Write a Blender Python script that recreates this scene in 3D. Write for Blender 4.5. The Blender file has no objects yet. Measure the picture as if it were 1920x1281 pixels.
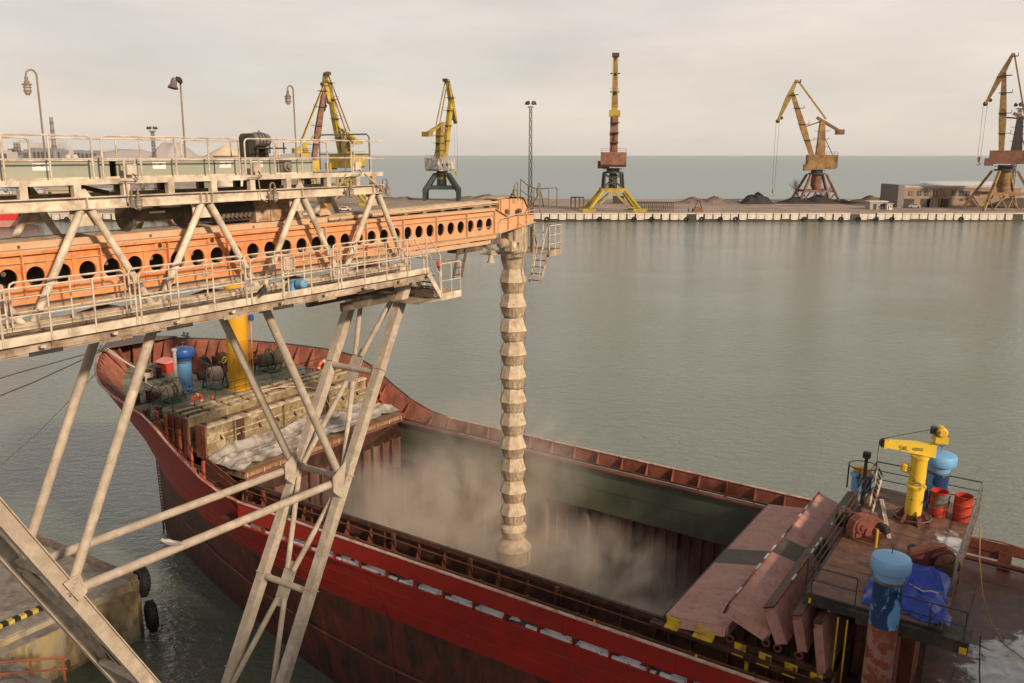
import bpy, bmesh, math, random
from mathutils import Vector, Matrix
random.seed(7)
R = math.radians
SC = bpy.context.scene
COL = SC.collection

# ---------------------------------------------------------------- camera, sky, sun, exposure
cam_d = bpy.data.cameras.new('camera'); cam = bpy.data.objects.new('camera', cam_d); COL.objects.link(cam)
cam_d.sensor_width = 36.0; cam_d.lens = 36.0 * 1650 / 1920; cam_d.clip_start = 0.3; cam_d.clip_end = 60000
cam.location = (0, 0, 21.0); cam.rotation_euler = (R(90 - 12.009), 0, 0)
SC.camera = cam

SUN_AZ = R(138)      # clockwise from the view direction (+Y): behind the camera, to the right
SUN_EL = R(24)
EL_X0, EL_Y, EL_Z = 19.0, -3.0, 26.0      # unseen grain elevator behind the camera, placed and sized for its shade
DUSTD, HAZED = 1.1, 0.00004
world = bpy.data.worlds.new('World'); SC.world = world; world.use_nodes = True
wt = world.node_tree; wt.nodes.clear()
def wn(t, **k):
    nd = wt.nodes.new(t)
    for a, b in k.items(): setattr(nd, a, b)
    return nd
wo = wn('ShaderNodeOutputWorld'); bg = wn('ShaderNodeBackground'); bg.inputs['Strength'].default_value = 0.1
sky = wn('ShaderNodeTexSky', sky_type='NISHITA', sun_disc=False, sun_elevation=SUN_EL, sun_rotation=SUN_AZ)
sky.dust_density = 1.0; sky.air_density = 1.0; sky.ozone_density = 1.5
tc = wn('ShaderNodeTexCoord'); mp = wn('ShaderNodeMapping'); mp.inputs['Scale'].default_value = (1.0, 1.0, 4.4); mp.inputs['Rotation'].default_value = (0.05, 0.12, 0.6)
nz = wn('ShaderNodeTexNoise'); nz.inputs['Scale'].default_value = 1.55; nz.inputs['Detail'].default_value = 6; nz.inputs['Roughness'].default_value = 0.5; nz.inputs['Distortion'].default_value = 0.4
rp = wn('ShaderNodeValToRGB'); rp.color_ramp.elements[0].position = 0.36; rp.color_ramp.elements[1].position = 0.62
rp.color_ramp.elements[0].color = (0.70, 0.70, 0.70, 1); rp.color_ramp.elements[1].color = (0.96, 0.96, 0.96, 1)
nz2 = wn('ShaderNodeTexNoise'); nz2.inputs['Scale'].default_value = 3.4; nz2.inputs['Detail'].default_value = 7; nz2.inputs['Roughness'].default_value = 0.55
cr = wn('ShaderNodeMapRange'); cr.inputs[1].default_value = 0.3; cr.inputs[2].default_value = 0.7; cr.inputs[3].default_value = 0.84; cr.inputs[4].default_value = 1.07
sep = wn('ShaderNodeSeparateXYZ')
el_ = wn('ShaderNodeValToRGB')      # the veil of high cloud is palest near the horizon and greyer overhead
e0, e1 = el_.color_ramp.elements; e0.position = 0.0; e1.position = 1.0
e0.color = (0.90, 0.785, 0.685, 1); e1.color = (0.38, 0.365, 0.345, 1)
e2 = el_.color_ramp.elements.new(0.16); e2.color = (0.84, 0.745, 0.665, 1)
e3 = el_.color_ramp.elements.new(0.34); e3.color = (0.61, 0.56, 0.50, 1)
vs = wn('ShaderNodeVectorMath', operation='SCALE'); vs2 = wn('ShaderNodeVectorMath', operation='SCALE'); vs2.inputs['Scale'].default_value = 10.0
mx = wn('ShaderNodeMix', data_type='RGBA')
L = wt.links.new
L(tc.outputs['Generated'], mp.inputs['Vector']); L(mp.outputs[0], nz.inputs['Vector']); L(mp.outputs[0], nz2.inputs['Vector'])
L(nz.outputs['Fac'], rp.inputs[0]); L(nz2.outputs['Fac'], cr.inputs[0]); L(tc.outputs['Generated'], sep.inputs[0]); L(sep.outputs['Z'], el_.inputs[0])
L(el_.outputs[0], vs.inputs[0]); L(cr.outputs[0], vs.inputs['Scale']); L(vs.outputs[0], vs2.inputs[0])
L(rp.outputs[0], mx.inputs['Factor']); L(sky.outputs[0], mx.inputs['A']); L(vs2.outputs[0], mx.inputs['B'])
L(mx.outputs['Result'], bg.inputs['Color']); L(bg.outputs[0], wo.inputs['Surface'])

sd = bpy.data.lights.new('sun', 'SUN'); sd.energy = 4.9; sd.angle = R(4.0); sd.color = (1.0, 0.80, 0.58)
sun = bpy.data.objects.new('sun', sd); COL.objects.link(sun)
sdir = Vector((math.sin(SUN_AZ) * math.cos(SUN_EL), math.cos(SUN_AZ) * math.cos(SUN_EL), math.sin(SUN_EL)))
sun.rotation_euler = sdir.to_track_quat('Z', 'Y').to_euler(); sun.location = sdir * 200
SC.view_settings.view_transform = 'Standard'; SC.view_settings.look = 'None'
SC.view_settings.gamma = 1.0; SC.view_settings.use_curve_mapping = False
SC.view_settings.exposure = 0.0
SC.cycles.volume_bounces = 2; SC.cycles.volume_step_rate = 2.0; SC.cycles.volume_max_steps = 128

# ---------------------------------------------------------------- frames
TH = R(32.868)
GX, GY = math.sin(TH), math.cos(TH)
FW = Matrix.Identity(4)
FG = Matrix.Rotation(math.pi / 2 - TH, 4, 'Z')                       # gallery: x to the ship, y to the left and away
CS = 28.7
FS = (Matrix.Translation((CS * GX, CS * GY, 0)) @ Matrix.Rotation(math.pi - TH, 4, 'Z')
      @ Matrix.Translation((10, 0, 0)) @ Matrix.Rotation(-0.0244, 4, 'Y') @ Matrix.Translation((-10, 0, 0)))   # ship: x to the bow, y to the quay

# ---------------------------------------------------------------- materials
MATS = {}
def mat(name, col, rough=0.6, metal=0.0, var=0.18, scale=2.0, stain=None, amount=0.4, sscale=1.5, stretch=(1, 1, 1), bump=0.15, bscale=25, spec=0.4, soft=0.10, stain2=None, amount2=0.3, s2scale=5.0, xfade=None):
    if name in MATS: return MATS[name]
    m = bpy.data.materials.new(name); m.use_nodes = True; t = m.node_tree; N = t.nodes; lk = t.links.new
    p = N['Principled BSDF']; p.inputs['Roughness'].default_value = rough; p.inputs['Metallic'].default_value = metal
    p.inputs['Specular IOR Level'].default_value = spec
    co = N.new('ShaderNodeTexCoord'); mpn = N.new('ShaderNodeMapping'); lk(co.outputs['Object'], mpn.inputs[0]); mpn.inputs['Scale'].default_value = stretch
    oi = N.new('ShaderNodeObjectInfo')
    n1 = N.new('ShaderNodeTexNoise'); n1.inputs['Scale'].default_value = scale; n1.inputs['Detail'].default_value = 6; n1.inputs['Roughness'].default_value = 0.62
    lk(mpn.outputs[0], n1.inputs['Vector'])
    r1 = N.new('ShaderNodeMapRange'); r1.inputs[1].default_value = 0.3; r1.inputs[2].default_value = 0.7; r1.inputs[3].default_value = 1 - var; r1.inputs[4].default_value = 1 + var
    lk(n1.outputs['Fac'], r1.inputs[0])
    r2 = N.new('ShaderNodeMapRange'); r2.inputs[3].default_value = 0.93; r2.inputs[4].default_value = 1.07; lk(oi.outputs['Random'], r2.inputs[0])
    mu = N.new('ShaderNodeMath'); mu.operation = 'MULTIPLY'; lk(r1.outputs[0], mu.inputs[0]); lk(r2.outputs[0], mu.inputs[1])
    vm = N.new('ShaderNodeVectorMath'); vm.operation = 'SCALE'; vm.inputs[0].default_value = col[:3]; lk(mu.outputs[0], vm.inputs['Scale'])
    out = vm.outputs[0]
    for k, (sc_, am, ss) in enumerate(((stain, amount, sscale), (stain2, amount2, s2scale))):
        if sc_ is None: continue
        n2 = N.new('ShaderNodeTexNoise'); n2.inputs['Scale'].default_value = ss; n2.inputs['Detail'].default_value = 9; n2.inputs['Roughness'].default_value = 0.68; n2.inputs['Distortion'].default_value = 0.4
        lk(mpn.outputs[0], n2.inputs['Vector'])
        rr = N.new('ShaderNodeMapRange'); th = 0.5 + (0.5 - am) * 0.5
        rr.inputs[1].default_value = th - soft; rr.inputs[2].default_value = th + soft; lk(n2.outputs['Fac'], rr.inputs[0])
        mm = N.new('ShaderNodeMix'); mm.data_type = 'RGBA'; lk(rr.outputs[0], mm.inputs['Factor']); lk(out, mm.inputs['A']); mm.inputs['B'].default_value = (*sc_[:3], 1)
        out = mm.outputs['Result']
    if xfade:      # settled dust growing towards one end of the thing
        sx = N.new('ShaderNodeSeparateXYZ'); lk(co.outputs['Object'], sx.inputs[0]); rx = N.new('ShaderNodeMapRange'); rx.inputs[1].default_value = xfade[0]; rx.inputs[2].default_value = xfade[1]; rx.inputs[4].default_value = xfade[3]; lk(sx.outputs['X'], rx.inputs[0])
        mz = N.new('ShaderNodeMath'); mz.operation = 'MULTIPLY'; lk(rx.outputs[0], mz.inputs[0]); lk(r1.outputs[0], mz.inputs[1]); mz.use_clamp = True
        mm = N.new('ShaderNodeMix'); mm.data_type = 'RGBA'; lk(mz.outputs[0], mm.inputs['Factor']); lk(out, mm.inputs['A']); mm.inputs['B'].default_value = (*xfade[2], 1); out = mm.outputs['Result']
    lk(out, p.inputs['Base Color'])
    if bump > 0:
        n3 = N.new('ShaderNodeTexNoise'); n3.inputs['Scale'].default_value = bscale; n3.inputs['Detail'].default_value = 4; lk(co.outputs['Object'], n3.inputs['Vector'])
        b = N.new('ShaderNodeBump'); b.inputs['Strength'].default_value = bump; b.inputs['Distance'].default_value = 0.02
        lk(n3.outputs['Fac'], b.inputs['Height']); lk(b.outputs[0], p.inputs['Normal'])
        rr2 = N.new('ShaderNodeMapRange'); rr2.inputs[3].default_value = max(0.05, rough - 0.12); rr2.inputs[4].default_value = min(1, rough + 0.12)
        lk(n1.outputs['Fac'], rr2.inputs[0]); lk(rr2.outputs[0], p.inputs['Roughness'])
    MATS[name] = m
    return m

RUST = (0.13, 0.048, 0.022); DRUST = (0.05, 0.022, 0.014); DUST = (0.50, 0.40, 0.29)
M_CREAM = mat('cream_paint', (0.62, 0.53, 0.42), 0.62, stain=(0.36, 0.28, 0.21), amount=0.42, sscale=2.2, stain2=(0.20, 0.10, 0.05), amount2=0.05, s2scale=7)
M_CREAMD = mat('cream_paint_dirty', (0.48, 0.39, 0.30), 0.7, stain=(0.22, 0.15, 0.10), amount=0.5, sscale=1.6, stain2=(0.17, 0.075, 0.03), amount2=0.2, s2scale=5)
M_LEG = mat('dusty_grey_paint', (0.45, 0.375, 0.30), 0.7, stain=(0.33, 0.27, 0.21), amount=0.5, sscale=3, stain2=(0.16, 0.10, 0.06), amount2=0.06, s2scale=9)
M_RAIL = mat('pale_rail_paint', (0.58, 0.50, 0.41), 0.55, stain=(0.34, 0.25, 0.18), amount=0.4, sscale=5)
M_ORANGE = mat('orange_paint', (0.70, 0.23, 0.065), 0.55, var=0.10, scale=1.2, stain=(0.62, 0.36, 0.20), amount=0.35, sscale=1.1, soft=0.2, stain2=(0.26, 0.10, 0.045), amount2=0.22, s2scale=4.5, xfade=(12, 24, (.60, .38, .22), .6))
M_ORDUST = mat('orange_paint_dusty', (0.56, 0.34, 0.20), 0.8, var=0.15, stain=(0.62, 0.26, 0.10), amount=0.35, sscale=1.3, soft=0.2, stain2=DUST, amount2=0.45, s2scale=3)
M_DUSTY = mat('grain_dust_metal', (0.46, 0.37, 0.26), 0.9, var=0.2, stain=(0.30, 0.22, 0.15), amount=0.45, sscale=2.5)
M_DARK = mat('dark_steel', (0.030, 0.027, 0.024), 0.6, stain=(0.09, 0.06, 0.04), amount=0.35)
M_DKBROWN = mat('dusty_dark_steel', (0.10, 0.075, 0.055), 0.8, stain=(0.2, 0.15, 0.1), amount=0.4, sscale=2)
M_BLACK = mat('black_rubber', (0.012, 0.012, 0.012), 0.75, bump=0.3)
M_GREEN = mat('grey_green_panel', (0.27, 0.29, 0.235), 0.5, var=0.07, scale=0.8, stain=(0.36, 0.35, 0.28), amount=0.4, sscale=0.9, soft=0.2)
M_WHITE = mat('white_paint', (0.74, 0.72, 0.68), 0.5, var=0.06)
M_BELLOW = mat('dusty_canvas', (0.53, 0.43, 0.315), 0.92, var=0.16, scale=4, stain=(0.36, 0.27, 0.18), amount=0.42, sscale=3.5, stain2=(0.34, 0.16, 0.10), amount2=0.10, s2scale=4, bump=0.4, bscale=14)
M_BELLOWD = mat('dusty_canvas_folds', (0.48, 0.375, 0.26), 0.92, var=0.25, scale=7, stain=(0.27, 0.19, 0.12), amount=0.5, sscale=6, stretch=(1.8, 1.8, 0.25), bump=0.5, bscale=14)
M_BLUEM = mat('blue_motor_paint', (0.14, 0.34, 0.56), 0.4)
M_GREYM = mat('grey_machine', (0.17, 0.155, 0.14), 0.6, stain=(0.08, 0.06, 0.05), amount=0.45)
M_GLASS = mat('lamp_glass', (0.36, 0.33, 0.27), 0.25, spec=0.6)
M_REDLAMP = mat('red_beacon_glass', (0.55, 0.10, 0.07), 0.35, spec=0.6)
M_INK = mat('dark_ink', (0.035, 0.03, 0.05), 0.6, var=0.05)

# ---------------------------------------------------------------- mesh builder
def V(*a): return Vector(a)
class MB:
    def __init__(s): s.v = []; s.f = []
    def add(s, vs, fs):
        o = len(s.v); s.v += [tuple(x) for x in vs]; s.f += [tuple(o + i for i in f) for f in fs]; return s
    def box(s, x0, x1, y0, y1, z0, z1):
        return s.add([(x0, y0, z0), (x1, y0, z0), (x1, y1, z0), (x0, y1, z0), (x0, y0, z1), (x1, y0, z1), (x1, y1, z1), (x0, y1, z1)],
                     [(0, 3, 2, 1), (4, 5, 6, 7), (0, 1, 5, 4), (1, 2, 6, 5), (2, 3, 7, 6), (3, 0, 4, 7)])
    def frame(s, p, q, up):
        d = (q - p).normalized(); u = Vector(up); sd_ = d.cross(u)
        if sd_.length < 1e-5: sd_ = d.cross(Vector((1, 0, 0)))
        sd_.normalize(); u = sd_.cross(d).normalized(); return d, sd_, u
    def beam(s, p, q, w, h, up=(0, 0, 1)):
        p = Vector(p); q = Vector(q); d, a, u = s.frame(p, q, up); a = a * w / 2; u = u * h / 2
        return s.add([p - a - u, p + a - u, p + a + u, p - a + u, q - a - u, q + a - u, q + a + u, q - a + u],
                     [(0, 3, 2, 1), (4, 5, 6, 7), (0, 1, 5, 4), (1, 2, 6, 5), (2, 3, 7, 6), (3, 0, 4, 7)])
    def ibeam(s, p, q, w, h, tf=0.02, tw=0.015, up=(0, 0, 1)):
        p = Vector(p); q = Vector(q); d, a, u = s.frame(p, q, up); k = u * (h / 2 - tf / 2)
        s.beam(p + k, q + k, w, tf, up); s.beam(p - k, q - k, w, tf, up); s.beam(p, q, tw, h - 2 * tf, up); return s
    def tube(s, p, q, r, r2=None, n=10, cap=True):
        p = Vector(p); q = Vector(q); r2 = r if r2 is None else r2; d, a, u = s.frame(p, q, (0, 0, 1)); vs = []
        for c, rr in ((p, r), (q, r2)):
            for i in range(n):
                t = 2 * math.pi * i / n; vs.append(c + a * rr * math.cos(t) + u * rr * math.sin(t))
        fs = [(i, (i + 1) % n, n + (i + 1) % n, n + i) for i in range(n)]
        if cap: fs += [tuple(range(n - 1, -1, -1)), tuple(range(n, 2 * n))]
        return s.add(vs, fs)
    def pipe(s, pts, r, n=6, cap=True):
        pts = [Vector(p) for p in pts]; m = len(pts); vs = []; prev = None
        for i, p in enumerate(pts):
            d = (pts[min(i + 1, m - 1)] - pts[max(i - 1, 0)])
            d = d.normalized() if d.length > 1e-9 else Vector((0, 0, 1))
            a = prev - d * prev.dot(d) if prev is not None else d.cross(Vector((0, 0, 1)))
            if a.length < 1e-4: a = d.cross(Vector((1, 0, 0)))
            a.normalize(); prev = a; b = d.cross(a)
            for k in range(n):
                t = 2 * math.pi * k / n; vs.append(p + a * r * math.cos(t) + b * r * math.sin(t))
        fs = [(i * n + k, i * n + (k + 1) % n, (i + 1) * n + (k + 1) % n, (i + 1) * n + k) for i in range(m - 1) for k in range(n)]
        if cap: fs += [tuple(range(n - 1, -1, -1)), tuple((m - 1) * n + k for k in range(n))]
        return s.add(vs, fs)
    def lathe(s, prof, c=(0, 0, 0), n=16, ax=(0, 0, 1), cap=True, ph=0.0):
        c = Vector(c); ax = Vector(ax).normalized(); a = ax.cross(Vector((0, 1, 0)))
        if a.length < 1e-4: a = ax.cross(Vector((1, 0, 0)))
        a.normalize(); b = ax.cross(a); vs = []; m = len(prof)
        for r, z in prof:
            for k in range(n):
                t = ph + 2 * math.pi * k / n; vs.append(c + ax * z + a * r * math.cos(t) + b * r * math.sin(t))
        fs = [(i * n + k, i * n + (k + 1) % n, (i + 1) * n + (k + 1) % n, (i + 1) * n + k) for i in range(m - 1) for k in range(n)]
        if cap: fs += [tuple(range(n - 1, -1, -1)), tuple((m - 1) * n + k for k in range(n))]
        return s.add(vs, fs)
    def torus(s, c, R_, r, ax=(0, 0, 1), n=20, m=8, a0=0, a1=2 * math.pi):
        c = Vector(c); ax = Vector(ax).normalized(); a = ax.cross(Vector((0, 0, 1)))
        if a.length < 1e-4: a = ax.cross(Vector((1, 0, 0)))
        a.normalize(); b = ax.cross(a); full = abs(a1 - a0) > 6.28; k = n if full else n + 1
        vs = []
        for i in range(k):
            t = a0 + (a1 - a0) * i / n; e = a * math.cos(t) + b * math.sin(t)
            for j in range(m):
                q = 2 * math.pi * j / m; vs.append(c + e * (R_ + r * math.cos(q)) + ax * r * math.sin(q))
        fs = [(i * m + j, ((i + 1) % k) * m + j, ((i + 1) % k) * m + (j + 1) % m, i * m + (j + 1) % m) for i in range(n) for j in range(m)]
        return s.add(vs, fs)
    def prism(s, poly, off):
        n = len(poly); off = Vector(off); a = [Vector(p) for p in poly]
        return s.add(a + [p + off for p in a], [tuple(range(n - 1, -1, -1)), tuple(range(n, 2 * n))] + [(i, (i + 1) % n, n + (i + 1) % n, n + i) for i in range(n)])
    def sphere(s, c, r, n=12, m=8, sc=(1, 1, 1)):
        c = Vector(c); vs = [c + Vector((0, 0, -r * sc[2]))]
        for i in range(1, m):
            p = -math.pi / 2 + math.pi * i / m
            for k in range(n):
                t = 2 * math.pi * k / n; vs.append(c + Vector((r * math.cos(p) * math.cos(t) * sc[0], r * math.cos(p) * math.sin(t) * sc[1], r * math.sin(p) * sc[2])))
        vs.append(c + Vector((0, 0, r * sc[2]))); fs = [(0, 1 + (k + 1) % n, 1 + k) for k in range(n)]
        for i in range(m - 2):
            for k in range(n): fs.append((1 + i * n + k, 1 + i * n + (k + 1) % n, 1 + (i + 1) * n + (k + 1) % n, 1 + (i + 1) * n + k))
        e = len(vs) - 1; o = 1 + (m - 2) * n
        fs += [(o + k, o + (k + 1) % n, e) for k in range(n)]
        return s.add(vs, fs)
    def grid(s, fn, nu, nv):
        vs = [fn(i / nu, j / nv) for j in range(nv + 1) for i in range(nu + 1)]; w = nu + 1
        return s.add(vs, [(j * w + i, j * w + i + 1, (j + 1) * w + i + 1, (j + 1) * w + i) for j in range(nv) for i in range(nu)])

def mesh_of(name, mb, material, base=(0, 0, 0), smooth=35, fix=True):
    me = bpy.data.meshes.new(name); b = Vector(base)
    me.from_pydata([tuple(Vector(v) - b) for v in mb.v], [], mb.f)
    if fix:
        bm = bmesh.new(); bm.from_mesh(me); bmesh.ops.recalc_face_normals(bm, faces=bm.faces); bm.to_mesh(me); bm.free()
    if smooth:
        me.polygons.foreach_set('use_smooth', [True] * len(me.polygons)); me.set_sharp_from_angle(angle=R(smooth))
    me.materials.append(material); me.update(); return me
OFF = {}
def props(o, label=None, cat=None, group=None, kind=None):
    if label: o['label'] = label
    if cat: o['category'] = cat
    if group: o['group'] = group
    if kind: o['kind'] = kind
    return o
def thing(name, frame, base, label, cat, group=None):
    o = bpy.data.objects.new(name, None); COL.objects.link(o); o.empty_display_size = 0.3
    o.matrix_world = frame @ Matrix.Translation(base); OFF[o] = Vector(base); return props(o, label, cat, group)
def part(name, mb, material, parent, label=None, smooth=35, kind=None, fix=True):
    me = mb if isinstance(mb, bpy.types.Mesh) else mesh_of(name, mb, material, smooth=smooth, fix=fix)
    o = bpy.data.objects.new(name, me); COL.objects.link(o); o.parent = parent; o.location = -OFF[parent]; OFF[o] = Vector((0, 0, 0))
    return props(o, label, kind=kind)
def solo(name, mb, material, frame, base, label=None, cat=None, group=None, kind=None, smooth=35, fix=True):
    o = bpy.data.objects.new(name, mesh_of(name, mb, material, base, smooth, fix)); COL.objects.link(o)
    o.matrix_world = frame @ Matrix.Translation(base); OFF[o] = Vector(base); return props(o, label, cat, group, kind)
def copy_tree(o, parent=None):
    kids = list(o.children); c = o.copy(); COL.objects.link(c)
    if parent is not None: c.parent = parent
    OFF[c] = OFF.get(o, Vector((0, 0, 0)))
    for k in kids: copy_tree(k, c)
    return c
def rail_panel(x0, x1, y, z0, h, r=0.021, mids=(0.5,), step=0.9, round_=True, drop=0.0):
    m = MB(); n = max(1, round((x1 - x0) / step)); rc = 0.09 if round_ else 0.0
    if round_:
        pts = [(x0, y, z0 - drop), (x0, y, z0 + h - rc), (x0 + rc * .3, y, z0 + h - rc * .3), (x0 + rc, y, z0 + h), (x1 - rc, y, z0 + h), (x1 - rc * .3, y, z0 + h - rc * .3), (x1, y, z0 + h - rc), (x1, y, z0 - drop)]
        m.pipe(pts, r, 6)
    else: m.tube((x0, y, z0 + h), (x1, y, z0 + h), r, n=6)
    for f in mids: m.tube((x0, y, z0 + h * f), (x1, y, z0 + h * f), r * .8, n=6)
    for i in range(1 if round_ else 0, n + (0 if round_ else 1)):
        x = x0 + (x1 - x0) * i / n; m.tube((x, y, z0 - drop), (x, y, z0 + h), r * .9, n=6)
    return m
def rail_line(pts, h, r=0.02, mids=(0.5,), up=(0, 0, 1)):
    """railing along a polyline of foot points, with posts at each of them"""
    m = MB(); u = Vector(up); P = [Vector(p) for p in pts]
    for f in (1.0,) + tuple(mids):
        m.pipe([p + u * h * f for p in P], r if f == 1.0 else r * .75, 6)
    for p in P: m.tube(p, p + u * h, r * .9, n=6)
    return m
# ---------------------------------------------------------------- water
def water_mat():
    m = bpy.data.materials.new('harbour_water'); m.use_nodes = True; t = m.node_tree; N = t.nodes; lk = t.links.new
    p = N['Principled BSDF']; p.inputs['Roughness'].default_value = 0.10; p.inputs['IOR'].default_value = 1.5
    co = N.new('ShaderNodeTexCoord')
    def noise(scale, st, det, rot=0.0):
        mp_ = N.new('ShaderNodeMapping'); mp_.inputs['Scale'].default_value = st; mp_.inputs['Rotation'].default_value = (0, 0, rot); lk(co.outputs['Object'], mp_.inputs[0])
        n = N.new('ShaderNodeTexNoise'); n.inputs['Scale'].default_value = scale; n.inputs['Detail'].default_value = det; n.inputs['Roughness'].default_value = 0.6; n.inputs['Distortion'].default_value = 0.5
        lk(mp_.outputs[0], n.inputs['Vector']); return n.outputs['Fac']
    a = noise(0.95, (1, 1.7, 1), 4, 0.5); b = noise(3.6, (1, 1.4, 1), 3, -0.35); c = noise(0.035, (1, 1.6, 1), 4, 0.35)
    big = N.new('ShaderNodeMapRange'); lk(c, big.inputs[0]); big.inputs[1].default_value = 0.3; big.inputs[2].default_value = 0.7; big.inputs[3].default_value = 0.5; big.inputs[4].default_value = 1.0
    ad = N.new('ShaderNodeMath'); ad.operation = 'MULTIPLY_ADD'; lk(b, ad.inputs[0]); ad.inputs[1].default_value = 0.33; lk(a, ad.inputs[2])
    bp = N.new('ShaderNodeBump'); bp.inputs['Distance'].default_value = 0.17; lk(ad.outputs[0], bp.inputs['Height']); lk(big.outputs[0], bp.inputs['Strength'])
    lk(bp.outputs[0], p.inputs['Normal'])
    cm = N.new('ShaderNodeMix'); cm.data_type = 'RGBA'; lk(c, cm.inputs['Factor']); cm.inputs['A'].default_value = (0.110, 0.134, 0.100, 1); cm.inputs['B'].default_value = (0.142, 0.166, 0.126, 1)
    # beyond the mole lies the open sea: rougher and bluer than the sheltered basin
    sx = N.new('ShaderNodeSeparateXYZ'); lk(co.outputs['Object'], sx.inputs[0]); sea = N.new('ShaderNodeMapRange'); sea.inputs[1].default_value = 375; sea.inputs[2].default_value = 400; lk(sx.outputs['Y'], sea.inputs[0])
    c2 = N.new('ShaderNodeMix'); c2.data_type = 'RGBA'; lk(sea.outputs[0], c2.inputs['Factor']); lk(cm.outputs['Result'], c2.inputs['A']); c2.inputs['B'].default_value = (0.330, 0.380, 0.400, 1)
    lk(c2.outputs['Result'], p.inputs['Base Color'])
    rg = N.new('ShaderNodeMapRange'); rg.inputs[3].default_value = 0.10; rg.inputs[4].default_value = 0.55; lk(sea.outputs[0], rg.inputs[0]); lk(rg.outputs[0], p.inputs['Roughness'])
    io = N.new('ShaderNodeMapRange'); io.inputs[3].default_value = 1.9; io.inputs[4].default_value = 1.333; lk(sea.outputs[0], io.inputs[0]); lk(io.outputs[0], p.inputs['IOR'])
    return m
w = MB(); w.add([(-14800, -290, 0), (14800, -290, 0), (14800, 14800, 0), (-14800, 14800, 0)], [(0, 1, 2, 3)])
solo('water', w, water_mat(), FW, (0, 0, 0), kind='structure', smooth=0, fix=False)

# ---------------------------------------------------------------- ship loader gantry (fixed gallery)
T0, T1 = 16.4, 18.25
TOPN = [7.15, 10.05, 12.87, 15.72, 18.50]; BOTN = [5.9, 8.68, 11.42, 14.28, 17.04, 19.78]
gan = thing('loader_gantry', FG, (12.8, 17.3, 2.75), 'long cream steel truss gantry with walkways standing on slanted tubular legs over the red ship', 'gantry')
SL = 3.0
for t in (T0, T1):
    part('top_beam', MB().ibeam((SL, t, 20.07), (18.75, t, 20.07), 0.2, 0.24, 0.018, 0.014), M_CREAM, gan)
    part('bottom_chord', MB().beam((SL, t, 17.86), (19.85, t, 17.86), 0.16, 0.16), M_CREAMD, gan)
    for i, tn in enumerate(TOPN):
        for bn in (BOTN[i], BOTN[i + 1]):
            sg = 0.11 if bn > tn else -0.11
            part('diagonal_tube', MB().tube((tn + sg, t, 19.93), (bn - sg, t, 17.9), 0.076, n=14), M_CREAM, gan)
        part('gusset_plate', MB().box(tn - 0.27, tn + 0.27, t + 0.10, t + 0.125, 19.62, 19.948), M_CREAM, gan)
        for dx in ((-0.16, 0.0, 0.14) if i % 2 == 0 and t == T0 else (0.0,)):
            part('web_stiffener', MB().box(tn + dx - 0.008, tn + dx + 0.008, t - 0.095, t - 0.009, 19.972, 20.168), M_CREAM, gan)
        if t == T0 or i < 3:
            ey = MB().prism([(tn - 0.14, t, 20.19), (tn + 0.14, t, 20.19), (tn + 0.06, t, 20.30), (tn + 0.03, t, 20.34), (tn - 0.03, t, 20.34), (tn - 0.06, t, 20.30)], (0, 0.03, 0))
            if i in (0, 1, 3): part('lifting_lug', ey, M_CREAM, gan)
for tn in TOPN: part('cross_beam', MB().beam((tn, T0 + 0.1, 20.0), (tn, T1 - 0.1, 20.0), 0.1, 0.14), M_DKBROWN, gan)
for bn in BOTN: part('floor_cross_beam', MB().beam((bn, T0 - 0.85, 17.62), (bn, T1 + 0.1, 17.62), 0.12, 0.16), M_CREAMD, gan)
for a, b in zip(BOTN[:-1], BOTN[1:]):
    part('wind_brace', MB().beam((a, T0 + .1, 17.72), (b, T1 - .1, 17.72), 0.07, 0.07), M_DKBROWN, gan)
# lower walkway, outside the near truss
part('walkway_floor', MB().box(SL, 19.7, 15.5, 16.3, 17.72, 17.745), M_CREAMD, gan)
part('toe_board', MB().box(SL, 19.62, 15.475, 15.495, 17.70, 17.86), M_CREAM, gan)
part('inner_toe_board', MB().box(SL, 19.62, 16.24, 16.262, 17.75, 17.90), M_CREAM, gan)
fas = MB(); fas.ibeam((SL, 15.60, 17.60), (19.6, 15.60, 17.60), 0.16, 0.20, 0.016, 0.012)
part('edge_beam', fas, M_CREAMD, gan)
for i in range(11):
    x = 3.9 + i * 1.42; part('bracket_plate', MB().box(x, x + 0.62, 15.488, 15.506, 17.47, 17.545), M_DARK if i % 2 else M_CREAMD, gan)
    part('clip', MB().box(x + .2, x + .29, 15.44, 15.50, 17.60, 17.65), M_CREAM, gan)
for a, b in ((3.1, 5.0), (5.1, 7.62), (7.72, 10.32), (10.42, 13.06), (13.2, 15.95), (16.06, 19.5)):
    part('handrail', rail_panel(a, b, 15.46, 17.72, 1.0, mids=(0.5,), step=0.88), M_RAIL, gan)
for a, b in ((3.1, 5.6), (5.7, 8.2), (8.3, 10.60), (10.70, 13.55), (13.66, 16.45), (16.56, 19.2)):
    part('handrail', rail_panel(a, b, 16.20, 17.75, 0.97, mids=(0.42, 0.5 + .2), step=0.95), M_RAIL, gan)
part('cable_tray', MB().box(SL, 19.0, 16.02, 16.10, 17.80, 17.84), M_DKBROWN, gan)
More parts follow.
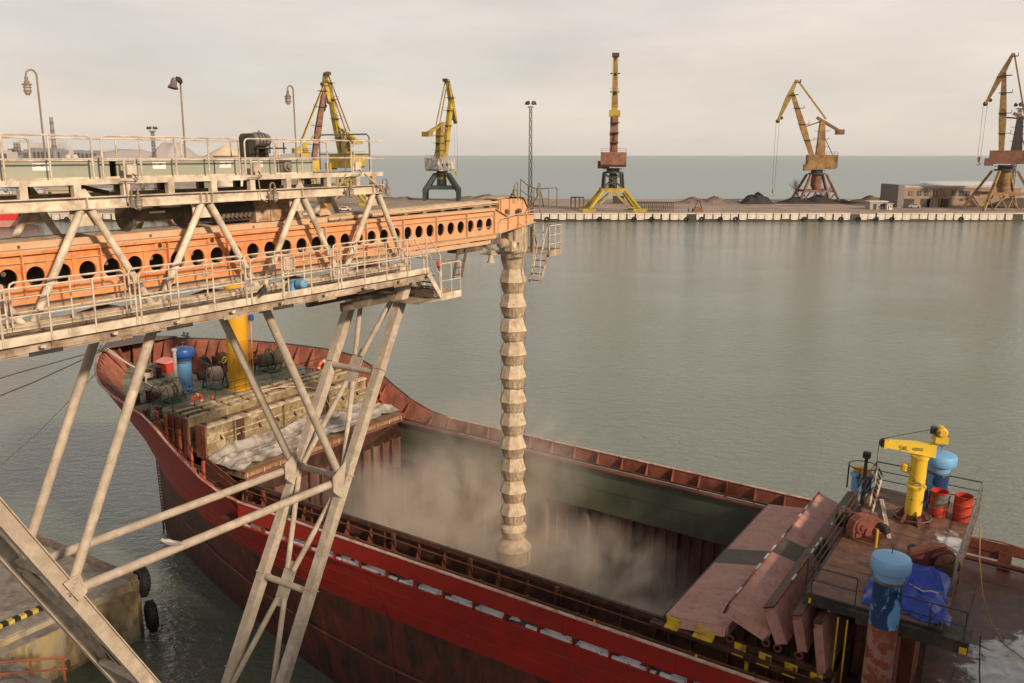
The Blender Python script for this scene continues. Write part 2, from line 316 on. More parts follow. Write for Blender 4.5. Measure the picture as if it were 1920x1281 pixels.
# upper deck
STUBS = [4.75, 5.75, 6.8, 7.83, 8.86, 9.9, 10.95, 12.0, 13.11, 14.2, 15.32, 16.69, 17.78, 18.41]
for t in (T0 + .02, T1):
    for i, s_ in enumerate(STUBS):
        part('deck_post', MB().box(s_ - 0.075, s_ + 0.075, t - 0.06, t + 0.06, 20.192, 20.42), M_CREAM if t < 17 else M_DKBROWN, gan)
    part('deck_edge_beam', MB().beam((SL, t, 20.475), (18.78, t, 20.475), 0.12, 0.11), M_CREAM, gan)
part('deck_plate', MB().box(SL, 18.7, T0 + .09, T1 - .07, 20.505, 20.525), M_CREAMD, gan)
for s_ in STUBS[::2]: part('deck_cross_beam', MB().beam((s_, T0 + .1, 20.44), (s_, T1 - .1, 20.44), 0.09, 0.1), M_DKBROWN, gan)
part('deck_brace', MB().beam((10.0, 17.4, 20.5), (11.2, 17.4, 20.2), 0.05, 0.09), M_DKBROWN, gan)
for a, b in ((3.1, 6.7), (6.85, 10.27), (10.48, 13.86), (14.03, 17.55)):
    part('handrail', rail_panel(a, b, T0 - .03, 20.47, 0.88, mids=(0.5,), step=0.84), M_RAIL, gan)
part('handrail', rail_panel(17.66, 18.3, T0 - .03, 20.47, 0.88, step=0.6), M_RAIL, gan)
for a, b in ((3.1, 6.9), (7.0, 10.1), (10.5, 13.6), (13.75, 16.7), (16.8, 18.6)):
    part('handrail', rail_panel(a, b, T1 + .02, 20.47, 0.86, mids=(0.5,), step=1.35), M_RAIL, gan)
part('end_gate', MB().pipe([(18.3, T0, 20.57), (18.3, T0, 21.45), (18.3, T0 + .08, 21.53), (18.3, T1 - .08, 21.53), (18.3, T1, 21.45), (18.3, T1, 20.57)], 0.022).tube((18.3, T0, 21.0), (18.3, T1, 21.0), .018, n=6).tube((18.3, 17.3, 20.57), (18.3, 17.3, 21.53), .018, n=6), M_GREYM, gan)
part('loose_rail', MB().tube((17.6, T0 - .03, 21.35), (18.85, T0 - .03, 21.35), 0.016, n=6).tube((17.6, T0 - .03, 20.9), (18.85, T0 - .03, 20.88), 0.014, n=6), M_RAIL, gan)
part('corner_brace', MB().beam((18.0, T0 - .07, 20.5), (18.72, T0 - .12, 19.97), 0.03, 0.03), M_CREAMD, gan)
part('corner_brace', MB().beam((17.3, T0 - .07, 20.5), (16.95, T0 - .12, 20.2), .03, .03), M_CREAMD, gan)
for i, s_ in enumerate((11.05, 14.3, 17.72)):
    bx = part('junction_box', MB().box(s_ - .11, s_ + .11, T0 - .12, T0 - .05, 20.60, 20.80), M_CREAM, gan)
    part('box_post', MB().box(s_ - .14, s_ - .10, T0 - .05, T0 - .03, 20.46, 20.9).box(s_ + .10, s_ + .14, T0 - .05, T0 - .03, 20.46, 20.9), M_CREAM, bx)
    part('cable', MB().pipe([(s_, T0 - .12, 20.62), (s_ + .1, T0 - .13, 20.5), (s_ + .05, T0 - .13, 20.46), (s_ - .3, T0 - .12, 20.47)], .010), M_DARK, bx)
for s_ in (10.9, 14.32): part('conduit', MB().pipe([(s_, T0 - .1, 20.5), (s_ + .01, T0 - .12, 20.2), (s_ + .02, T0 - .12, 19.98), (s_ + .2, T0 - .13, 19.9)], .012), M_CREAMD, gan)
cb = part('control_cabinet', MB().box(14.28, 14.62, 15.55, 15.66, 18.35, 18.66), M_CREAM, gan)
part('cabinet_door', MB().box(14.30, 14.60, 15.538, 15.549, 18.37, 18.64), M_CREAMD, cb)
part('cabinet_post', MB().tube((14.45, 15.62, 17.74), (14.45, 15.62, 18.36), .02, n=6).tube((14.3, 15.62, 17.74), (14.3, 15.62, 18.36), .02, n=6), M_RAIL, gan)
# legs, bracing
for t in (T0, T1):
    part('leg', MB().beam((12.85, t, 4.9), (19.74, t, 17.42), 0.25, 0.26, up=(0, 1, 0)), M_LEG, gan)
    part('landward_strut', MB().ibeam((12.85, t, 4.9), (6.15, t, 17.45), 0.21, 0.32, 0.024, 0.016, up=(.88, 0, .47)), M_LEG, gan)
    part('tie_tube', MB().tube((8.95, t, 12.33), (16.68, t, 12.22), 0.105, n=14), M_LEG, gan)
    part('raker_tube', MB().tube((11.33, t, 17.45), (8.93, t, 12.42), 0.105, n=14), M_LEG, gan)
    part('raker_tube', MB().tube((14.34, t, 17.45), (16.66, t, 12.34), 0.105, n=14), M_LEG, gan)
    for s_, z_ in ((11.36, 17.36), (14.3, 17.36)):
        part('gusset_plate', MB().prism([(s_ - .36, t - .012, z_ + .28), (s_ + .36, t - .012, z_ + .28), (s_ + .1, t - .012, z_ - .1), (s_ - .1, t - .012, z_ - .1)], (0, .024, 0)), M_LEG, gan)
    part('node_plate', MB().prism([(8.72, t - .11, 12.62), (9.08, t - .11, 12.70), (9.2, t - .11, 12.25), (9.0, t - .11, 12.1)], (0, .02, 0)), M_LEG, gan)
    part('bearing_block', MB().box(19.45, 20.05, t - .2, t + .2, 17.40, 17.53), M_LEG, gan)
def legpt(z): return 12.85 + (z - 4.9) * (19.74 - 12.85) / (17.42 - 4.9)
for z in (14.92, 12.22, 9.45):
    part('rung_tube', MB().tube((legpt(z), T0 + .14, z), (legpt(z), T1 - .14, z), 0.09, n=12), M_LEG, gan)
for t in (T0, T1):
    for z in (15.0, 12.3, 9.5, 7.2):
        d = Vector((.482, 0, .876)); q = Vector((legpt(z), t, z)); part('leg_collar', MB().beam(q, q + d * .03, .31, .32, up=(0, 1, 0)), M_LEG, gan)
    q = Vector((16.66, t, 12.25)); part('node_plate', MB().prism([q + Vector((-.42, -.16, .22)), q + Vector((.12, -.16, .55)), q + Vector((-.1, -.16, -.5)), q + Vector((-.42, -.16, -.2))], (0, .02, 0)), M_LEG, gan)
    for k in range(6): part('bolt', MB().lathe([(.022, 0), (.022, .02)], (8.85 + .05 * (k % 3), t - .112, 12.3 + .1 * (k // 3) + .06 * (k % 3)), 6, ax=(0, -1, 0)), M_CREAMD, gan)
tm = (T0 + T1) / 2
for z in (14.92, 9.45):
    s_ = legpt(z); d = Vector((.482, 0, .876))
    q = MB().beam(Vector((s_, tm, z)) - d * .62, Vector((s_, tm, z)) + d * .62, 0.44, 0.02, up=(-.876, 0, .482)); part('brace_plate', q, M_LEG, gan)
    for sgn, z2 in ((1, z + 2.5), (-1, z - 2.6)):
        for te, k in ((T0 + .16, -1), (T1 - .16, 1)):
            part('brace_tube', MB().tube((legpt(z + sgn * .35), tm + k * .12, z + sgn * .35), (legpt(z2), te, z2), 0.075, n=12), M_LEG, gan)
part('foot_block', MB().box(12.2, 13.5, T0 - .5, T1 + .5, 2.9, 4.75), M_LEG, gan)
for a, b in ((8.9, 12.5), (10.4, 9.4)): part('cross_strut', MB().tube((a, T0 + .1, b), (a, T1 - .1, b), .09, n=12), M_LEG, gan)
for a, b in ((12.5, 9.4),):
    for t, u in ((T0, T1), (T1, T0)): part('strut_brace', MB().tube((8.85, t, 12.4), (10.5, u, 9.4), .075, n=12), M_LEG, gan)
part('walk_beam', MB().beam((19.2, T1 - .1, 17.0), (21.4, T1 - .1, 17.3), .14, .22), M_LEG, gan)
# stair and small platform at the sea end
st = part('stair', MB().beam((19.55, 15.46, 17.68), (20.15, 15.46, 16.95), .03, .14).beam((19.55, 16.05, 17.68), (20.15, 16.05, 16.95), .03, .14), M_CREAM, gan)
for i in range(4):
    x = 19.66 + i * .13; z = 17.55 - i * .155; part('tread', MB().box(x, x + .14, 15.49, 16.03, z - .012, z + .012), M_DKBROWN, st)
part('stair_rail', MB().pipe([(19.5, 15.46, 17.75), (19.5, 15.46, 18.68), (19.62, 15.46, 18.72), (20.12, 15.46, 18.15), (20.12, 15.46, 16.9)], .02).tube((19.55, 15.46, 18.3), (20.1, 15.46, 17.6), .016, n=6), M_RAIL, gan)
part('stair_rail', MB().pipe([(19.5, 16.08, 17.75), (19.5, 16.08, 18.68), (19.62, 16.08, 18.72), (20.12, 16.08, 18.15), (20.12, 16.08, 16.9)], .02), M_RAIL, gan)
pf = part('end_platform', MB().box(19.1, 21.08, 15.45, T1, 16.86, 16.9), M_CREAMD, gan)
part('platform_fascia', MB().box(20.13, 21.09, 15.43, 15.45, 16.84, 17.04).box(21.08, 21.10, 15.45, T1, 16.84, 17.04), M_CREAM, pf)
part('platform_rail', rail_line([(20.14, 15.45, 16.9), (20.62, 15.45, 16.9), (21.07, 15.45, 16.9), (21.07, 16.8, 16.9), (21.07, T1, 16.9)], 1.0, .019), M_RAIL, pf)
part('under_beam', MB().beam((17.2, 16.6, 16.95), (21.0, 16.6, 16.95), .12, .22).beam((17.2, 17.9, 16.95), (21.0, 17.9, 16.95), .12, .22).beam((19.9, T0 - .9, 17.1), (19.9, T1, 17.1), .14, .2), M_DKBROWN, gan)
bc = thing('warning_beacon', FG, (20.45, 15.75, 16.9), 'red domed warning beacon on a thin post at the end platform of the gantry', 'beacon')
part('post', MB().tube((20.45, 15.75, 16.9), (20.45, 15.75, 17.72), .025, n=8).box(20.40, 20.5, 15.7, 15.8, 16.9, 17.16), M_RAIL, bc)
part('lens', MB().lathe([(.02, 0), (.085, .03), (.085, .13), (.07, .19), (.03, .22)], (20.45, 15.75, 17.74), 12), M_REDLAMP, bc)
part('base_cup', MB().lathe([(.03, -.08), (.075, 0), (.08, .03)], (20.45, 15.75, 17.72), 12), M_GREYM, bc)

# enclosed green conveyor on the upper deck
cv = thing('belt_conveyor', FG, (10, 17.3, 20.57), 'grey green enclosed belt conveyor with white CHIEF stickers on the upper deck', 'conveyor')
for i, (a, b) in enumerate(((3.0, 5.6), (5.62, 8.25), (8.27, 10.78), (10.92, 13.34), (13.36, 15.2), (15.22, 16.35))):
    part('side_panel', MB().box(a, b, 16.62, 16.65, 20.53, 20.90).box(a, b, 17.57, 17.60, 20.53, 20.90), M_GREEN, cv)
    part('lid', MB().box(a, b, 16.60, 17.62, 20.902, 20.925), M_CREAMD, cv)
    if i: part('flange', MB().box(a - .016, a - .002, 16.605, 16.618, 20.57, 20.9), M_DARK, cv)
part('skirt_channel', MB().box(3.0, 16.35, 16.595, 16.618, 20.526, 20.56).box(3, 16.35, 16.59, 16.603, 20.87, 20.90), M_CREAM, cv)
def chief(x, z, w, h, y):
    b_ = part('sticker', MB().box(x, x + w, y - .004, y, z - h, z), M_WHITE, cv, label='white sticker lettered CHIEF')
    m = MB(); k = w * .145; gy = y - .006; hh = h * .26; zz = z - h * .42; x0 = x + w * .06; th = h * .062
    def bar(ax, az, bx_, bz): m.beam((ax, gy, az), (bx_, gy, bz), .003, th, up=(0, 0, 1) if abs(ax - bx_) > 1e-6 else (1, 0, 0))
    for li, ch in enumerate('CHIEF'):
        q = x0 + li * k * 1.06; e = q + k * .8
        if ch == 'C': bar(q, zz, q, zz + hh); bar(q, zz, e, zz); bar(q, zz + hh, e, zz + hh)
        if ch == 'H': bar(q, zz, q, zz + hh); bar(e, zz, e, zz + hh); bar(q, zz + hh / 2, e, zz + hh / 2)
        if ch == 'I': bar(q + k * .4, zz, q + k * .4, zz + hh)
        if ch == 'E': bar(q, zz, q, zz + hh); bar(q, zz, e, zz); bar(q, zz + hh, e, zz + hh); bar(q, zz + hh / 2, e, zz + hh / 2)
        if ch == 'F': bar(q, zz, q, zz + hh); bar(q, zz + hh, e, zz + hh); bar(q, zz + hh / 2, e, zz + hh / 2)
    q = x0 + 5 * k * 1.06
    bar(q, zz + hh * .55, q + k * .35, zz + hh * .35); bar(q + k * .35, zz + hh * .2, q + k * .75, zz + hh * 1.1)
    part('lettering', m, M_INK, b_)
for x in (9.21, 11.77, 13.50, 14.44): chief(x, 20.835, .32, .135, 16.62)
for x in (6.9, 4.3): chief(x, 20.835, .32, .135, 16.62)
pm = MB().box(15.28, 15.64, 16.58, 16.618, 20.58, 20.86); pb = part('bearing_plate', pm, M_DKBROWN, cv)
part('bearing_hub', MB().lathe([(.13, 0), (.13, .05), (.07, .06), (.07, .12)], (15.48, 16.58, 20.72), 14, ax=(0, -1, 0)), M_GREYM, pb)
part('end_plate', MB().box(16.34, 16.37, 16.60, 17.62, 20.56, 20.93), M_GREEN, cv)
# drive motor above the conveyor
mo = thing('drive_motor', FG, (15.2, 17.3, 20.93), 'dark dusty drive motor with black belt guard on the green conveyor', 'motor')
part('belt_guard', MB().prism([(14.82, 17.15, 20.93), (15.06, 17.15, 20.93), (15.02, 17.15, 21.40), (14.96, 17.15, 21.50), (14.88, 17.15, 21.48), (14.83, 17.15, 21.40)], (0, .34, 0)), M_DARK, mo)
part('motor_body', MB().lathe([(.10, 0), (.165, .02), (.175, .10), (.175, .42), (.15, .52), (.08, .55)], (15.04, 17.3, 21.34), 18, ax=(1, 0, 0)), M_GREYM, mo)
part('cooling_fin', MB().lathe([(.182, .12), (.19, .125), (.19, .14), (.182, .145)], (15.04, 17.3, 21.34), 18, ax=(1, 0, 0)).lathe([(.182, .22), (.19, .225), (.19, .24), (.182, .245)], (15.04, 17.3, 21.34), 18, ax=(1, 0, 0)).lathe([(.182, .32), (.19, .325), (.19, .34), (.182, .345)], (15.04, 17.3, 21.34), 18, ax=(1, 0, 0)), M_DARK, mo)
part('mount_plate', MB().box(14.98, 15.95, 17.05, 17.55, 21.13, 21.165).box(15.3, 15.4, 17.1, 17.5, 20.93, 21.13).box(15.0, 15.1, 17.1, 17.5, 20.93, 21.13), M_DARK, mo)
part('tension_bolt', MB().tube((15.9, 17.1, 21.02), (15.9, 17.1, 21.28), .018, n=6).tube((15.42, 17.08, 21.02), (15.42, 17.08, 21.28), .018, n=6), M_DARK, mo)
part('eye_bolt', MB().torus((15.3, 17.3, 21.54), .03, .01, ax=(1, 0, 0), n=10, m=5), M_DARK, mo)

# blue motor on the lower walkway, hanging drum, transfer box
bm_ = thing('winch_motor', FG, (15.0, 16.0, 17.75), 'small light blue winch motor on the lower walkway', 'motor')
part('motor_body', MB().lathe([(.07, 0), (.11, .03), (.11, .22), (.07, .26)], (15.0, 15.9, 17.93), 14, ax=(0, -1, 0)), M_BLUEM, bm_)
part('gear_case', MB().prism([(14.82, 15.95, 17.76), (15.2, 15.95, 17.76), (15.16, 15.95, 17.95), (15.06, 15.95, 18.02), (14.9, 15.95, 17.98)], (0, .16, 0)), M_BLUEM, bm_)
part('coupling', MB().tube((15.2, 16.03, 17.9), (15.36, 16.03, 17.9), .06, n=10), M_DARK, bm_)
dr = thing('travel_wheel_set', FG, (12.3, 17.3, 19.39), 'dark steel wheel set with thick axle riding on the orange boom', 'wheel set')
part('axle', MB().tube((11.5, 17.3, 19.72), (12.95, 17.3, 19.72), .15, n=16), M_DKBROWN, dr)
for x in (11.45, 12.85): part('wheel', MB().lathe([(.12, 0), (.33, 0), (.33, .05), (.28, .06), (.28, .14), (.12, .16)], (x, 17.3, 19.72), 24, ax=(1, 0, 0)), M_DKBROWN, dr)
part('data_plate', MB().box(11.95, 12.35, 17.12, 17.145, 19.74, 19.78), M_WHITE, dr)
tb = thing('transfer_hopper', FG, (15.6, 17.3, 19.39), 'rust stained tan transfer hopper between upper deck and orange boom', 'hopper')
part('shell', MB().box(14.75, 16.3, 16.95, 17.65, 19.38, 19.93), mat('tan_hopper', (0.42, 0.25, 0.14), .75, stain=(.2, .1, .05), amount=.4, stain2=DUST, amount2=.4), tb)
part('spout_cone', MB().prism([(14.9, 17.0, 19.95), (15.7, 17.0, 19.95), (15.5, 17.0, 20.45), (15.0, 17.0, 20.45)], (0, .6, 0)), M_DKBROWN, tb)
part('rib', MB().box(15.2, 15.23, 16.92, 16.95, 19.38, 19.93).box(15.9, 15.93, 16.92, 16.95, 19.38, 19.93), M_DUSTY, tb)
part('dark_guard', MB().box(13.6, 14.7, 17.0, 17.6, 19.45, 19.9), M_DARK, tb)
br = MB()
for i in range(7): br.tube((13.75 + i * .13, 16.97, 19.52), (13.82 + i * .13, 16.97, 19.62), .05, n=6)
part('brush_roller', br, M_DKBROWN, tb)

# ---------------------------------------------------------------- lamps
def lamp_head(m1, m2, c, s=1.0):
    x, y, z = c
    m1.lathe([(.02 * s, 0), (.035 * s, -.02 * s), (.035 * s, -.10 * s), (.055 * s, -.11 * s), (.05 * s, -.14 * s), (.095 * s, -.155 * s), (.095 * s, -.175 * s), (.06 * s, -.18 * s)], c, 12)
    for k in range(4):
        a = k * math.pi / 2 + .4
        m1.pipe([(x + .078 * s * math.cos(a), y + .078 * s * math.sin(a), z - .17 * s), (x + .08 * s * math.cos(a), y + .08 * s * math.sin(a), z - .32 * s), (x + .02 * s * math.cos(a), y + .02 * s * math.sin(a), z - .39 * s)], .006 * s, 4)
    for zz in (.22, .29): m1.torus((x, y, z - zz * s), .08 * s, .006 * s, n=12, m=4)
    m2.lathe([(.062 * s, -.18 * s), (.066 * s, -.26 * s), (.055 * s, -.33 * s), (.02 * s, -.365 * s)], c, 12)
M_POLE = mat('lamp_pole', (0.20, 0.16, 0.125), .6, stain=(.3, .22, .16), amount=.4)
def goose(name, base, top, reach, label, group, s=1.0, wall=False):
    t = thing(name, FG, base, label, 'lamp', group)
    bx, by, bz = base; m = MB(); r = abs(reach) / 2; sg = 1 if reach > 0 else -1
    pts = [(bx, by, bz), (bx, by, top - r)] + [(bx + sg * r * (1 - math.cos(a)), by, top - r + r * math.sin(a)) for a in [math.pi * k / 8 for k in range(1, 9)]] + [(bx + reach, by, top - r - .05)]
    m.pipe(pts, .02 * min(1.0, s + .2), 7)
    if wall: m.box(bx - .05, bx + .05, by - .02, by + .05, bz - .08, bz + .06)
    part('pole', m, M_POLE, t)
    a, b = MB(), MB(); lamp_head(a, b, (bx + reach, by, top - r - .02), s)
    part('cage', a, M_POLE, t); part('glass', b, M_GLASS, t); return t
goose('lamp_post', (10.44, T1 + .05, 20.57), 22.68, -.22, 'gooseneck caged lamp on a tall pole, nearest the left edge', 'lamps on the gantry', 1.0)
goose('lamp_post', (17.46, T1 + .05, 20.57), 22.80, -.20, 'gooseneck caged lamp on a tall pole beside the dark drive motor', 'lamps on the gantry', 1.0)
fl = thing('flood_lamp', FG, (13.87, T1 + .05, 20.57), 'angled floodlight on a straight pole between the two gooseneck lamps', 'lamp', 'lamps on the gantry')
part('pole', MB().tube((13.87, T1 + .05, 20.57), (13.89, T1 + .05, 22.70), .022, n=7), M_POLE, fl)
part('bracket', MB().pipe([(13.89, T1 + .05, 22.7), (13.80, T1 + .05, 22.74), (13.72, T1 + .05, 22.70)], .03), M_POLE, fl)
part('lamp_housing', MB().lathe([(.04, .14), (.07, .08), (.075, -.02), (.12, -.09), (.12, -.11)], (13.70, T1 + .05, 22.62), 12, ax=(.25, 0, .97)), M_GREYM, fl)
part('lamp_disc', MB().lathe([(.09, 0), (.10, .05), (.05, .10)], (13.80, T1 + .02, 22.68), 12, ax=(.6, -.3, .6)), M_DARK, fl)
for i, (s_, lb) in enumerate(((11.10, 'small caged lamp on the top beam below the lettered sticker, at the left'), (14.75, 'small caged lamp on the top beam below the drive motor'), (17.35, 'small caged lamp under the bare end of the upper deck'))):
    goose('bracket_lamp', (s_ - .12, T0 - .14, 20.02), 20.34, .14, lb, 'bracket lamps', .95, True)
goose('bracket_lamp', (18.80, T0, 20.0), 20.34, .19, 'small caged lamp hanging past the sea end of the top beam', 'bracket lamps', .95, True)
goose('bracket_lamp', (26.30, 16.75, 19.42), 20.06, -.20, 'small caged lamp on a short post above the orange boom head', 'bracket lamps', 1.0)
goose('bracket_lamp', (27.72, 16.7, 19.05), 19.98, -.13, 'small caged lamp on the far rail of the boom head', 'bracket lamps', .85)
# ---------------------------------------------------------------- orange telescopic boom
BN, BF, BE = 16.85, 17.75, 25.0
bo = thing('conveyor_boom', FG, (15, 17.3, 18.0), 'long orange box girder boom with a row of round holes, telescoping out over the hold', 'boom')
PITCH = 0.5335; H0 = 8.64 - 10 * PITCH; NH = 41
def ring_plate(y, yb):
    m = MB(); n = 20; za, zb, zc, r = 18.36, 18.99, 18.70, .195
    for i in range(NH):
        xc = H0 + i * PITCH; x0 = xc - PITCH / 2; x1 = xc + PITCH / 2; inn = []; out = []
        for k in range(n):
            t = 2 * math.pi * k / n + math.pi / n; cx, cz = math.cos(t), math.sin(t)
            inn.append((xc + r * cx * .96, zc + r * cz)); 
            f = min((x1 - xc) / abs(cx) if abs(cx) > 1e-6 else 9, ((zb - zc) if cz > 0 else (zc - za)) / abs(cz) if abs(cz) > 1e-6 else 9)
            out.append((xc + f * cx, zc + f * cz))
        # snap nearest points to the corners
        for cxz in ((x0, za), (x1, za), (x1, zb), (x0, zb)):
            j = min(range(n), key=lambda q: (out[q][0] - cxz[0]) ** 2 + (out[q][1] - cxz[1]) ** 2); out[j] = cxz
        o = len(m.v)
        m.v += [(a, y, b) for a, b in inn] + [(a, y, b) for a, b in out] + [(a, yb, b) for a, b in inn]
        for k in range(n):
            k2 = (k + 1) % n; m.f += [(o + k, o + k2, o + n + k2, o + n + k), (o + k, o + 2 * n + k, o + 2 * n + k2, o + k2)]
    return m
XL, XR = H0 - PITCH / 2, H0 + (NH - .5) * PITCH
web = part('near_web', ring_plate(BN, BN + .05), M_ORANGE, bo, fix=False, smooth=0)
part('far_web', ring_plate(BF, BF - .05), M_ORDUST, bo, fix=False, smooth=0)
part('upper_panel', MB().box(XL, XR, BN - .004, BN + .02, 18.985, 19.20), M_ORANGE, bo)
part('far_upper_panel', MB().box(XL, XR, BF - .02, BF + .004, 18.985, 19.20), M_ORDUST, bo)
part('mid_rib', MB().box(XL, XR, BN - .045, BN - .004, 18.975, 18.99), M_ORDUST, bo)
part('top_flange', MB().box(XL, 24.95, BN - .09, BN + .14, 19.20, 19.225), M_ORDUST, bo)
part('top_angle', MB().box(XL, 24.9, BN - .09, BN - .075, 19.135, 19.20), M_ORANGE, bo)
part('far_top_flange', MB().box(XL, 24.95, BF - .14, BF + .09, 19.20, 19.225), M_DUSTY, bo)
part('bottom_flange', MB().box(XL, 25.2, BN - .10, BN + .10, 18.335, 18.36), M_DUSTY, bo)
part('lower_rail', MB().box(XL, 25.0, BN - .055, BN + .05, 18.20, 18.334), M_ORANGE, bo)
part('lower_channel', MB().box(XL, 24.6, BN - .105, BN - .045, 18.06, 18.165), M_ORDUST, bo)
part('lower_lip', MB().box(XL, 24.4, BN - .13, BN + .2, 18.04, 18.06), M_DUSTY, bo)
part('far_lower_rail', MB().box(XL, 25.0, BF - .05, BF + .055, 18.06, 18.334), M_DUSTY, bo)
for i in range(0, NH):
    x = H0 + (i + .5) * PITCH
    if i % 3 == 1:
        part('web_rib', MB().box(x - .012, x + .012, BN - .085, BN - .005, 18.36, 19.133), M_ORDUST if i > 22 else M_ORANGE, bo)
    elif x < 12.4:
        part('web_strap', MB().box(x - .055, x + .055, BN - .02, BN - .005, 18.365, 19.13), M_ORANGE, bo)
    if i % 2 == 0: part('hanger_clip', MB().box(x - .05, x + .05, BN - .125, BN - .10, 18.168, 18.198), M_DKBROWN, bo)
for x, in ((11.92,), (13.30,)):
    e = part('pin_boss', MB().box(x - .13, x + .13, BN - .035, BN - .005, 18.995, 19.13), M_ORANGE, bo)
    part('pin_hole', MB().lathe([(.05, 0), (.05, .012), (.03, .014)], (x, BN - .036, 19.065), 14, ax=(0, -1, 0)), M_DARK, e)
# dusty top plates stepping up to the belt cover
part('upper_angle', MB().box(XL, 17.2, 16.98, 17.06, 19.226, 19.36), M_ORDUST, bo)
part('top_plate', MB().prism([(XL, 17.062, 19.36), (XL, 17.62, 19.40), (XL, 17.62, 19.37), (XL, 17.062, 19.33)], (17.3 - XL, 0, 0)), M_DUSTY, bo)
part('belt_cover', MB().prism([(17.35, 17.05, 19.24), (17.35, 17.25, 19.40), (17.35, 17.55, 19.40), (17.35, 17.68, 19.24)], (8.3, 0, .07)), M_DUSTY, bo)
part('cover_edge', MB().beam((17.3, 17.05, 19.30), (25.5, 17.05, 19.40), .05, .07), M_ORDUST, bo)
for i in range(9):
    x = 17.7 + i * .9
    part('cover_clip', MB().prism([(x, 16.80, 19.226), (x, 17.02, 19.226), (x, 17.02, 19.31)], (.03, 0, 0)), M_DUSTY, bo)
for i in range(14):
    x = 4.2 + i * .95; part('bolt_lug', MB().box(x, x + .045, 16.955, 16.979, 19.25, 19.30), M_DKBROWN, bo)
part('fin_plate', MB().prism([(17.05, 17.1, 19.40), (17.5, 17.1, 19.42), (17.12, 17.1, 19.78)], (0, .02, 0)), M_ORDUST, bo)
# belt and idlers inside
part('belt', MB().box(XL, 26.6, 17.0, 17.6, 18.86, 18.88).box(XL, 26.6, 17.0, 17.6, 18.44, 18.455), M_BLACK, bo)
for i in range(21):
    x = 4.4 + i * 1.05; part('idler', MB().tube((x, BN + .06, 18.80), (x, BF - .06, 18.80), .05, n=8), M_GREYM, bo)
part('floor_plate', MB().box(XL, 25, BN + .1, BF - .1, 18.30, 18.315), M_DKBROWN, bo)
part('dark_backing', MB().box(XL, 24.8, BF - .075, BF - .06, 18.37, 18.79), M_DKBROWN, bo)  # added dark sheet so the web holes look shaded inside
# head end
hd = part('head_frame', MB().prism([(24.95, BN - .01, 19.22), (25.62, BN - .01, 18.93), (27.5, BN - .01, 18.90), (27.5, BN - .01, 18.60), (25.2, BN - .01, 18.33), (24.9, BN - .01, 18.36), (24.9, BN - .01, 19.2)], (0, .03, 0)), M_ORANGE, bo)
part('sloped_flange', MB().beam((24.93, BN - .04, 19.21), (25.62, BN - .04, 18.94), .12, .025).beam((25.6, BN - .04, 18.935), (27.52, BN - .04, 18.905), .12, .025).beam((25.0, BN - .04, 18.34), (27.52, BN - .04, 18.59), .12, .025), M_ORDUST, hd)
for x in (25.75, 26.4, 26.95): part('head_rib', MB().box(x, x + .03, BN - .08, BN - .012, 18.34 + (x - 25) * .1 + .02, 18.91), M_ORANGE, hd)
part('head_box', MB().prism([(25.5, 17.0, 18.6), (27.2, 17.0, 18.6), (27.35, 17.0, 19.05), (27.0, 17.0, 19.46), (25.5, 17.0, 19.50)], (0, .65, 0)), M_ORANGE, bo)
part('head_hood', MB().prism([(25.3, 16.95, 19.49), (26.3, 16.95, 19.54), (27.02, 16.95, 19.50), (27.36, 16.95, 19.10), (27.40, 16.95, 19.12), (27.05, 16.95, 19.54), (26.3, 16.95, 19.58), (25.3, 16.95, 19.53)], (0, .75, 0)), M_DUSTY, bo)
for x in (25.55, 26.1): part('box_rib', MB().box(x, x + .05, 16.95, 17.0, 18.92, 19.48), M_ORANGE, bo)
part('bearing', MB().box(25.85, 26.0, 16.93, 17.0, 18.95, 19.12).box(26.5, 26.85, 16.93, 17.0, 18.97, 19.06).lathe([(.1, 0), (.1, .1)], (26.65, 16.97, 19.02), 12, ax=(0, -1, 0)), M_DKBROWN, bo)
part('far_head', MB().box(24.9, 27.4, BF - .02, BF + .01, 18.5, 19.0), M_ORDUST, bo)
gm = part('gear_motor', MB().lathe([(.10, 0), (.16, .03), (.17, .3), (.12, .42)], (25.15, 16.75, 18.0), 14, ax=(1, 0, 0)), M_DUSTY, bo)
part('gear_case', MB().box(25.45, 25.75, 16.45, 16.75, 17.72, 18.06), M_DUSTY, gm)
part('hub', MB().lathe([(.10, 0), (.10, .03), (.04, .05)], (25.6, 16.45, 17.9), 8, ax=(0, -1, 0)), M_CREAM, gm)
part('drum_guard', MB().torus((26.1, 16.8, 17.95), .26, .07, ax=(0.3, 1, 0), n=14, m=6, a0=0, a1=3.4), M_DUSTY, gm)
part('belt_scraper', MB().box(24.3, 25.2, 16.75, 17.4, 18.0, 18.2).beam((24.2, 16.85, 18.05), (25.0, 16.85, 17.75), .06, .1), M_DKBROWN, bo)
hn = part('dust_cone', MB().lathe([(.075, .30), (.07, .18), (.10, .06), (.15, 0)], (24.52, 16.7, 17.42), 14).box(24.4, 24.65, 16.6, 16.8, 17.72, 17.83), M_DUSTY, bo)
part('service_step', MB().box(25.35, 26.0, 16.35, 16.6, 17.43, 17.47).box(25.35, 26.0, 16.35, 16.37, 17.6, 17.66).tube((25.38, 16.4, 17.45), (25.38, 16.4, 17.75), .012, n=5).tube((25.97, 16.4, 17.45), (25.97, 16.4, 17.75), .012, n=5), M_DKBROWN, bo)
ld = part('hanging_ladder', MB().beam((22.75, 16.75, 18.0), (22.45, 16.75, 17.1), .03, .1).beam((23.2, 16.75, 18.0), (22.9, 16.75, 17.1), .03, .1), M_DKBROWN, bo)
for i in range(4): part('rung', MB().beam((22.70 - i * .075, 16.75, 17.87 - i * .22), (23.15 - i * .075, 16.75, 17.87 - i * .22), .08, .03), M_DKBROWN, ld)
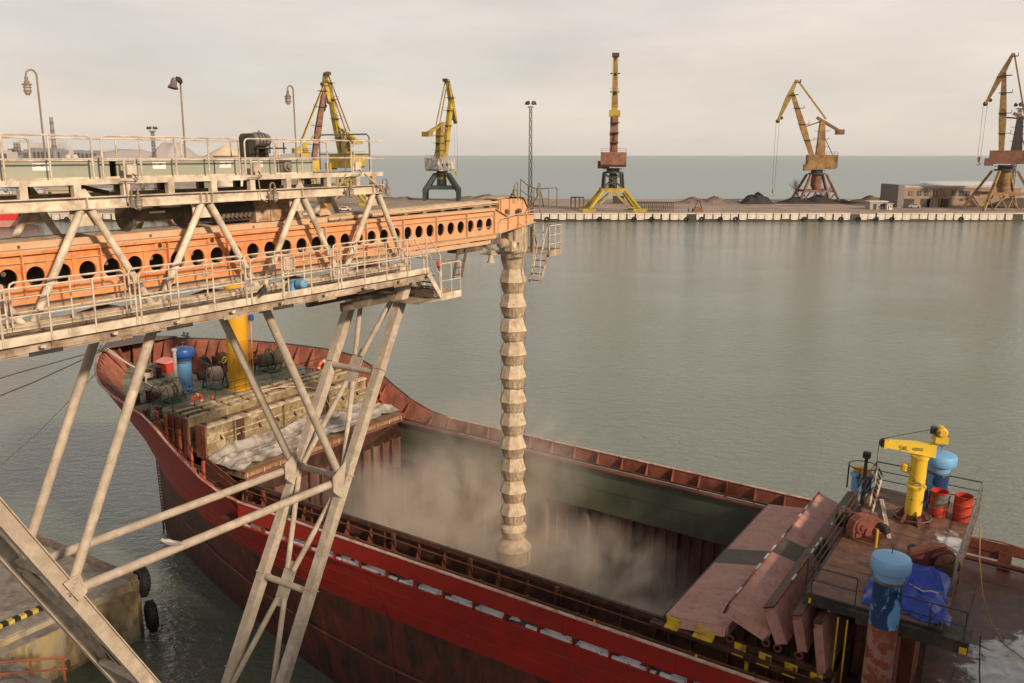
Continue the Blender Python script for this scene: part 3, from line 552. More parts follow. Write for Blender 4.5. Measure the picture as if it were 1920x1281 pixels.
part('ladder_carrier', MB().box(22.9, 24.2, 16.8, 17.3, 17.86, 18.02), M_DKBROWN, bo)
# platform round the spout
pl = part('head_platform', MB().box(27.45, 28.3, 16.15, 18.3, 17.44, 17.50).box(26.2, 27.45, 17.75, 18.3, 17.44, 17.50), M_DUSTY, bo)
part('platform_fascia', MB().box(27.45, 28.32, 16.12, 16.15, 17.38, 17.60).box(28.30, 28.32, 16.15, 18.3, 17.38, 17.60), M_CREAMD, pl)
part('platform_rail', rail_line([(27.47, 16.14, 17.5), (27.9, 16.14, 17.5), (28.29, 16.14, 17.5), (28.29, 16.9, 17.5), (28.29, 17.6, 17.5), (28.29, 18.28, 17.5), (27.6, 18.28, 17.5), (26.8, 18.28, 17.5), (26.2, 18.28, 17.5)], .98, .02, mids=(.33, .66)), M_RAIL, pl)
part('hanger', MB().beam((27.5, 16.9, 17.45), (27.5, 16.9, 19.1), .09, .09).beam((27.5, 17.75, 17.45), (27.5, 17.75, 19.6), .09, .09).beam((27.35, 16.95, 18.9), (28.0, 16.95, 17.6), .03, .04), M_DKBROWN, pl)
part('side_hanger', MB().beam((26.3, 16.9, 18.4), (26.3, 16.9, 17.4), .07, .07), M_CREAMD, pl)
part('top_guard_rail', rail_line([(26.4, 16.7, 19.42), (26.9, 16.7, 19.2), (27.3, 16.7, 19.1), (27.75, 16.7, 19.05), (28.35, 16.7, 19.05)], .72, .018), M_DKBROWN, bo)
part('top_guard_frame', MB().pipe([(27.72, 16.7, 18.9), (27.72, 16.7, 19.78), (28.9, 16.7, 19.78), (28.95, 16.7, 19.7), (28.95, 16.7, 19.1), (28.0, 16.7, 19.12)], .018).beam((27.0, 16.75, 18.95), (27.7, 16.75, 19.6), .05, .03).beam((27.75, 16.72, 19.75), (28.05, 16.72, 19.1), .025, .03), M_DKBROWN, bo)
sl = part('spout_ladder', MB().beam((27.55, 16.25, 17.45), (27.05, 16.25, 16.45), .03, .11).beam((27.55, 16.75, 17.45), (27.05, 16.75, 16.45), .03, .11), M_CREAMD, bo)
for i in range(4): part('rung', MB().beam((27.43 - i * .115, 16.25, 17.22 - i * .23), (27.43 - i * .115, 16.75, 17.22 - i * .23), .09, .03), M_DKBROWN, sl)
part('ladder_rail', MB().pipe([(27.5, 16.2, 17.5), (27.5, 16.2, 18.35), (27.42, 16.2, 18.42), (27.0, 16.2, 17.55), (26.85, 16.2, 16.55)], .018).pipe([(26.75, 16.35, 18.6), (26.72, 16.35, 16.6), (26.72, 16.35, 17.0), (27.0, 16.35, 17.9)], .016), M_RAIL, bo)
part('swan_pipe', MB().pipe([(25.1, 16.7, 18.1), (25.15, 16.7, 18.75), (25.3, 16.7, 18.86), (26.5, 16.72, 18.98), (27.4, 16.72, 19.05)], .014).pipe([(26.2, 16.4, 17.5), (26.2, 16.4, 18.7), (26.3, 16.4, 18.78), (26.6, 16.4, 18.75), (26.62, 16.4, 18.5)], .014), M_RAIL, bo)
part('tail_coupling', MB().lathe([(.1, 0), (.2, .02), (.2, .25), (.1, .3)], (18.75, 16.9, 17.95), 14, ax=(1, 0, 0)), mat('red_brown_drum', (.2, .07, .04), .7), bo)

# ---------------------------------------------------------------- loading spout
PX, PY = 26.93, 17.35
sp = thing('loading_spout', FG, (PX, PY, 5.3), 'dust coated telescopic bellows spout hanging from the boom into the hold', 'spout')
part('collar', MB().lathe([(.52, 18.5), (.52, 17.55), (.47, 17.5), (.42, 17.15), (.365, 16.93)], (PX, PY, 0), 12), M_DUSTY, sp)
NZ = 8
def oct_seg(prof, tw, mt, nm='bellows_ring', n=8):
    return part(nm, MB().lathe(prof, (PX, PY, 0), n, cap=False, ph=tw), mt, sp, smooth=20)
zs = [16.53 - .905 * i for i in range(11)]
rng = random.Random(3)
for i, z in enumerate(zs):
    z += rng.uniform(-.02, .02)
    k = 1 + rng.uniform(-.03, .03); tw = .25 + rng.uniform(-.05, .05)
    up = oct_seg([(.365, z + .42), (.38, z + .36), (.515 * k, z - .04), (.525 * k, z - .075)], tw, M_BELLOW)
    lo = part('bellows_fold', MB().lathe([(.50 * k, z - .07), (.475, z - .12), (.40, z - .42), (.37, z - .46), (.365, z - .49)], (PX, PY, 0), 16, cap=False, ph=tw), M_BELLOWD, sp, smooth=20)
for o in sp.children:
    if o.name.startswith('bellows'):
        for v in o.data.vertices: q = 1 + rng.uniform(-.022, .022); v.co.x = PX + (v.co.x - PX) * q; v.co.y = PY + (v.co.y - PY) * q; v.co.z += rng.uniform(-.012, .012)
zb = zs[-1] - .49
part('lower_cuff', MB().lathe([(.37, zb), (.44, zb - .06), (.52, zb - .12), (.53, zb - .17), (.51, zb - .19), (.53, zb - .23), (.52, zb - .27), (.50, zb - .29), (.46, zb - .5), (.36, zb - .62)], (PX, PY, 0), 12, cap=False), M_BELLOW, sp)
zb -= .62
part('outlet_hood', MB().lathe([(.36, zb + .02), (.42, zb - .03), (.70, zb - .34), (.72, zb - .40), (.70, zb - .44), (.71, zb - .95), (.66, zb - .95), (.66, zb - .5)], (PX, PY, 0), 16, cap=False), M_BELLOW, sp)
part('hoist_wire', MB().tube((PX + .5, PY - .2, 17.4), (PX + .5, PY - .2, zb + .4), .009, n=5).tube((PX - .5, PY + .2, 17.4), (PX - .5, PY + .2, zb + .4), .009, n=5), M_DKBROWN, sp)
part('strap', MB().box(PX - .06, PX + .02, PY - .735, PY - .72, zb - 1.05, zb - .42).box(PX + .66, PX + .74, PY - .3, PY - .27, zb - 1.1, zb - .5), M_BELLOW, sp)
part('shackle', MB().torus((PX + .5, PY - .2, zb + .36), .05, .012, ax=(0, 1, 0), n=10, m=5), M_DUSTY, sp)
# ---------------------------------------------------------------- the red cargo ship
def interp(x, tab):
    if x <= tab[0][0]: return tab[0][1]
    for (a, b), (c, d) in zip(tab, tab[1:]):
        if x <= c: return b + (d - b) * (x - a) / (c - a)
    return tab[-1][1]
HB_TOP = [(-25, 6.9), (29, 6.9), (32, 6.85), (34.5, 6.6), (36.5, 6.15), (38.5, 5.45), (40, 4.7), (41.5, 3.75), (43, 2.6), (44.2, 1.5), (45.1, .6), (45.6, 0.08)]
HB_MID = [(-25, 6.9), (19, 6.9), (24, 6.6), (28, 5.95), (32, 4.9), (36, 3.4), (39, 2.0), (41, .85), (42.4, .06)]
HB_WL = [(-25, 6.6), (16, 6.6), (20, 6.4), (24, 5.8), (28, 4.85), (32, 3.75), (36, 2.45), (39, 1.3), (41, .5), (42.2, .05)]
ZT = [(-25, 7.03), (27, 7.03), (28.3, 7.12), (29.6, 7.5), (31, 8.2), (32.3, 8.95), (33.4, 9.4), (35, 9.58), (40, 9.75), (45.6, 9.95)]
ZB = [(-25, 4.45), (20, 4.5), (30, 4.35), (42, 3.75)]
ZMAIN, ZFC = 6.05, 8.67
FR = [0, .1, .2, .28, .36, .42, .48, .54, .60, .64, .68, .72, .75, .78, .81, .84, .865, .89, .91, .93, .945, .96, .972, .982, .99, .996, 1.0]
def hull_pt(f, lev, side):
    # lev 0: keel side, 1: waterline, 2: band, 3: deck edge / slot, 4: rail
    xm = {0: 41.6, 1: 42.2, 2: 42.4, 3: 44.2, 4: 45.6}[lev]; X = -25 + f * (xm + 25)
    hb1 = interp(X, HB_WL); hb2 = interp(X, HB_MID); zb = interp(X, ZB); zt = interp(X, ZT)
    if lev == 0: return (X, side * hb1 * .9, -1.2)
    if lev == 1: return (X, side * hb1, .25)
    if lev == 2: return (X, side * hb2, zb)
    if lev == 4: return (X, side * interp(X, HB_TOP), zt)
    t = .42 if X > 28 else (6.05 - zb) / (zt - zb)
    tt = max(0, min(1, (X - 24) / 8.0)); zz = zb + (zt - zb) * .42 * tt + (6.06 - zb) * (1 - tt)
    hbt = interp(X, HB_TOP); fr = (zz - zb) / (zt - zb)
    return (X, side * (hb2 + (hbt - hb2) * (fr ** 1.25)), zz)
def strip(l0, l1, side, sub=1, f0=0, f1=1):
    m = MB(); fr = [f for f in FR if f0 <= f <= f1]
    for j in range(sub):
        a, b = j / sub, (j + 1) / sub
        r0 = [Vector(hull_pt(f, l0, side)).lerp(Vector(hull_pt(f, l1, side)), a) for f in fr]
        r1 = [Vector(hull_pt(f, l0, side)).lerp(Vector(hull_pt(f, l1, side)), b) for f in fr]
        n = len(fr); m.add(r0 + r1, [(i, i + 1, n + i + 1, n + i) for i in range(n - 1)])
    return m
M_HRED = mat('red_hull_paint', (0.37, 0.016, 0.010), .5, var=.16, scale=.5, stain=(.24, .014, .009), amount=.4, sscale=.6, soft=.2, stain2=(.12, .03, .015), amount2=.14, s2scale=2.2)
M_HRUST = mat('rusty_hull_paint', (0.175, 0.038, 0.023), .6, var=.3, scale=.6, stain=(.075, .032, .018), amount=.45, sscale=1.1, stretch=(1, 1, .45), stain2=(.025, .017, .015), amount2=.36, s2scale=1.6, soft=.12)
M_RBROWN = mat('red_brown_primer', (0.25, 0.075, 0.045), .7, var=.2, scale=1.2, stain=(.13, .045, .028), amount=.42, sscale=1.6, stretch=(1, 1, .5), stain2=(.30, .13, .07), amount2=.2, s2scale=4)
M_DECKG = mat('green_deck_paint', (0.20, 0.225, 0.165), .75, var=.22, scale=1.5, stain=(.16, .08, .04), amount=.42, sscale=1.3, stain2=(.22, .25, .22), amount2=.2, s2scale=2.5)
M_HOLDG = mat('green_coaming_paint', (0.055, 0.078, 0.052), .65, var=.25, scale=.9, stain=(.11, .11, .085), amount=.35, sscale=.8, stretch=(1, 1, .6), soft=.2, stain2=(.12, .05, .03), amount2=.1, s2scale=3)
M_HOLDR = mat('hold_red_brown', (0.125, 0.048, 0.035), .75, var=.3, scale=1.2, stretch=(1, 1, .2), stain=(.06, .032, .026), amount=.42, sscale=1.6, soft=.2, stain2=(.26, .19, .15), amount2=.22, s2scale=1.2)
M_DKRUST = mat('dark_rust_steel', (0.055, 0.026, 0.018), .6, var=.4, scale=3, stain=(.12, .05, .025), amount=.4, sscale=2.5)
M_PIPE = mat('rust_pipe', (0.135, 0.040, 0.024), .65, var=.3, scale=4, stain=(.09, .035, .02), amount=.4)
M_CAP = mat('worn_rail_cap', (0.44, 0.27, 0.19), .7, var=.3, scale=3, stain=(.55, .46, .38), amount=.45, sscale=2.5, stain2=(.25, .05, .03), amount2=.3, s2scale=4)
M_SNOW = mat('wet_snow', (0.62, 0.62, 0.64), .55, var=.10, scale=3, stain=(.33, .32, .32), amount=.33, sscale=2.2, soft=.15, bump=.5, bscale=9)
M_WETDECK = mat('wet_brown_deck', (0.105, 0.045, 0.030), .42, var=.35, scale=1.2, stain=(.045, .025, .02), amount=.42, sscale=.9, soft=.16, stain2=(.17, .075, .05), amount2=.25, s2scale=2.5)
M_BLUE = mat('sky_blue_paint', (0.145, 0.35, 0.62), .5, var=.10, scale=1.5, stain=(.22, .20, .19), amount=.14, sscale=3, soft=.05)
M_DBLUE = mat('dark_blue_paint', (0.02, 0.075, 0.28), .4, var=.12)
M_BLUEW = mat('patched_blue_paint', (0.135, 0.34, 0.62), .5, var=.08, scale=2, stain=(.015, .045, .14), amount=.52, sscale=1.35, soft=.015, stretch=(1, 1, .55))
M_YEL = mat('yellow_crane_paint', (0.66, 0.43, 0.03), .5, var=.1, stain=(.12, .10, .07), amount=.26, sscale=2.2, soft=.03, stain2=(.30, .15, .03), amount2=.12)
M_YELM = mat('mast_yellow_paint', (0.66, 0.33, 0.015), .45, var=.07, stain=(.35, .16, .02), amount=.12, sscale=2)
M_ROPE = mat('grey_tan_rope', (0.54, 0.44, 0.34), .95, var=.3, scale=14, stretch=(1, 1, 1), bump=.8, bscale=40)
M_OLIVE = mat('olive_rope', (0.16, 0.16, 0.09), .95, var=.3, scale=12, bump=.8, bscale=40)
M_DGREEN = mat('deck_green_steel', (0.04, 0.11, 0.065), .5, var=.2, stain=(.12, .05, .03), amount=.25)
M_LIFE = mat('lifebuoy_orange', (0.75, 0.13, 0.04), .5, var=.08)

ship = thing('cargo_ship', FS, (15, 0, 0), 'rusty red cargo ship with an open hold being loaded', 'ship')
for sd_ in (1, -1):
    part('lower_hull', strip(0, 1, sd_, 1).add([], []), M_HRUST, ship, fix=False)
    part('side_plating', strip(1, 2, sd_, 4), M_HRUST, ship, fix=False)
    part('sheer_strake', strip(2, 3, sd_, 3), M_HRED, ship, fix=False)
    part('bow_bulwark', strip(3, 4, sd_, 3, .733, 1), M_HRED, ship, fix=False)
part('stern_plate', MB().add([hull_pt(0, l, s_) for l in (0, 1, 2, 3) for s_ in (1, -1)], [(0, 1, 3, 2), (2, 3, 5, 4), (4, 5, 7, 6)]), M_HRUST, ship)
def hull_y(X, z):
    zb, zt = interp(X, ZB), interp(X, ZT); tt = max(0, min(1, (X - 24) / 8.0)); hb2, hbt = interp(X, HB_MID), interp(X, HB_TOP)
    fr = max(0, min(1, (z - zb) / (zt - zb))); z3 = zb + (zt - zb) * .42 * tt + (6.06 - zb) * (1 - tt); f3 = (z3 - zb) / (zt - zb); y3 = hb2 + (hbt - hb2) * f3 ** 1.25
    return hb2 + (y3 - hb2) * fr / f3 if fr < f3 else y3 + (hbt - y3) * (fr - f3) / (1 - f3)
for sd_ in (1,):
    for f in (.30, .36, .42, .48, .54, .60, .66, .72, .78):
        part('weld_seam', MB().pipe([Vector(hull_pt(f, 1, sd_)).lerp(Vector(hull_pt(f, 2, sd_)), k / 4) + Vector((0, .004, 0)) for k in range(5)] + [Vector(hull_pt(f, 2, sd_)).lerp(Vector(hull_pt(f, 3, sd_)), k / 3) + Vector((0, .004, 0)) for k in range(1, 4)], .014, 4), M_HRUST, ship)
    for k in (.33, .66): part('weld_seam', MB().pipe([Vector(hull_pt(f, 2, sd_)).lerp(Vector(hull_pt(f, 3, sd_)), k) + Vector((0, .002, 0)) for f in FR[:-3]], .012, 4), M_HRED, ship)
    part('paint_edge', MB().pipe([Vector(hull_pt(f, 2, sd_)) + Vector((0, .004, 0)) for f in FR[:-2]], .022, 5), M_HRUST, ship)
# rubbing strake on the near side
rb = MB(); rb.pipe([(x, interp(x, HB_MID) - (interp(x, HB_MID) - interp(x, HB_WL)) * .45 + .02, 2.35) for x in range(-24, 38, 2)], .07, 6)
part('rubbing_strake', rb, M_HRUST, ship)
# near and far bulwark plates with freeing slot below
XB = 27.3
for sd_ in (1, -1):
    xs = [-25 + (XB + 25) * i / 14 for i in range(15)]
    for i in range(14):
        m = MB(); a, b = xs[i], xs[i + 1] - .012
        if sd_ == -1 and b < 2.6: continue
        m.box(a, b, sd_ * 6.9 - .02, sd_ * 6.9 + .02, 6.33, 7.0); part('bulwark_plate', m, M_HRED if sd_ == 1 else M_RBROWN, ship)
        part('bulwark_cap', MB().box(a, b, sd_ * 6.9 - .07, sd_ * 6.9 + .06, 7.0, 7.035), M_CAP, ship)
    for i in range(42):
        x = -24.6 + i * 1.26
        if x > XB or (sd_ == -1 and x < 3): continue
        part('bulwark_stay', MB().prism([(x, sd_ * 6.875, 6.06), (x, sd_ * 6.42, 6.06), (x, sd_ * 6.80, 6.98), (x, sd_ * 6.875, 6.98)], (.025, 0, 0)), M_RBROWN if sd_ == -1 else M_PIPE, ship)
        if sd_ == 1 and random.random() < .22: part('slot_cover', MB().box(x + .1, x + .1 + random.uniform(.5, 1.0), 6.85, 6.875, 6.07, 6.33), mat('slot_plate', (.30, .19, .12), .8, var=.4, scale=2, stain=(.2, .06, .03), amount=.4), ship)
        if sd_ == 1: part('slot_bracket', MB().box(x + .03, x + .09, 6.85, 6.91, 6.05, 6.335), M_HRED, ship)
part('slot_lip', MB().box(-25, XB, 6.86, 6.94, 6.02, 6.055), M_HRED, ship)
for x in (11.3, 8.05, 4.4): part('mooring_ring', MB().torus((x, 6.86, 7.07), .055, .018, ax=(1, 0, 0), n=12, m=6), M_YEL, ship)
# main deck strips
for a, b in ((5.3, 6.86), (-6.86, -5.3)):
    part('side_deck', MB().box(-25, 28.5, a, b, 6.03, 6.05), M_DKRUST if a > 0 else M_WETDECK, ship)
sn = MB(); rs = random.Random(5)
def blob(m, cx, cy, z, rx, ry, n=30):
    ph = [rs.uniform(0, 6.28) for _ in range(4)]; n = max(n, 30); pts = []
    for k in range(n):
        t = 2 * math.pi * k / n; q = 1 + .17 * math.sin(2 * t + ph[0]) + .12 * math.sin(3 * t + ph[1]) + .08 * math.sin(7 * t + ph[2]) + .05 * math.sin(13 * t + ph[3])
        pts.append((cx + rx * math.cos(t) * q, cy + ry * math.sin(t) * q, z))
    m.add([(cx, cy, z + .012)] + pts, [(0, k + 1, (k + 1) % n + 1) for k in range(n)])
for x in [i * .9 - 6 for i in range(38)]:
    if rs.random() < .82: blob(sn, x, 6.62, 6.056, rs.uniform(.35, .62), .20)
    if rs.random() < .9: sn.box(x - .05, x + rs.uniform(.6, .89), 6.76, 6.858, 6.056, 6.056 + rs.uniform(.03, .09))
part('deck_snow', sn, M_SNOW, ship, kind='stuff', smooth=60, fix=False)
# hold: coaming, walls, floor
HX0, HX1, HY = 4.6, 29.0, 5.2
for sd_ in (1, -1):
    part('coaming_inner', MB().box(HX0, HX1, sd_ * HY - .03, sd_ * HY + .03, 4.85, 6.88), M_HOLDG, ship)
    part('coaming_ledge', MB().box(HX0, HX1, sd_ * HY - .06, sd_ * HY + .22, 6.88, 6.95), M_DKRUST if sd_ == 1 else M_PIPE, ship)
    part('coaming_lip', MB().box(HX0, HX1, sd_ * HY + (.16 if sd_ == 1 else -.16) - .02, sd_ * HY + (.16 if sd_ == 1 else -.16) + .02, 6.95, 7.03), M_DKRUST, ship)
    part('coaming_outer', MB().box(HX0, HX1, sd_ * (HY + .12) - .01, sd_ * (HY + .12) + .01, 6.05, 6.87), M_DKRUST, ship)
    hw = lambda x: min(5.85, interp(x, HB_WL) * .9 - .12)
    part('hold_shelf', MB().box(HX0, HX1, min(sd_ * HY, sd_ * 5.9), max(sd_ * HY, sd_ * 5.9), 4.80, 4.85), M_HOLDR, ship)
    for i in range(44):
        x = HX0 + .25 + i * .55
        q = hw(x) - .10; part('hold_frame', MB().beam((x, sd_ * (q + .05), -.9), (x, sd_ * (q + .05), 4.8), .06, .1, up=(0, 1, 0)) if i % 4 else MB().beam((x, sd_ * (q - .08), -.9), (x, sd_ * (q - .08), 4.8), .22, .34, up=(0, 1, 0)), M_HOLDR, ship)
    xs_ = [HX0, 12, 16, 18, 20, 22, 24, 26, 28, HX1]; part('hold_side', MB().add([(x, sd_ * hw(x), -1) for x in xs_] + [(x, sd_ * hw(x), 4.82) for x in xs_], [(i, i + 1, 11 + i, 10 + i) for i in range(9)]), M_HOLDR, ship, fix=False)
    part('coaming_seam', MB().box(HX0, HX1, sd_ * HY - sd_ * .05 - .01, sd_ * HY - sd_ * .05 + .01, 5.9, 5.93), M_HOLDG, ship)
for i in range(21):
    x = HX0 + .6 + i * 1.17
    part('coaming_stay', MB().prism([(x, 5.34, 6.06), (x, 5.75, 6.06), (x, 5.42, 6.86), (x, 5.34, 6.86)], (.03, 0, 0)), M_PIPE, ship)
    if i % 3 == 1: part('cleat', MB().box(x - .05, x + .08, 5.42, 5.55, 6.55, 6.98).torus((x + .02, 5.58, 6.62), .05, .015, ax=(0, 1, 0), n=8, m=5), M_PIPE, ship)
for i, (yy, zz, rr) in enumerate(((5.95, 6.52, .055), (6.12, 6.30, .035), (5.62, 6.80, .03))):
    part('deck_pipe', MB().tube((-2, yy, zz), (28.2, yy, zz), rr, n=10), M_PIPE, ship)
for i in range(16):
    x = -1 + i * 1.9
    part('pipe_flange', MB().lathe([(.095, 0), (.095, .09)], (x, 5.95, 6.52), 10, ax=(1, 0, 0)), M_PIPE, ship)
    part('pipe_post', MB().box(x + .5, x + .56, 5.92, 5.98, 6.05, 6.50), M_PIPE, ship)
    if i % 2: part('handrail_post', MB().box(x + .9, x + .96, 5.48, 5.53, 6.05, 6.9), M_PIPE, ship)
part('hold_end', MB().prism([(HX1, -3.9, -1), (HX1, 3.9, -1), (HX1, 5.2, 4.6), (HX1, 5.3, 6.9), (HX1, -5.3, 6.9), (HX1, -5.2, 4.6)], (.06, 0, 0)), M_HOLDR, ship)
for i in range(13): part('end_frame', MB().box(HX1 - .2, HX1 - .002, -4.37 + i * .72, -4.27 + i * .72, .6, 6.2), M_HOLDR, ship)
part('hold_aft_end', MB().box(HX0 - .06, HX0, -5.9, 5.9, -1, 6.9), M_HOLDR, ship)
hf = MB().grid(lambda u, v: (HX0 + (HX1 - HX0) * u, (2 * v - 1) * min(5.8, interp(HX0 + (HX1 - HX0) * u, HB_WL) * .9 - .14), -.6 + 2.3 * math.exp(-(((HX0 + (HX1 - HX0) * u) - 17.35) / 3.6) ** 2 - ((-5.88 + 11.76 * v - 1.8) / 3.2) ** 2)), 40, 24)
solo('grain_pile', hf, mat('grain', (.36, .26, .15), .95, var=.2, bump=.8, bscale=30), FS, (17, 1.8, -.6), 'pale loose grain heap at the bottom of the hold under the spout', 'grain')
# forecastle
FCX = 34.0
FRB = sorted(set(FR + [.70, .735, .765, .795, .825, .85, .878, .90, .92, .938, .953, .966, .978]))
def fc_row(z, inset, x0=FCX, x1=99):
    out = []
    for f in FRB:
        p3 = Vector(hull_pt(f, 3, 1)); p4 = Vector(hull_pt(f, 4, 1))
        if not (x0 <= p4.x <= x1): continue
        k = 1 if z is None else max(0, min(1, (z - p3.z) / (p4.z - p3.z)))
        p = p3.lerp(p4, k); q = max(0, min(1, (p4.x - 38) / 7))
        out.append((p.x - inset * 1.6 * q, max(.02, p.y - inset * (1 + q)), p.z))
    return out
r1 = fc_row(ZFC, .05); dk = MB()
r0 = [(FCX, r1[0][1], ZFC)] + r1
n_ = len(r0); dk.add([(x, y, z) for x, y, z in r0] + [(x, -y, z) for x, y, z in r0], [(i, i + 1, n_ + i + 1, n_ + i) for i in range(n_ - 1)])
part('forecastle_deck', dk, M_DECKG, ship, fix=False, smooth=0)
part('forecastle_front', MB().prism([(FCX - .05, -4.7, 6.0), (FCX - .05, 4.7, 6.0), (FCX - .05, 6.1, ZFC - .004), (FCX - .05, -6.1, ZFC - .004)], (.04, 0, 0)), M_RBROWN, ship)
for sd_ in (1, -1):
    top = [(x, sd_ * y, z) for x, y, z in fc_row(None, .06)]; bot = [(x, sd_ * y, z - .02) for x, y, z in fc_row(ZFC, .04)]
    n_ = len(top); part('bulwark_lining', MB().add(bot + top, [(i, i + 1, n_ + i + 1, n_ + i) for i in range(n_ - 1)]), M_RBROWN, ship, fix=False)
    cap = [(x, sd_ * y, z + .012) for x, y, z in fc_row(None, .02)]
    part('bulwark_cap', MB().pipe([(27.3, sd_ * 6.9, 7.03)] + [(x, sd_ * (interp(x, HB_TOP)), interp(x, ZT) + .01) for x in (28.3, 29, 29.6, 30.3, 31, 31.7, 32.3, 33, 33.5)] + [(x, y + sd_ * .02, z) for x, y, z in cap], .055, 6), mat('pale_red_cap', (.36, .15, .11), .6, var=.3, stain=(.5, .4, .33), amount=.35, sscale=2) if sd_ == 1 else M_DARK, ship)
    T_ = fc_row(None, .10); B_ = fc_row(ZFC, .07)
    for i in range(1, len(T_) - 2):
        for k in (0,):
            a = Vector(T_[i]).lerp(Vector(T_[i + 1]), k); b = Vector(B_[i]).lerp(Vector(B_[i + 1]), k)
            a.y *= sd_; b.y *= sd_; dirn = Vector((-(.0 if i < 6 else .35), -sd_, 0)).normalized()
            part('bulwark_stay', MB().prism([b, b + dirn * .55, a + dirn * .08, a], (.035, 0, 0)), M_RBROWN, ship)
    # sloping part abreast of the stowed hatch covers
    tp = [(x, sd_ * y, z) for x, y, z in fc_row(None, .05, 26.5, FCX + 1.6)]; bt = [(x, sd_ * y, z) for x, y, z in fc_row(6.05, .05, 26.5, FCX + 1.6)]; n_ = len(tp)
    part('ramp_lining', MB().add(bt + tp, [(i, i + 1, n_ + i + 1, n_ + i) for i in range(n_ - 1)]), M_RBROWN, ship, fix=False)
    for x in (28.0, 29.6, 31.2, 32.8):
        zt_ = interp(x, ZT) - .1; ya = hull_y(x, 6.4) - .32; yb = hull_y(x, zt_) - .10; part('ramp_stay', MB().prism([(x, sd_ * ya, 6.4), (x, sd_ * (ya - .4), 6.4), (x, sd_ * (yb - .08), zt_), (x, sd_ * yb, zt_)], (.03, 0, 0)), M_RBROWN, ship)
# stem head plate and fairleads
part('stem_head', MB().prism([(43.1, -2.3, 9.98), (43.6, 2.0, 9.98), (44.6, 1.1, 10.0), (45.55, 0, 10.02), (44.6, -1.2, 10.0)], (0, 0, .06)), mat('stem_grey', (.10, .08, .075), .6), ship)
for y, x in ((1.9, 43.5), (-2.4, 43.1), (.75, 44.2), (-1.0, 44.2)): part('stem_bracket', MB().prism([(x, y, ZFC), (x - .8, y * .7, ZFC), (x - .1, y, 9.95), (x + .1, y, 9.95)], (.0, .06, 0)), M_RBROWN, ship)
for p in ((43.3, 2.15, 9.98), (42.9, -2.75, 9.95)):
    fl_ = part('fairlead', MB().box(p[0] - .3, p[0] + .3, p[1] - .1, p[1] + .1, p[2], p[2] + .06), M_GREYM, ship)
    for d in (-.16, .16): part('roller', MB().lathe([(.09, 0), (.06, .04), (.06, .14), (.09, .18)], (p[0] + d, p[1], p[2] + .06), 10), M_GREYM, fl_)
part('jack_staff', MB().tube((44.5, .1, 10.0), (44.5, .1, 11.6), .05, n=8), M_YELM, ship)
part('stem_bar', MB().pipe([(42.28, 0, -.8), (42.28, 0, .3), (42.48, 0, 3.75), (43.3, 0, 6.0), (44.3, 0, 7.8), (45.6, 0, 9.9)], .06, 6), M_HRUST, ship)
dm = MB()
for i in range(18): dm.box(41.55 - .01 * i, 41.68 - .01 * i, .40 + .012 * i, .44 + .012 * i, .35 + i * .18, .42 + i * .18)
part('draft_mark', dm, M_CREAM, ship, kind='stuff')
# mast
ms = part('mast', MB().lathe([(.62, 0), (.52, .02), (.52, 5.3), (.40, 5.4)], (35.5, -.25, ZFC), 22), M_YELM, ship, label='thick yellow mast on the foredeck')
part('mast_flange', MB().lathe([(.55, 0), (.56, .03), (.55, .06)], (35.5, -.25, ZFC + 2.6), 22, cap=False), M_YELM, ms)
part('mast_ladder', MB().tube((35.3, -.85, ZFC + .1), (35.3, -.85, ZFC + 5), .025, n=6).tube((35.05, -.80, ZFC + .1), (35.05, -.80, ZFC + 5), .025, n=6), M_YELM, ms)
part('mast_box', MB().box(35.0, 35.2, .22, .34, ZFC + .75, ZFC + 1.25), M_YELM, ms)
# mushroom ventilators
def vent(x, y, z0, h, r, R_, lab, mcap, mbody, mfoot, foot):
    v = part('ventilator', MB().lathe([(r, foot), (r, h - .75), (r * 1.02, h - .72), (r * 1.02, h - .68)], (x, y, z0), 20), mbody, ship, label=lab)
    part('vent_foot', MB().lathe([(r * 1.01, 0), (r * 1.01, foot + .01)], (x, y, z0), 20), mfoot, v)
    part('vent_band', MB().lathe([(r * 1.05, h - .76), (r * 1.09, h - .74), (r * 1.09, h - .69), (r * 1.05, h - .67)], (x, y, z0), 20, cap=False), M_GREYM, v)
    part('vent_neck', MB().lathe([(r * 1.0, h - .70), (r * 1.12, h - .40)], (x, y, z0), 20, cap=False), mcap, v)
    part('vent_cap', MB().lathe([(r * .9, h - .46), (R_ * .95, h - .44), (R_, h - .40), (R_, h - .17), (R_ * .93, h - .08), (R_ * .55, h), (.02, h + .02)], (x, y, z0), 26), mcap, v)
    part('hand_wheel', MB().torus((x, y, z0 + h + .24), .10, .014, n=14, m=5).tube((x, y, z0 + h), (x, y, z0 + h + .24), .014, n=5).box(x - .09, x + .09, y - .008, y + .008, z0 + h + .232, z0 + h + .248), M_GREYM, v)
    return v
v1 = vent(37.2, 1.7, ZFC - .6, 2.9, .36, .56, 'blue mushroom ventilator with dark blue cap on the foredeck', M_DBLUE, M_BLUE, M_PIPE, .55)
part('vent_plate', MB().box(36.72, 36.745, 1.62, 1.95, 10.62, 10.78), M_WHITE, v1)
for a, z in ((2.6, 9.35), (1.9, 9.0), (2.9, 8.95), (2.2, 8.75), (1.7, 8.78)): part('paint_patch', MB().lathe([(.07, 0), (.075, .006), (.02, .012)], (37.2 + .355 * math.cos(a + 1.2), 1.7 + .355 * math.sin(a + 1.2), z), 9, ax=(math.cos(a + 1.2), math.sin(a + 1.2), 0)), M_DBLUE, v1)
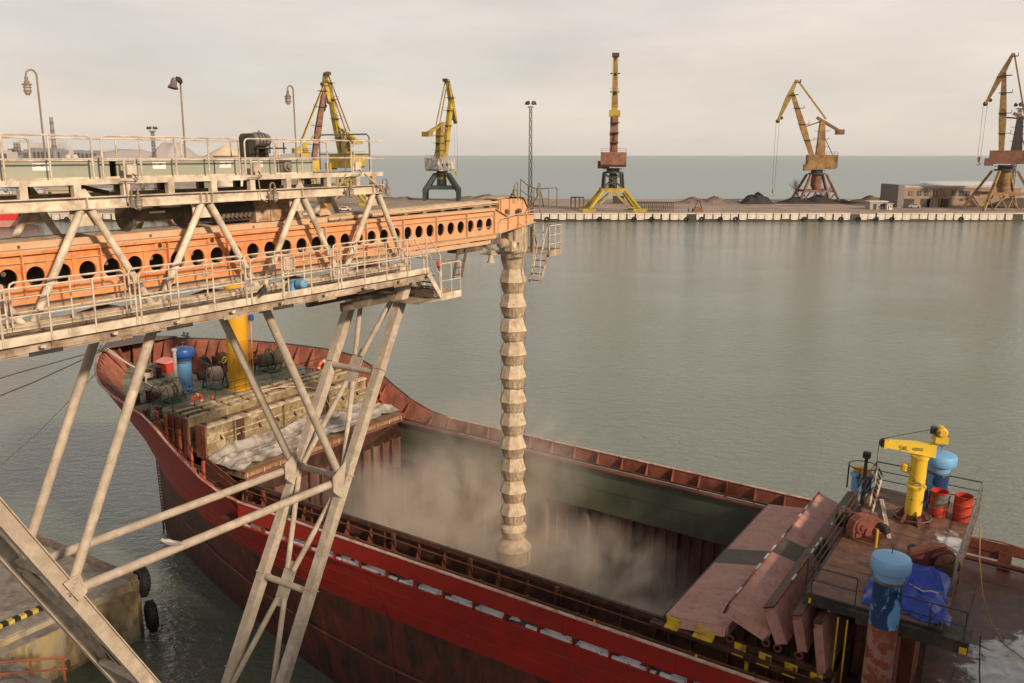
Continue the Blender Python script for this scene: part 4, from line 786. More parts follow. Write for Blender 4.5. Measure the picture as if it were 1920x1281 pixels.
vp = part('vent_pipe', MB().tube((37.0, 2.35, 8.67), (37.0, 2.35, 9.6), .14, n=12).tube((37.0, 2.35, 9.6), (37.0, 2.35, 10.9), .09, n=12).lathe([(.1, 0), (.14, .06), (.14, .14), (.05, .18)], (37.0, 2.35, 10.88), 12), mat('galvanised', (.42, .40, .38), .55, stain=(.3, .25, .2), amount=.4), ship)
part('lantern', MB().lathe([(.06, 0), (.13, .03), (.13, .28), (.06, .33)], (34.95, -.75, 12.2), 12), M_DBLUE, ship)
# tool box
bxm = MB().box(40.9, 41.7, -.85, .1, ZFC, ZFC + .55); tbx = part('deck_locker', bxm, mat('locker_red', (.45, .045, .03), .5, var=.12), ship, label='red deck locker with pink sun-bleached lid')
part('locker_lid', MB().prism([(40.82, -.95, ZFC + .55), (41.78, -.95, ZFC + .55), (41.78, -.42, ZFC + .70), (40.82, -.42, ZFC + .70)][:0] or [(40.82, -.95, ZFC + .55), (40.82, -.38, ZFC + .72), (40.82, .2, ZFC + .55)], (.96, 0, 0)), mat('locker_pink', (.62, .22, .20), .6), tbx)
# winches with rope drums
def winch(x, y, z, ax, r, w, drums, rope, lab):
    a = Vector(ax).normalized(); c = Vector((x, y, z)); wn_ = part('mooring_winch', MB().box(x - .5, x + .5, y - .35, y + .35, ZFC, ZFC + .10), M_DGREEN, ship, label=lab)
    part('shaft', MB().tube(c - a * (w * drums / 2 + .3), c + a * (w * drums / 2 + .3), .05, n=8), M_GREYM, wn_)
    for k in range(drums):
        o = c + a * ((k - (drums - 1) / 2) * (w + .12))
        prof = []
        nt = 9
        for i in range(nt):
            q = -w / 2 + w * i / nt; prof += [(r * .56, q), (r * .63, q + w / nt / 2)]
        prof.append((r * .56, w / 2))
        part('rope_coil', MB().lathe(prof, o, 18, ax=a), rope, wn_, smooth=0)
        for sg in (-1, 1):
            m = MB().torus(o + a * sg * (w / 2 + .03), r, .022, ax=a, n=24, m=5)
            e1 = a.cross(Vector((0, 0, 1))).normalized(); e2 = a.cross(e1)
            for j in range(6):
                t = j * math.pi / 3 + .3; m.tube(o + a * sg * (w / 2 + .03), o + a * sg * (w / 2 + .03) + (e1 * math.cos(t) + e2 * math.sin(t)) * r, .016, n=5)
            part('drum_rim', m, M_GREYM, wn_)
    for sg in (-1, 1):
        o = c + a * sg * (w * drums / 2 + .22); m = MB(); s2 = a.cross(Vector((0, 0, 1))).normalized()
        m.beam((o.x + s2.x * .35, o.y + s2.y * .35, ZFC), o, .06, .06).beam((o.x - s2.x * .35, o.y - s2.y * .35, ZFC), o, .06, .06)
        part('side_stand', m, M_DGREEN, wn_)
    part('gear_case', MB().lathe([(.2, 0), (.2, .22)], c - a * (w * drums / 2 + .55), 14, ax=a), M_DKRUST, wn_)
    return wn_
winch(36.6, .35, 9.40, (-.25, -1, 0), .60, .62, 1, M_ROPE, 'winch drum of pale rope between blue ventilator and yellow mast')
winch(36.4, 3.2, 9.2, (.2, -1, 0), .52, .52, 2, M_ROPE, 'double rope drum winch nearest the quay side of the foredeck')
winch(36.9, -3.6, 9.35, (-.2, -1, 0), .6, .6, 2, M_OLIVE, 'double winch with olive rope beyond the yellow mast')
# windlass
wl = part('windlass', MB().box(38.6, 40.2, -2.8, -1.0, ZFC, ZFC + .12), M_DKRUST, ship)
for y in (-2.5, -1.3): part('gypsy', MB().lathe([(.2, 0), (.42, .05), (.42, .12), (.28, .2), (.42, .28), (.42, .35), (.2, .4)], (39.3, y, ZFC + .55), 16, ax=(0, 1, 0)), M_DKRUST, wl)
part('windlass_gear', MB().prism([(38.7, -1.0, ZFC + .1), (39.9, -1.0, ZFC + .1), (39.8, -1.0, ZFC + .7), (39.3, -1.0, ZFC + .95), (38.8, -1.0, ZFC + .7)], (0, .3, 0)), M_PIPE, wl)
part('brake_wheel', MB().torus((38.5, -1.8, ZFC + .75), .18, .02, ax=(1, .2, .3), n=14, m=5).tube((38.5, -1.8, ZFC + .75), (39.0, -1.8, ZFC + .5), .02, n=5), M_YEL, wl)
part('windlass_motor', MB().lathe([(.16, 0), (.18, .05), (.18, .5), (.12, .55)], (39.9, -.9, ZFC + .1), 12), M_DARK, wl)
def bollard(x, y, mt=M_DKRUST, nm='bollard', h=.5, r=.14):
    b_ = part('bollard', MB().box(x - .2, x + .2, y - .55, y + .55, ZFC, ZFC + .06), mt, ship)
    for d in (-.32, .32): part('bollard_post', MB().lathe([(r, 0), (r, h * .8), (r * 1.25, h * .82), (r * 1.25, h), (r * .4, h * 1.03)], (x, y + d, ZFC + .05), 12), mt, b_)
    return b_
bollard(40.6, 1.1); bollard(39.4, -4.4); bollard(34.6, 5.4); bollard(40.3, -2.9); bollard(37.2, 4.1, M_DKRUST)
part('rope_wrap', MB().lathe([(.24, .1), (.26, .14), (.24, .18), (.27, .22), (.25, .27), (.27, .32), (.24, .36)], (40.6, 1.42, ZFC + .05), 14), M_ROPE, ship)
part('capstan_coil', MB().lathe([(.30, 0), (.34, .05), (.30, .1), (.34, .15), (.3, .2), (.33, .26), (.2, .3)], (39.0, 1.2, ZFC), 14), mat('old_rope', (.28, .2, .1), .95, var=.3, scale=10), ship)
for p, q in (((39.4, 3.9, ZFC), (39.9, 4.25, 9.5)), ((38.7, 4.2, ZFC), (39.2, 4.75, 9.5)), ((40.6, -1.9, ZFC), (40.7, -2.2, 9.3))): part('fender_davit', MB().tube(p, q, .09, n=10), M_DGREEN, ship)
for pts in ([(39.8, 2.2, ZFC + .02), (39.6, 2.8, ZFC + .4), (39.2, 3.1, ZFC + .02)], [(38.8, 2.5, ZFC + .02), (38.6, 3.0, ZFC + .3), (38.2, 3.5, ZFC + .02)], [(41.5, 1.2, ZFC + .02), (41.2, 1.8, ZFC + .5), (41.0, 1.9, ZFC + .02)]): part('deck_cable', MB().pipe(pts, .02, 5), M_DARK, ship)
part('far_eye_plate', MB().torus((43.0, -2.2, 9.4), .12, .05, ax=(1, .4, 0), n=12, m=6), M_WHITE, ship)
for a in ((34.2, 5.2), (34.15, -5.6)): pass
# forecastle front rail
fr_ = part('break_rail', rail_line([(34.1, 5.9 - i * 1.18, ZFC) for i in range(11)], .95, .02, mids=(.33, .66)), M_DARK, ship)
for y in (5.6, 2.6, -4.0): part('rail_stay', MB().box(33.98, 34.10, y - .06, y + .06, ZFC - .6, ZFC + .55), mat('orange_red_stay', (.42, .09, .045), .6, var=.25), ship)
# ladder way, red posts beside the stowed covers
for x, z0, z1 in ((33.7, 7.9, 9.0), (32.6, 7.5, 8.6), (31.6, 7.2, 8.1), (30.6, 7.0, 7.7)):
    y = hull_y(x, z0) - .45; part('deck_stanchion', MB().beam((x, y, z0 - .5), (x, y, z1), .11, .11), mat('orange_red_stay', (0, 0, 0)), ship)
for i in range(5):
    x = 29.4 + i * .95; z = 6.35 + i * .34; part('side_step', MB().box(x, x + .93, 5.2, hull_y(x + .95, z - .03) - .12, z - .03, z), M_WETDECK, ship)
part('ramp_rail', MB().pipe([(34.0, 6.1, 9.5), (33.0, 6.0, 8.9), (31.8, 5.9, 8.5), (31.5, 5.85, 8.2), (30.4, 5.7, 7.4), (28.9, 5.6, 6.75)], .025).pipe([(34.0, 6.3, 9.3), (32.6, 6.2, 8.6), (31.5, 6.2, 8.0), (30.0, 6.2, 7.2), (28.8, 6.2, 6.8)], .025), M_DARK, ship)
part('coaming_bracket', MB().prism([(31.2, 5.3, 6.06), (31.2, 5.3, 7.6), (28.2, 5.3, 6.5), (28.2, 5.3, 6.06)], (0, .06, 0)), M_PIPE, ship)
part('fore_deck_well', MB().prism([(29.06, -5.3, 6.03), (29.06, 5.3, 6.03), (33.94, 4.6, 6.03), (33.94, -4.6, 6.03)], (0, 0, .02)), M_DKRUST, ship)
part('fore_coaming', MB().box(29.0, 29.2, -5.4, 5.4, 6.05, 6.9), M_DKRUST, ship)
part('far_red_frame', MB().beam((31.5, -6.1, 6.1), (31.9, -5.9, 8.4), .07, .07).beam((30.6, -6.1, 6.1), (31.0, -5.9, 8.0), .07, .07).beam((30.7, -6.0, 7.3), (31.8, -6.0, 7.6), .06, .06).beam((30.2, -6.1, 6.2), (31.4, -5.95, 7.5), .06, .06), mat('orange_red_stay', (0, 0, 0)), ship)
# ---------------------------------------------------------------- hatch covers
M_PINK = mat('faded_pink_cover', (0.50, 0.265, 0.22), .6, var=.12, scale=.7, stain=(.36, .17, .14), amount=.4, sscale=.8, soft=.2, stain2=(.11, .05, .025), amount2=.10, s2scale=3.5)
M_BEIGE = mat('rusty_beige_cover', (0.24, 0.185, 0.098), .7, var=.14, scale=1.5, stain=(.12, .055, .025), amount=.36, sscale=2.2, soft=.07, stain2=(.44, .38, .26), amount2=.3, s2scale=1.5)
M_BEIGET = mat('rusty_beige_edge', (0.46, 0.37, 0.26), .75, var=.18, scale=3, stain=(.17, .075, .035), amount=.34, sscale=3.2)
def slab_yz(x0, z0, x1, z1, th, y0, y1, m, ch=0.0):
    """panel whose cross-section runs from (x0,z0) to (x1,z1), thickness th on its underside, spanning y0..y1"""
    a = Vector((x0, 0, z0)); b = Vector((x1, 0, z1)); d = (b - a).normalized(); nn = Vector((-d.z, 0, d.x))
    if nn.z < 0: nn = -nn
    poly = [a, b, b - nn * th, a - nn * th]
    m.prism([(p.x, y0, p.z) for p in poly], (0, y1 - y0, 0)); return a, b, d, nn
CVS = [(9.62, 7.16, 7.66, 7.42, 'widest pink hatch cover lying nearly flat, nearest the open hold', .30), (7.68, 8.12, 6.40, 7.66, 'second pink hatch cover from the hold, tilted up with a snowy edge', .32),
       (6.38, 8.47, 5.93, 7.46, 'third pink hatch cover from the hold, standing steeply', .30), (5.62, 8.44, 5.36, 7.40, 'fourth pink hatch cover from the hold, squeezed upright', .24), (5.05, 8.38, 4.78, 6.8, 'last pink hatch cover, hanging upright under the brown platform', .22)]
for i, (xa, za, xb, zb_, lab, th) in enumerate(CVS):
    h = thing('hatch_cover', FS, ((xa + xb) / 2, 0, min(za, zb_)), lab, 'hatch cover', 'folded pink hatch covers')
    m = MB(); a, b, d, nn = slab_yz(xa, za, xb, zb_, th, -5.05, 5.38, m)
    part('panel', m, M_PINK, h)
    L_ = (b - a).length
    # end chamfer plate, edge frame and hinge wheels
    for y in (5.38, -5.05):
        sg = 1 if y > 0 else -1
        c0 = a + d * .06 - nn * .02; c1 = b - d * .06 - nn * .02
        part('end_plate', MB().add([(c0.x, y, c0.z), (c1.x, y, c1.z), (c1.x - nn.x * th * .8, y + sg * .16, c1.z - nn.z * th * .8), (c0.x - nn.x * th * .8, y + sg * .16, c0.z - nn.z * th * .8), (c0.x - nn.x * th, y, c0.z - nn.z * th), (c1.x - nn.x * th, y, c1.z - nn.z * th)], [(0, 1, 2, 3), (3, 2, 5, 4)]), M_PINK, h)
    ed = a - d * .03 - nn * th * .5
    part('edge_channel', MB().beam((ed.x, -5.1, ed.z), (ed.x, 5.42, ed.z), .05, th * 1.04, up=tuple(nn)), M_DKRUST, h)
    if i in (1, 2, 3, 4):
        top = a + nn * .01 - d * .035
        part('edge_rib', MB().beam((top.x, -5.0, top.z), (top.x, 5.3, top.z), .06, .03, up=tuple(nn)), M_RBROWN, h)
        sm = MB(); y = 5.2
        while y > -4:
            l = rs.uniform(.1, .5); 
            if rs.random() < .45: sm.beam((top.x, y, top.z + .03), (top.x, y - l, top.z + .03), .06, .03)
            y -= l + rs.uniform(.1, .9)
        part('edge_snow', sm, M_SNOW, h, kind='stuff')
    for k, q in enumerate((a, b) if i == 0 else (b,)):
        for dx in ((0, .24) if i == 0 and k == 0 else (0,)):
            c = q - nn * th * .8 + Vector((dx * d.x, 0, 0)) + Vector((0, 0, -.05))
            part('wheel', MB().torus((c.x - (.0 if i else .1), 5.50, c.z), .10, .035, ax=(0, 1, 0), n=16, m=7), M_PIPE, h)
    if i < 3:
        c0 = a.lerp(b, .0) + nn * .004; c1 = b + nn * .004
        part('walk_strip', MB().add([(c0.x, 1.15, c0.z), (c1.x, .75, c1.z), (c1.x, -.55, c1.z), (c0.x, -.15, c0.z)], [(0, 1, 2, 3)]), mat('dark_walk_strip', (.075, .055, .04), .55, var=.3, scale=2, stain=(.13, .09, .05), amount=.3), h, fix=False)
# track with yellow blocks
tk = part('cover_track', MB().prism([(10.0, 5.44, 6.96), (9.0, 5.44, 6.96), (7.6, 5.44, 6.90), (4.4, 5.44, 6.66), (4.4, 5.44, 6.52), (7.6, 5.44, 6.78), (10, 5.44, 6.86)], (0, .26, 0)), M_DKRUST, ship)
for x, w_ in ((9.1, .42), (8.0, .62), (7.05, .34), (6.3, .36), (5.55, .36), (4.85, .34)):
    z = 7.02 if x > 7.5 else 6.93 - (7.6 - x) * .075
    part('track_block', MB().prism([(x, 5.46, z - .06), (x + w_, 5.46, z - .03), (x + w_, 5.46, z + .19), (x, 5.46, z + .17)], (0, .05, 0)).prism([(x, 5.50, z - .06), (x + w_, 5.50, z - .05), (x + w_, 5.72, z - .08), (x, 5.72, z - .09)], (0, 0, .03)), mat('worn_yellow', (.62, .42, .03), .6, var=.15, stain=(.12, .05, .02), amount=.3, sscale=3), tk)
part('track_post', MB().beam((6.95, 5.6, 5.9), (6.95, 5.6, 6.75), .14, .1), mat('worn_yellow', (0, 0, 0)), ship)
part('track_bulkhead', MB().box(4.35, 9.3, 5.32, 5.36, 6.05, 6.78), M_DKRUST, ship)
for x in (6.0, 5.3, 4.6): part('stowed_wheel', MB().torus((x, 5.46, 6.36), .10, .03, ax=(0, 1, 0), n=16, m=6), M_PIPE, ship)

# forward covers: one flat under the tarpaulin, four stowed upright
fcov = thing('hatch_cover', FS, (30, 0, 6.95), 'rusty beige hatch cover lying flat under the grey tarpaulin, fore end of hold', 'hatch cover', 'stowed beige hatch covers')
part('panel', MB().box(28.98, 31.1, -5.2, 5.1, 6.98, 7.34), M_BEIGE, fcov)
part('edge_beam', MB().box(28.86, 28.976, -5.25, 5.15, 7.28, 7.36).box(28.86, 28.976, -5.25, 5.15, 6.96, 7.04), M_RBROWN, fcov)
for i in range(12): part('edge_rib', MB().box(28.9, 28.975, -5.15 + i * .92, -5.09 + i * .92, 7.042, 7.278), M_BEIGET, fcov)
for i, (x, th, zt_, lean, lab) in enumerate(((33.62, .30, 9.05, .10, 'rearmost stowed beige hatch cover standing beside the rope winches'), (33.12, .28, 9.02, .10, 'second stowed beige hatch cover from the foredeck'), (32.62, .28, 8.98, .10, 'third stowed beige hatch cover from the foredeck'), (31.42, .62, 8.85, .0, 'foremost stowed beige hatch cover with ribbed face towards the hold'))):
    h = thing('hatch_cover', FS, (x, 0, 6.98), lab, 'hatch cover', 'stowed beige hatch covers')
    z0 = 7.3 if i < 3 else 7.36
    part('panel', MB().prism([(x, -5.2, z0), (x + th, -5.2, z0), (x + th + lean * 0, -5.2, zt_), (x, -5.2, zt_)], (0, 10.25, 0)), M_BEIGE, h)
    n = 9
    for k in range(n):
        y0 = -5.15 + k * 10.2 / n
        part('top_edge_plate', MB().box(x - .03, x + .13, y0, y0 + 10.2 / n - .16, zt_ + .002, zt_ + .05), M_BEIGET, h)
        part('edge_notch_rib', MB().prism([(x + .13, y0 + 10.2 / n - .14, zt_ + .002), (x + th, y0 + 10.2 / n - .14, zt_ + .002), (x + .13, y0 + 10.2 / n - .14, zt_ + .12)], (0, .03, 0)), M_DKRUST, h)
    part('end_post', MB().box(x - .02, x + th + .02, 5.055, 5.13, z0, zt_ - .03), M_RBROWN, h)
    if i == 3:
        xf = x - .001
        for zz, hh, dep in ((8.78, .10, .10), (8.30, .05, .05), (8.05, .04, .04), (7.5, .07, .08)):
            part('face_stringer', MB().box(xf - dep, xf, -5.2, 5.05, zz, zz + hh), M_BEIGET, h)
        for y in (3.55, .6, -2.35): part('face_rib', MB().box(xf - .16, xf - .001, y, y + .06, 7.4, 8.775), M_BEIGE, h)
        for k in range(9): part('face_knee', MB().prism([(xf - .001, 4.3 - k * 1.1, 8.06), (xf - .22, 4.3 - k * 1.1, 8.10), (xf - .001, 4.3 - k * 1.1, 8.29)], (0, .03, 0)), M_DKRUST, h)
        part('dark_slot', MB().box(xf - .012, xf - .002, 2.95, 3.5, 7.6, 8.75), M_DKRUST, h)
        part('top_trough', MB().box(x + .15, x + .6, -5.1, 5.0, zt_ + .003, zt_ + .012), mat('rust_trough', (.22, .12, .07), .8, stain=(.12, .06, .03), amount=.4), h)
# tarpaulin
def crumple(x, y, sc=1.0, seed=0.0):
    return (math.sin(x * 3.1 + seed) * math.sin(y * 2.3 + 1.3 * math.sin(x * 1.7 + seed)) * .5 + math.sin(x * 7.3 + y * 4.1 + seed * 2) * .25 + math.sin(y * 9.7 - x * 5.2 + 2 * math.sin(y * 2.1)) * .18) * sc
tp = MB()
def tarp_fn(u, v):
    y = 5.25 - v * 10.6; w_ = 1.0 + .35 * math.sin(v * 9 + .5); x = 29.15 + u * 2.1 * (.85 + .12 * w_)
    rd = lambda q, e: (1 - abs(math.sin(q))) ** e
    hgt = .06 + .07 * math.sin(u * math.pi) + .15 * rd(x * 2.6 + .9 * math.sin(y * .8) + .35 * math.sin(y * 2.1), 1.6) + .09 * rd(x * 4.1 - y * .55 + .7 * math.sin(y * 1.3 + 1), 2.2) + .05 * rd(y * 1.7 + x * 1.2 + math.sin(x * 1.5), 2.5) + .012 * crumple(x * 4, y * 3, 1, .7)
    if v > .42 and v < .62: hgt += .28 * math.sin((v - .42) / .2 * math.pi) * u
    if u > .8: hgt += (u - .8) * 1.0
    if v < .04: hgt -= (.04 - v) * 6
    return (x + crumple(y, x, .08), y + crumple(x * 1.4, y, .07, 2), 7.36 + max(.015, hgt))
tp.grid(tarp_fn, 44, 190)
solo('tarpaulin', tp, mat('grey_tarpaulin', (.38, .345, .315), .5, var=.2, scale=2.5, stain=(.15, .12, .095), amount=.45, sscale=1.8), FS, (30.2, 0, 7.36), 'crumpled grey tarpaulin spread on the flat hatch cover', 'tarpaulin', smooth=80)
solo('tie_rope', MB().pipe([(33.2, .6, 9.12), (32.8, -.6, 9.15), (32.3, -1.4, 9.05), (32.05, -1.9, 8.95), (31.5, -2.1, 8.7), (31.2, -2.2, 8.2), (30.9, -2.2, 7.72)], .028), M_ROPE, FS, (32, -1.2, 9), 'frayed pale rope trailing over the stowed hatch covers onto the tarpaulin', 'rope')

# lifebuoys
for (c, ax, lab) in (((34.05, 3.45, 9.15), (1, .15, .1), 'orange lifebuoy hanging on the rail near the rope winches'), ((34.05, -4.75, 9.15), (1, -.1, .15), 'orange lifebuoy on the rail beyond the yellow mast')):
    lb = thing('lifebuoy', FS, c, lab, 'lifebuoy', 'lifebuoys')
    part('ring', MB().torus(c, .30, .085, ax=ax, n=24, m=10), M_LIFE, lb)
    for k in range(4): part('band', MB().torus(c, .30, .09, ax=ax, n=3, m=10, a0=k * math.pi / 2 - .12, a1=k * math.pi / 2 + .12), M_WHITE, lb)

AFT0 = set(bpy.data.objects)
# ---------------------------------------------------------------- aft: platform, winches, crane
ZP = 8.88
plm = part('platform', MB().box(1.9, 5.42, -5.0, 4.72, ZP - .05, ZP), mat('brown_platform', (.20, .10, .068), .6, var=.25, scale=1.2, stain=(.10, .05, .035), amount=.42, sscale=1.2, soft=.15, stain2=(.28, .16, .12), amount2=.25, s2scale=3), ship)
part('platform_side', MB().box(1.85, 5.48, 4.722, 4.80, ZP - .34, ZP + .02).box(5.42, 5.50, -5.0, 4.72, ZP - .3, ZP + .02), M_DARK, plm)
part('catwalk', MB().box(1.25, 4.6, 3.9, 4.92, ZP - .12, ZP - .055), M_DARK, ship)
part('catwalk_edge', MB().box(1.25, 4.0, 4.922, 4.96, ZP - .40, ZP - .05).box(1.22, 1.25, 3.9, 4.96, ZP - .40, ZP - .05), M_DARK, ship)
part('yellow_cap', MB().box(1.24, 1.42, 4.962, 4.99, ZP - .38, ZP - .2), M_YEL, ship)
part('yellow_cap', MB().box(5.25, 5.32, 4.802, 4.83, ZP - .26, ZP - .12), M_YEL, ship)
for x, y in ((4.9, 4.4), (2.3, 4.4), (4.9, -4.6), (2.3, -4.6), (3.9, 3.6)): part('platform_leg', MB().beam((x, y, 6.05), (x, y, ZP - .06), .16, .16), M_DKRUST, ship)
part('deck_house', MB().box(2.6, 4.2, -4.0, 3.4, 6.05, ZP - .06), M_RBROWN, ship)
part('house_pillar', MB().box(2.95, 3.25, 3.5, 4.3, 6.05, ZP - .13), M_RBROWN, ship)
part('yellow_ladder', MB().tube((4.45, 4.95, 6.1), (4.45, 4.95, 8.5), .025, n=6).tube((4.2, 4.95, 6.1), (4.2, 4.95, 8.5), .025, n=6), M_YEL, ship)
for k in range(8): part('floor_seam', MB().box(1.95, 5.4, -4.6 + k * 1.2, -4.585 + k * 1.2, ZP + .001, ZP + .006), M_DKRUST, plm)
# rails round the platform
part('platform_rail', rail_line([(5.46, 4.7, ZP), (5.46, 3.2, ZP), (5.46, 1.6, ZP), (5.46, 0, ZP), (5.46, -1.6, ZP), (5.46, -3.2, ZP), (5.46, -4.9, ZP)], 1.0, .024, mids=(.33, .66)), M_DARK, plm)
part('platform_rail', rail_line([(5.46, -4.92, ZP), (4.3, -4.92, ZP), (3.1, -4.92, ZP), (1.95, -4.92, ZP)], 1.0, .024, mids=(.33, .66)), M_DARK, plm)
part('platform_rail', rail_line([(1.93, -4.92, ZP), (1.93, -3.0, ZP), (1.93, -1.0, ZP), (1.93, 1.0, ZP), (1.93, 2.6, ZP)], 1.0, .03, mids=(.33, .66)), M_GREYM, plm)
part('near_rail', rail_line([(1.35, 4.88, ZP - .05), (2.2, 4.88, ZP - .05), (3.05, 4.88, ZP - .05)], .8, .02, mids=(.5,)), M_DARK, plm)
part('near_rail', rail_line([(4.1, 4.7, ZP), (5.3, 4.7, ZP)], .8, .018, mids=(.5,)), M_DARK, plm)
part('signal_post', MB().tube((5.5, -2.9, ZP), (5.5, -2.9, ZP + 1.9), .06, n=8).box(5.38, 5.62, -3.02, -2.8, ZP + 1.75, ZP + 1.95), M_DARK, plm)
def wn_aft(c, yaw, lab):
    x, y = c; w_ = part('deck_winch', MB().box(x - .45, x + .45, y - .35, y + .35, ZP, ZP + .08), M_PIPE, ship, label=lab)
    ca, sa = math.cos(yaw), math.sin(yaw); u = Vector((ca, sa, 0)); s_ = Vector((-sa, ca, 0)); o = Vector((x, y, ZP))
    prof = [(-.62, .08), (.62, .08), (.66, .34), (.58, .52), (-.05, .78), (-.35, .80), (-.58, .66), (-.68, .40)]
    M_W = mat('red_brown_winch', (.21, .065, .045), .5, var=.15, stain=(.1, .04, .03), amount=.3)
    part('gear_housing', MB().prism([o + u * a - s_ * .05 + Vector((0, 0, b)) for a, b in prof], s_ * .30), M_W, w_)
    part('drum', MB().lathe([(.22, 0), (.22, .08), (.36, .09), (.36, .13), (.22, .14), (.22, .5), (.36, .51), (.36, .56), (.1, .58)], o - u * .3 + s_ * .26 + Vector((0, 0, .42)), 18, ax=s_), M_DKRUST, w_)
    part('side_disc', MB().lathe([(.24, 0), (.24, .04), (.10, .06), (.10, .1)], o - u * .32 - s_ * .05 + Vector((0, 0, .44)), 18, ax=-s_), M_W, w_)
    part('motor', MB().lathe([(.13, 0), (.15, .03), (.15, .36), (.1, .42)], o + u * .42 - s_ * .05 + Vector((0, 0, .36)), 12, ax=-s_), M_DARK, w_)
    part('hand_brake', MB().tube(o - u * .05 - s_ * .42, o - u * .05 - s_ * .42 + Vector((0, 0, .5)), .07, n=8), M_W, w_)
    return w_
w1 = wn_aft((4.75, -.1), -2.2, 'red brown deck winch on the hold side of the platform'); wn_aft((2.75, .95), .35, 'red brown deck winch with rounded cover on the aft side of the platform')
part('yellow_lever', MB().tube((4.35, .55, ZP), (4.35, .55, ZP + .6), .04, n=7), M_YEL, w1)
# small cargo crane
DX, DY = 3.75, -2.4
cr_ = part('deck_crane', MB().lathe([(.27, .25), (.27, 1.2), (.32, 1.22), (.32, 1.30), (.26, 1.32), (.26, 2.25), (.29, 2.27), (.29, 2.36), (.15, 2.38)], (DX, DY, ZP), 20), M_YEL, ship, label='small yellow deck crane with horizontal jib')
part('crane_base', MB().lathe([(.42, 0), (.42, .05), (.32, .08), (.28, .28)], (DX, DY, ZP), 20), M_PIPE, cr_)
part('base_ring', MB().torus((DX, DY, ZP + .2), .6, .02, n=24, m=5), M_GREYM, cr_)
for k in range(6): part('base_knee', MB().prism([(DX + .28 * math.cos(k * 1.047), DY + .28 * math.sin(k * 1.047), ZP), (DX + .6 * math.cos(k * 1.047), DY + .6 * math.sin(k * 1.047), ZP), (DX + .28 * math.cos(k * 1.047), DY + .28 * math.sin(k * 1.047), ZP + .45)], (.02, .02, 0)), M_PIPE, cr_)
jd = Vector((1.0, .40, 0)).normalized(); js = Vector((-jd.y, jd.x, 0)); jo = Vector((DX, DY, ZP + 2.38))
part('jib', MB().prism([jo - jd * .45 - js * .13 + Vector((0, 0, -.03)), jo - jd * .45 - js * .13 + Vector((0, 0, .46)), jo + jd * 1.12 - js * .13 + Vector((0, 0, .42)), jo + jd * 1.12 - js * .13 + Vector((0, 0, .20))], js * .26), mat('bright_yellow_paint', (.72, .50, .05), .45, var=.06), cr_)
M_CRL = mat('stencil_brown', (.25, .17, .05), .7)
def stencil(txt, x0, z0, hgt, wd):
    seg = {'S': 'abdgfc'.replace('b', '').replace('e', ''), }
    m = MB(); q = x0
    D = {'S': [(0, 1, 1, 1), (0, .5, 0, 1), (0, .5, 1, .5), (1, 0, 1, .5), (0, 0, 1, 0)], 'W': [(0, 1, .25, 0), (.25, 0, .5, .7), (.5, .7, .75, 0), (.75, 0, 1, 1)], 'L': [(0, 0, 0, 1), (0, 0, 1, 0)], '1': [(.5, 0, .5, 1)], '0': [(0, 0, 0, 1), (1, 0, 1, 1), (0, 0, 1, 0), (0, 1, 1, 1)], 'K': [(0, 0, 0, 1), (0, .5, 1, 1), (0, .5, 1, 0)], 'G': [(0, 0, 0, 1), (0, 1, 1, 1), (0, 0, 1, 0), (1, 0, 1, .5), (.5, .5, 1, .5)]}
    for ch in txt:
        for a, b, c, d in D.get(ch, []):
            p = jo + jd * (q - a * wd) + js * .136 + Vector((0, 0, z0 + b * hgt)); p2 = jo + jd * (q - c * wd) + js * .136 + Vector((0, 0, z0 + d * hgt))
            m.beam(p, p2, .025, .006, up=tuple(js))
        q -= wd * 1.45
    return m
part('jib_lettering', stencil('SWL', .72, .17, .14, .075), M_CRL, cr_); part('jib_lettering', stencil('100KG', .32, .19, .085, .05), M_CRL, cr_)
part('jib_sheave', MB().lathe([(.13, 0), (.17, .03), (.13, .06), (.17, .09), (.13, .12)], jo + jd * 1.18 - js * .06 + Vector((0, 0, .33)), 16, ax=js), M_DARK, cr_)
part('jib_head', MB().beam(jo + jd * 1.1 + Vector((0, 0, .31)), jo + jd * 1.2 + Vector((0, 0, .31)), .28, .32), M_YEL, cr_)
part('crane_winch', MB().lathe([(.12, 0), (.17, .03), (.17, .42), (.12, .46)], jo - jd * .55 - js * .2 + Vector((0, 0, .88)), 14, ax=js).beam(jo - jd * .75 + Vector((0, 0, .62)), jo - jd * .35 + Vector((0, 0, .62)), .5, .2), M_YEL, cr_)
part('winch_motor', MB().box(jo.x - jd.x * .35 - .13, jo.x - jd.x * .35 + .13, jo.y - .3, jo.y - .06, jo.z + .78, jo.z + 1.0), M_DARK, cr_)
part('slew_motor', MB().lathe([(.1, 0), (.13, .03), (.13, .24), (.08, .28)], (DX + .42, DY + .1, ZP + 1.75), 10).box(DX + .2, DX + .42, DY + .04, DY + .16, ZP + 1.7, ZP + 1.8), M_YEL, cr_)
part('crane_wire', MB().pipe([jo - jd * .5 + Vector((0, 0, 1.0)), jo + jd * 1.15 + Vector((0, 0, .5)), jo + jd * 1.34 + Vector((0, 0, .33)), jo + jd * 1.34 + Vector((0, 0, -2.3))], .012), M_DARK, cr_)
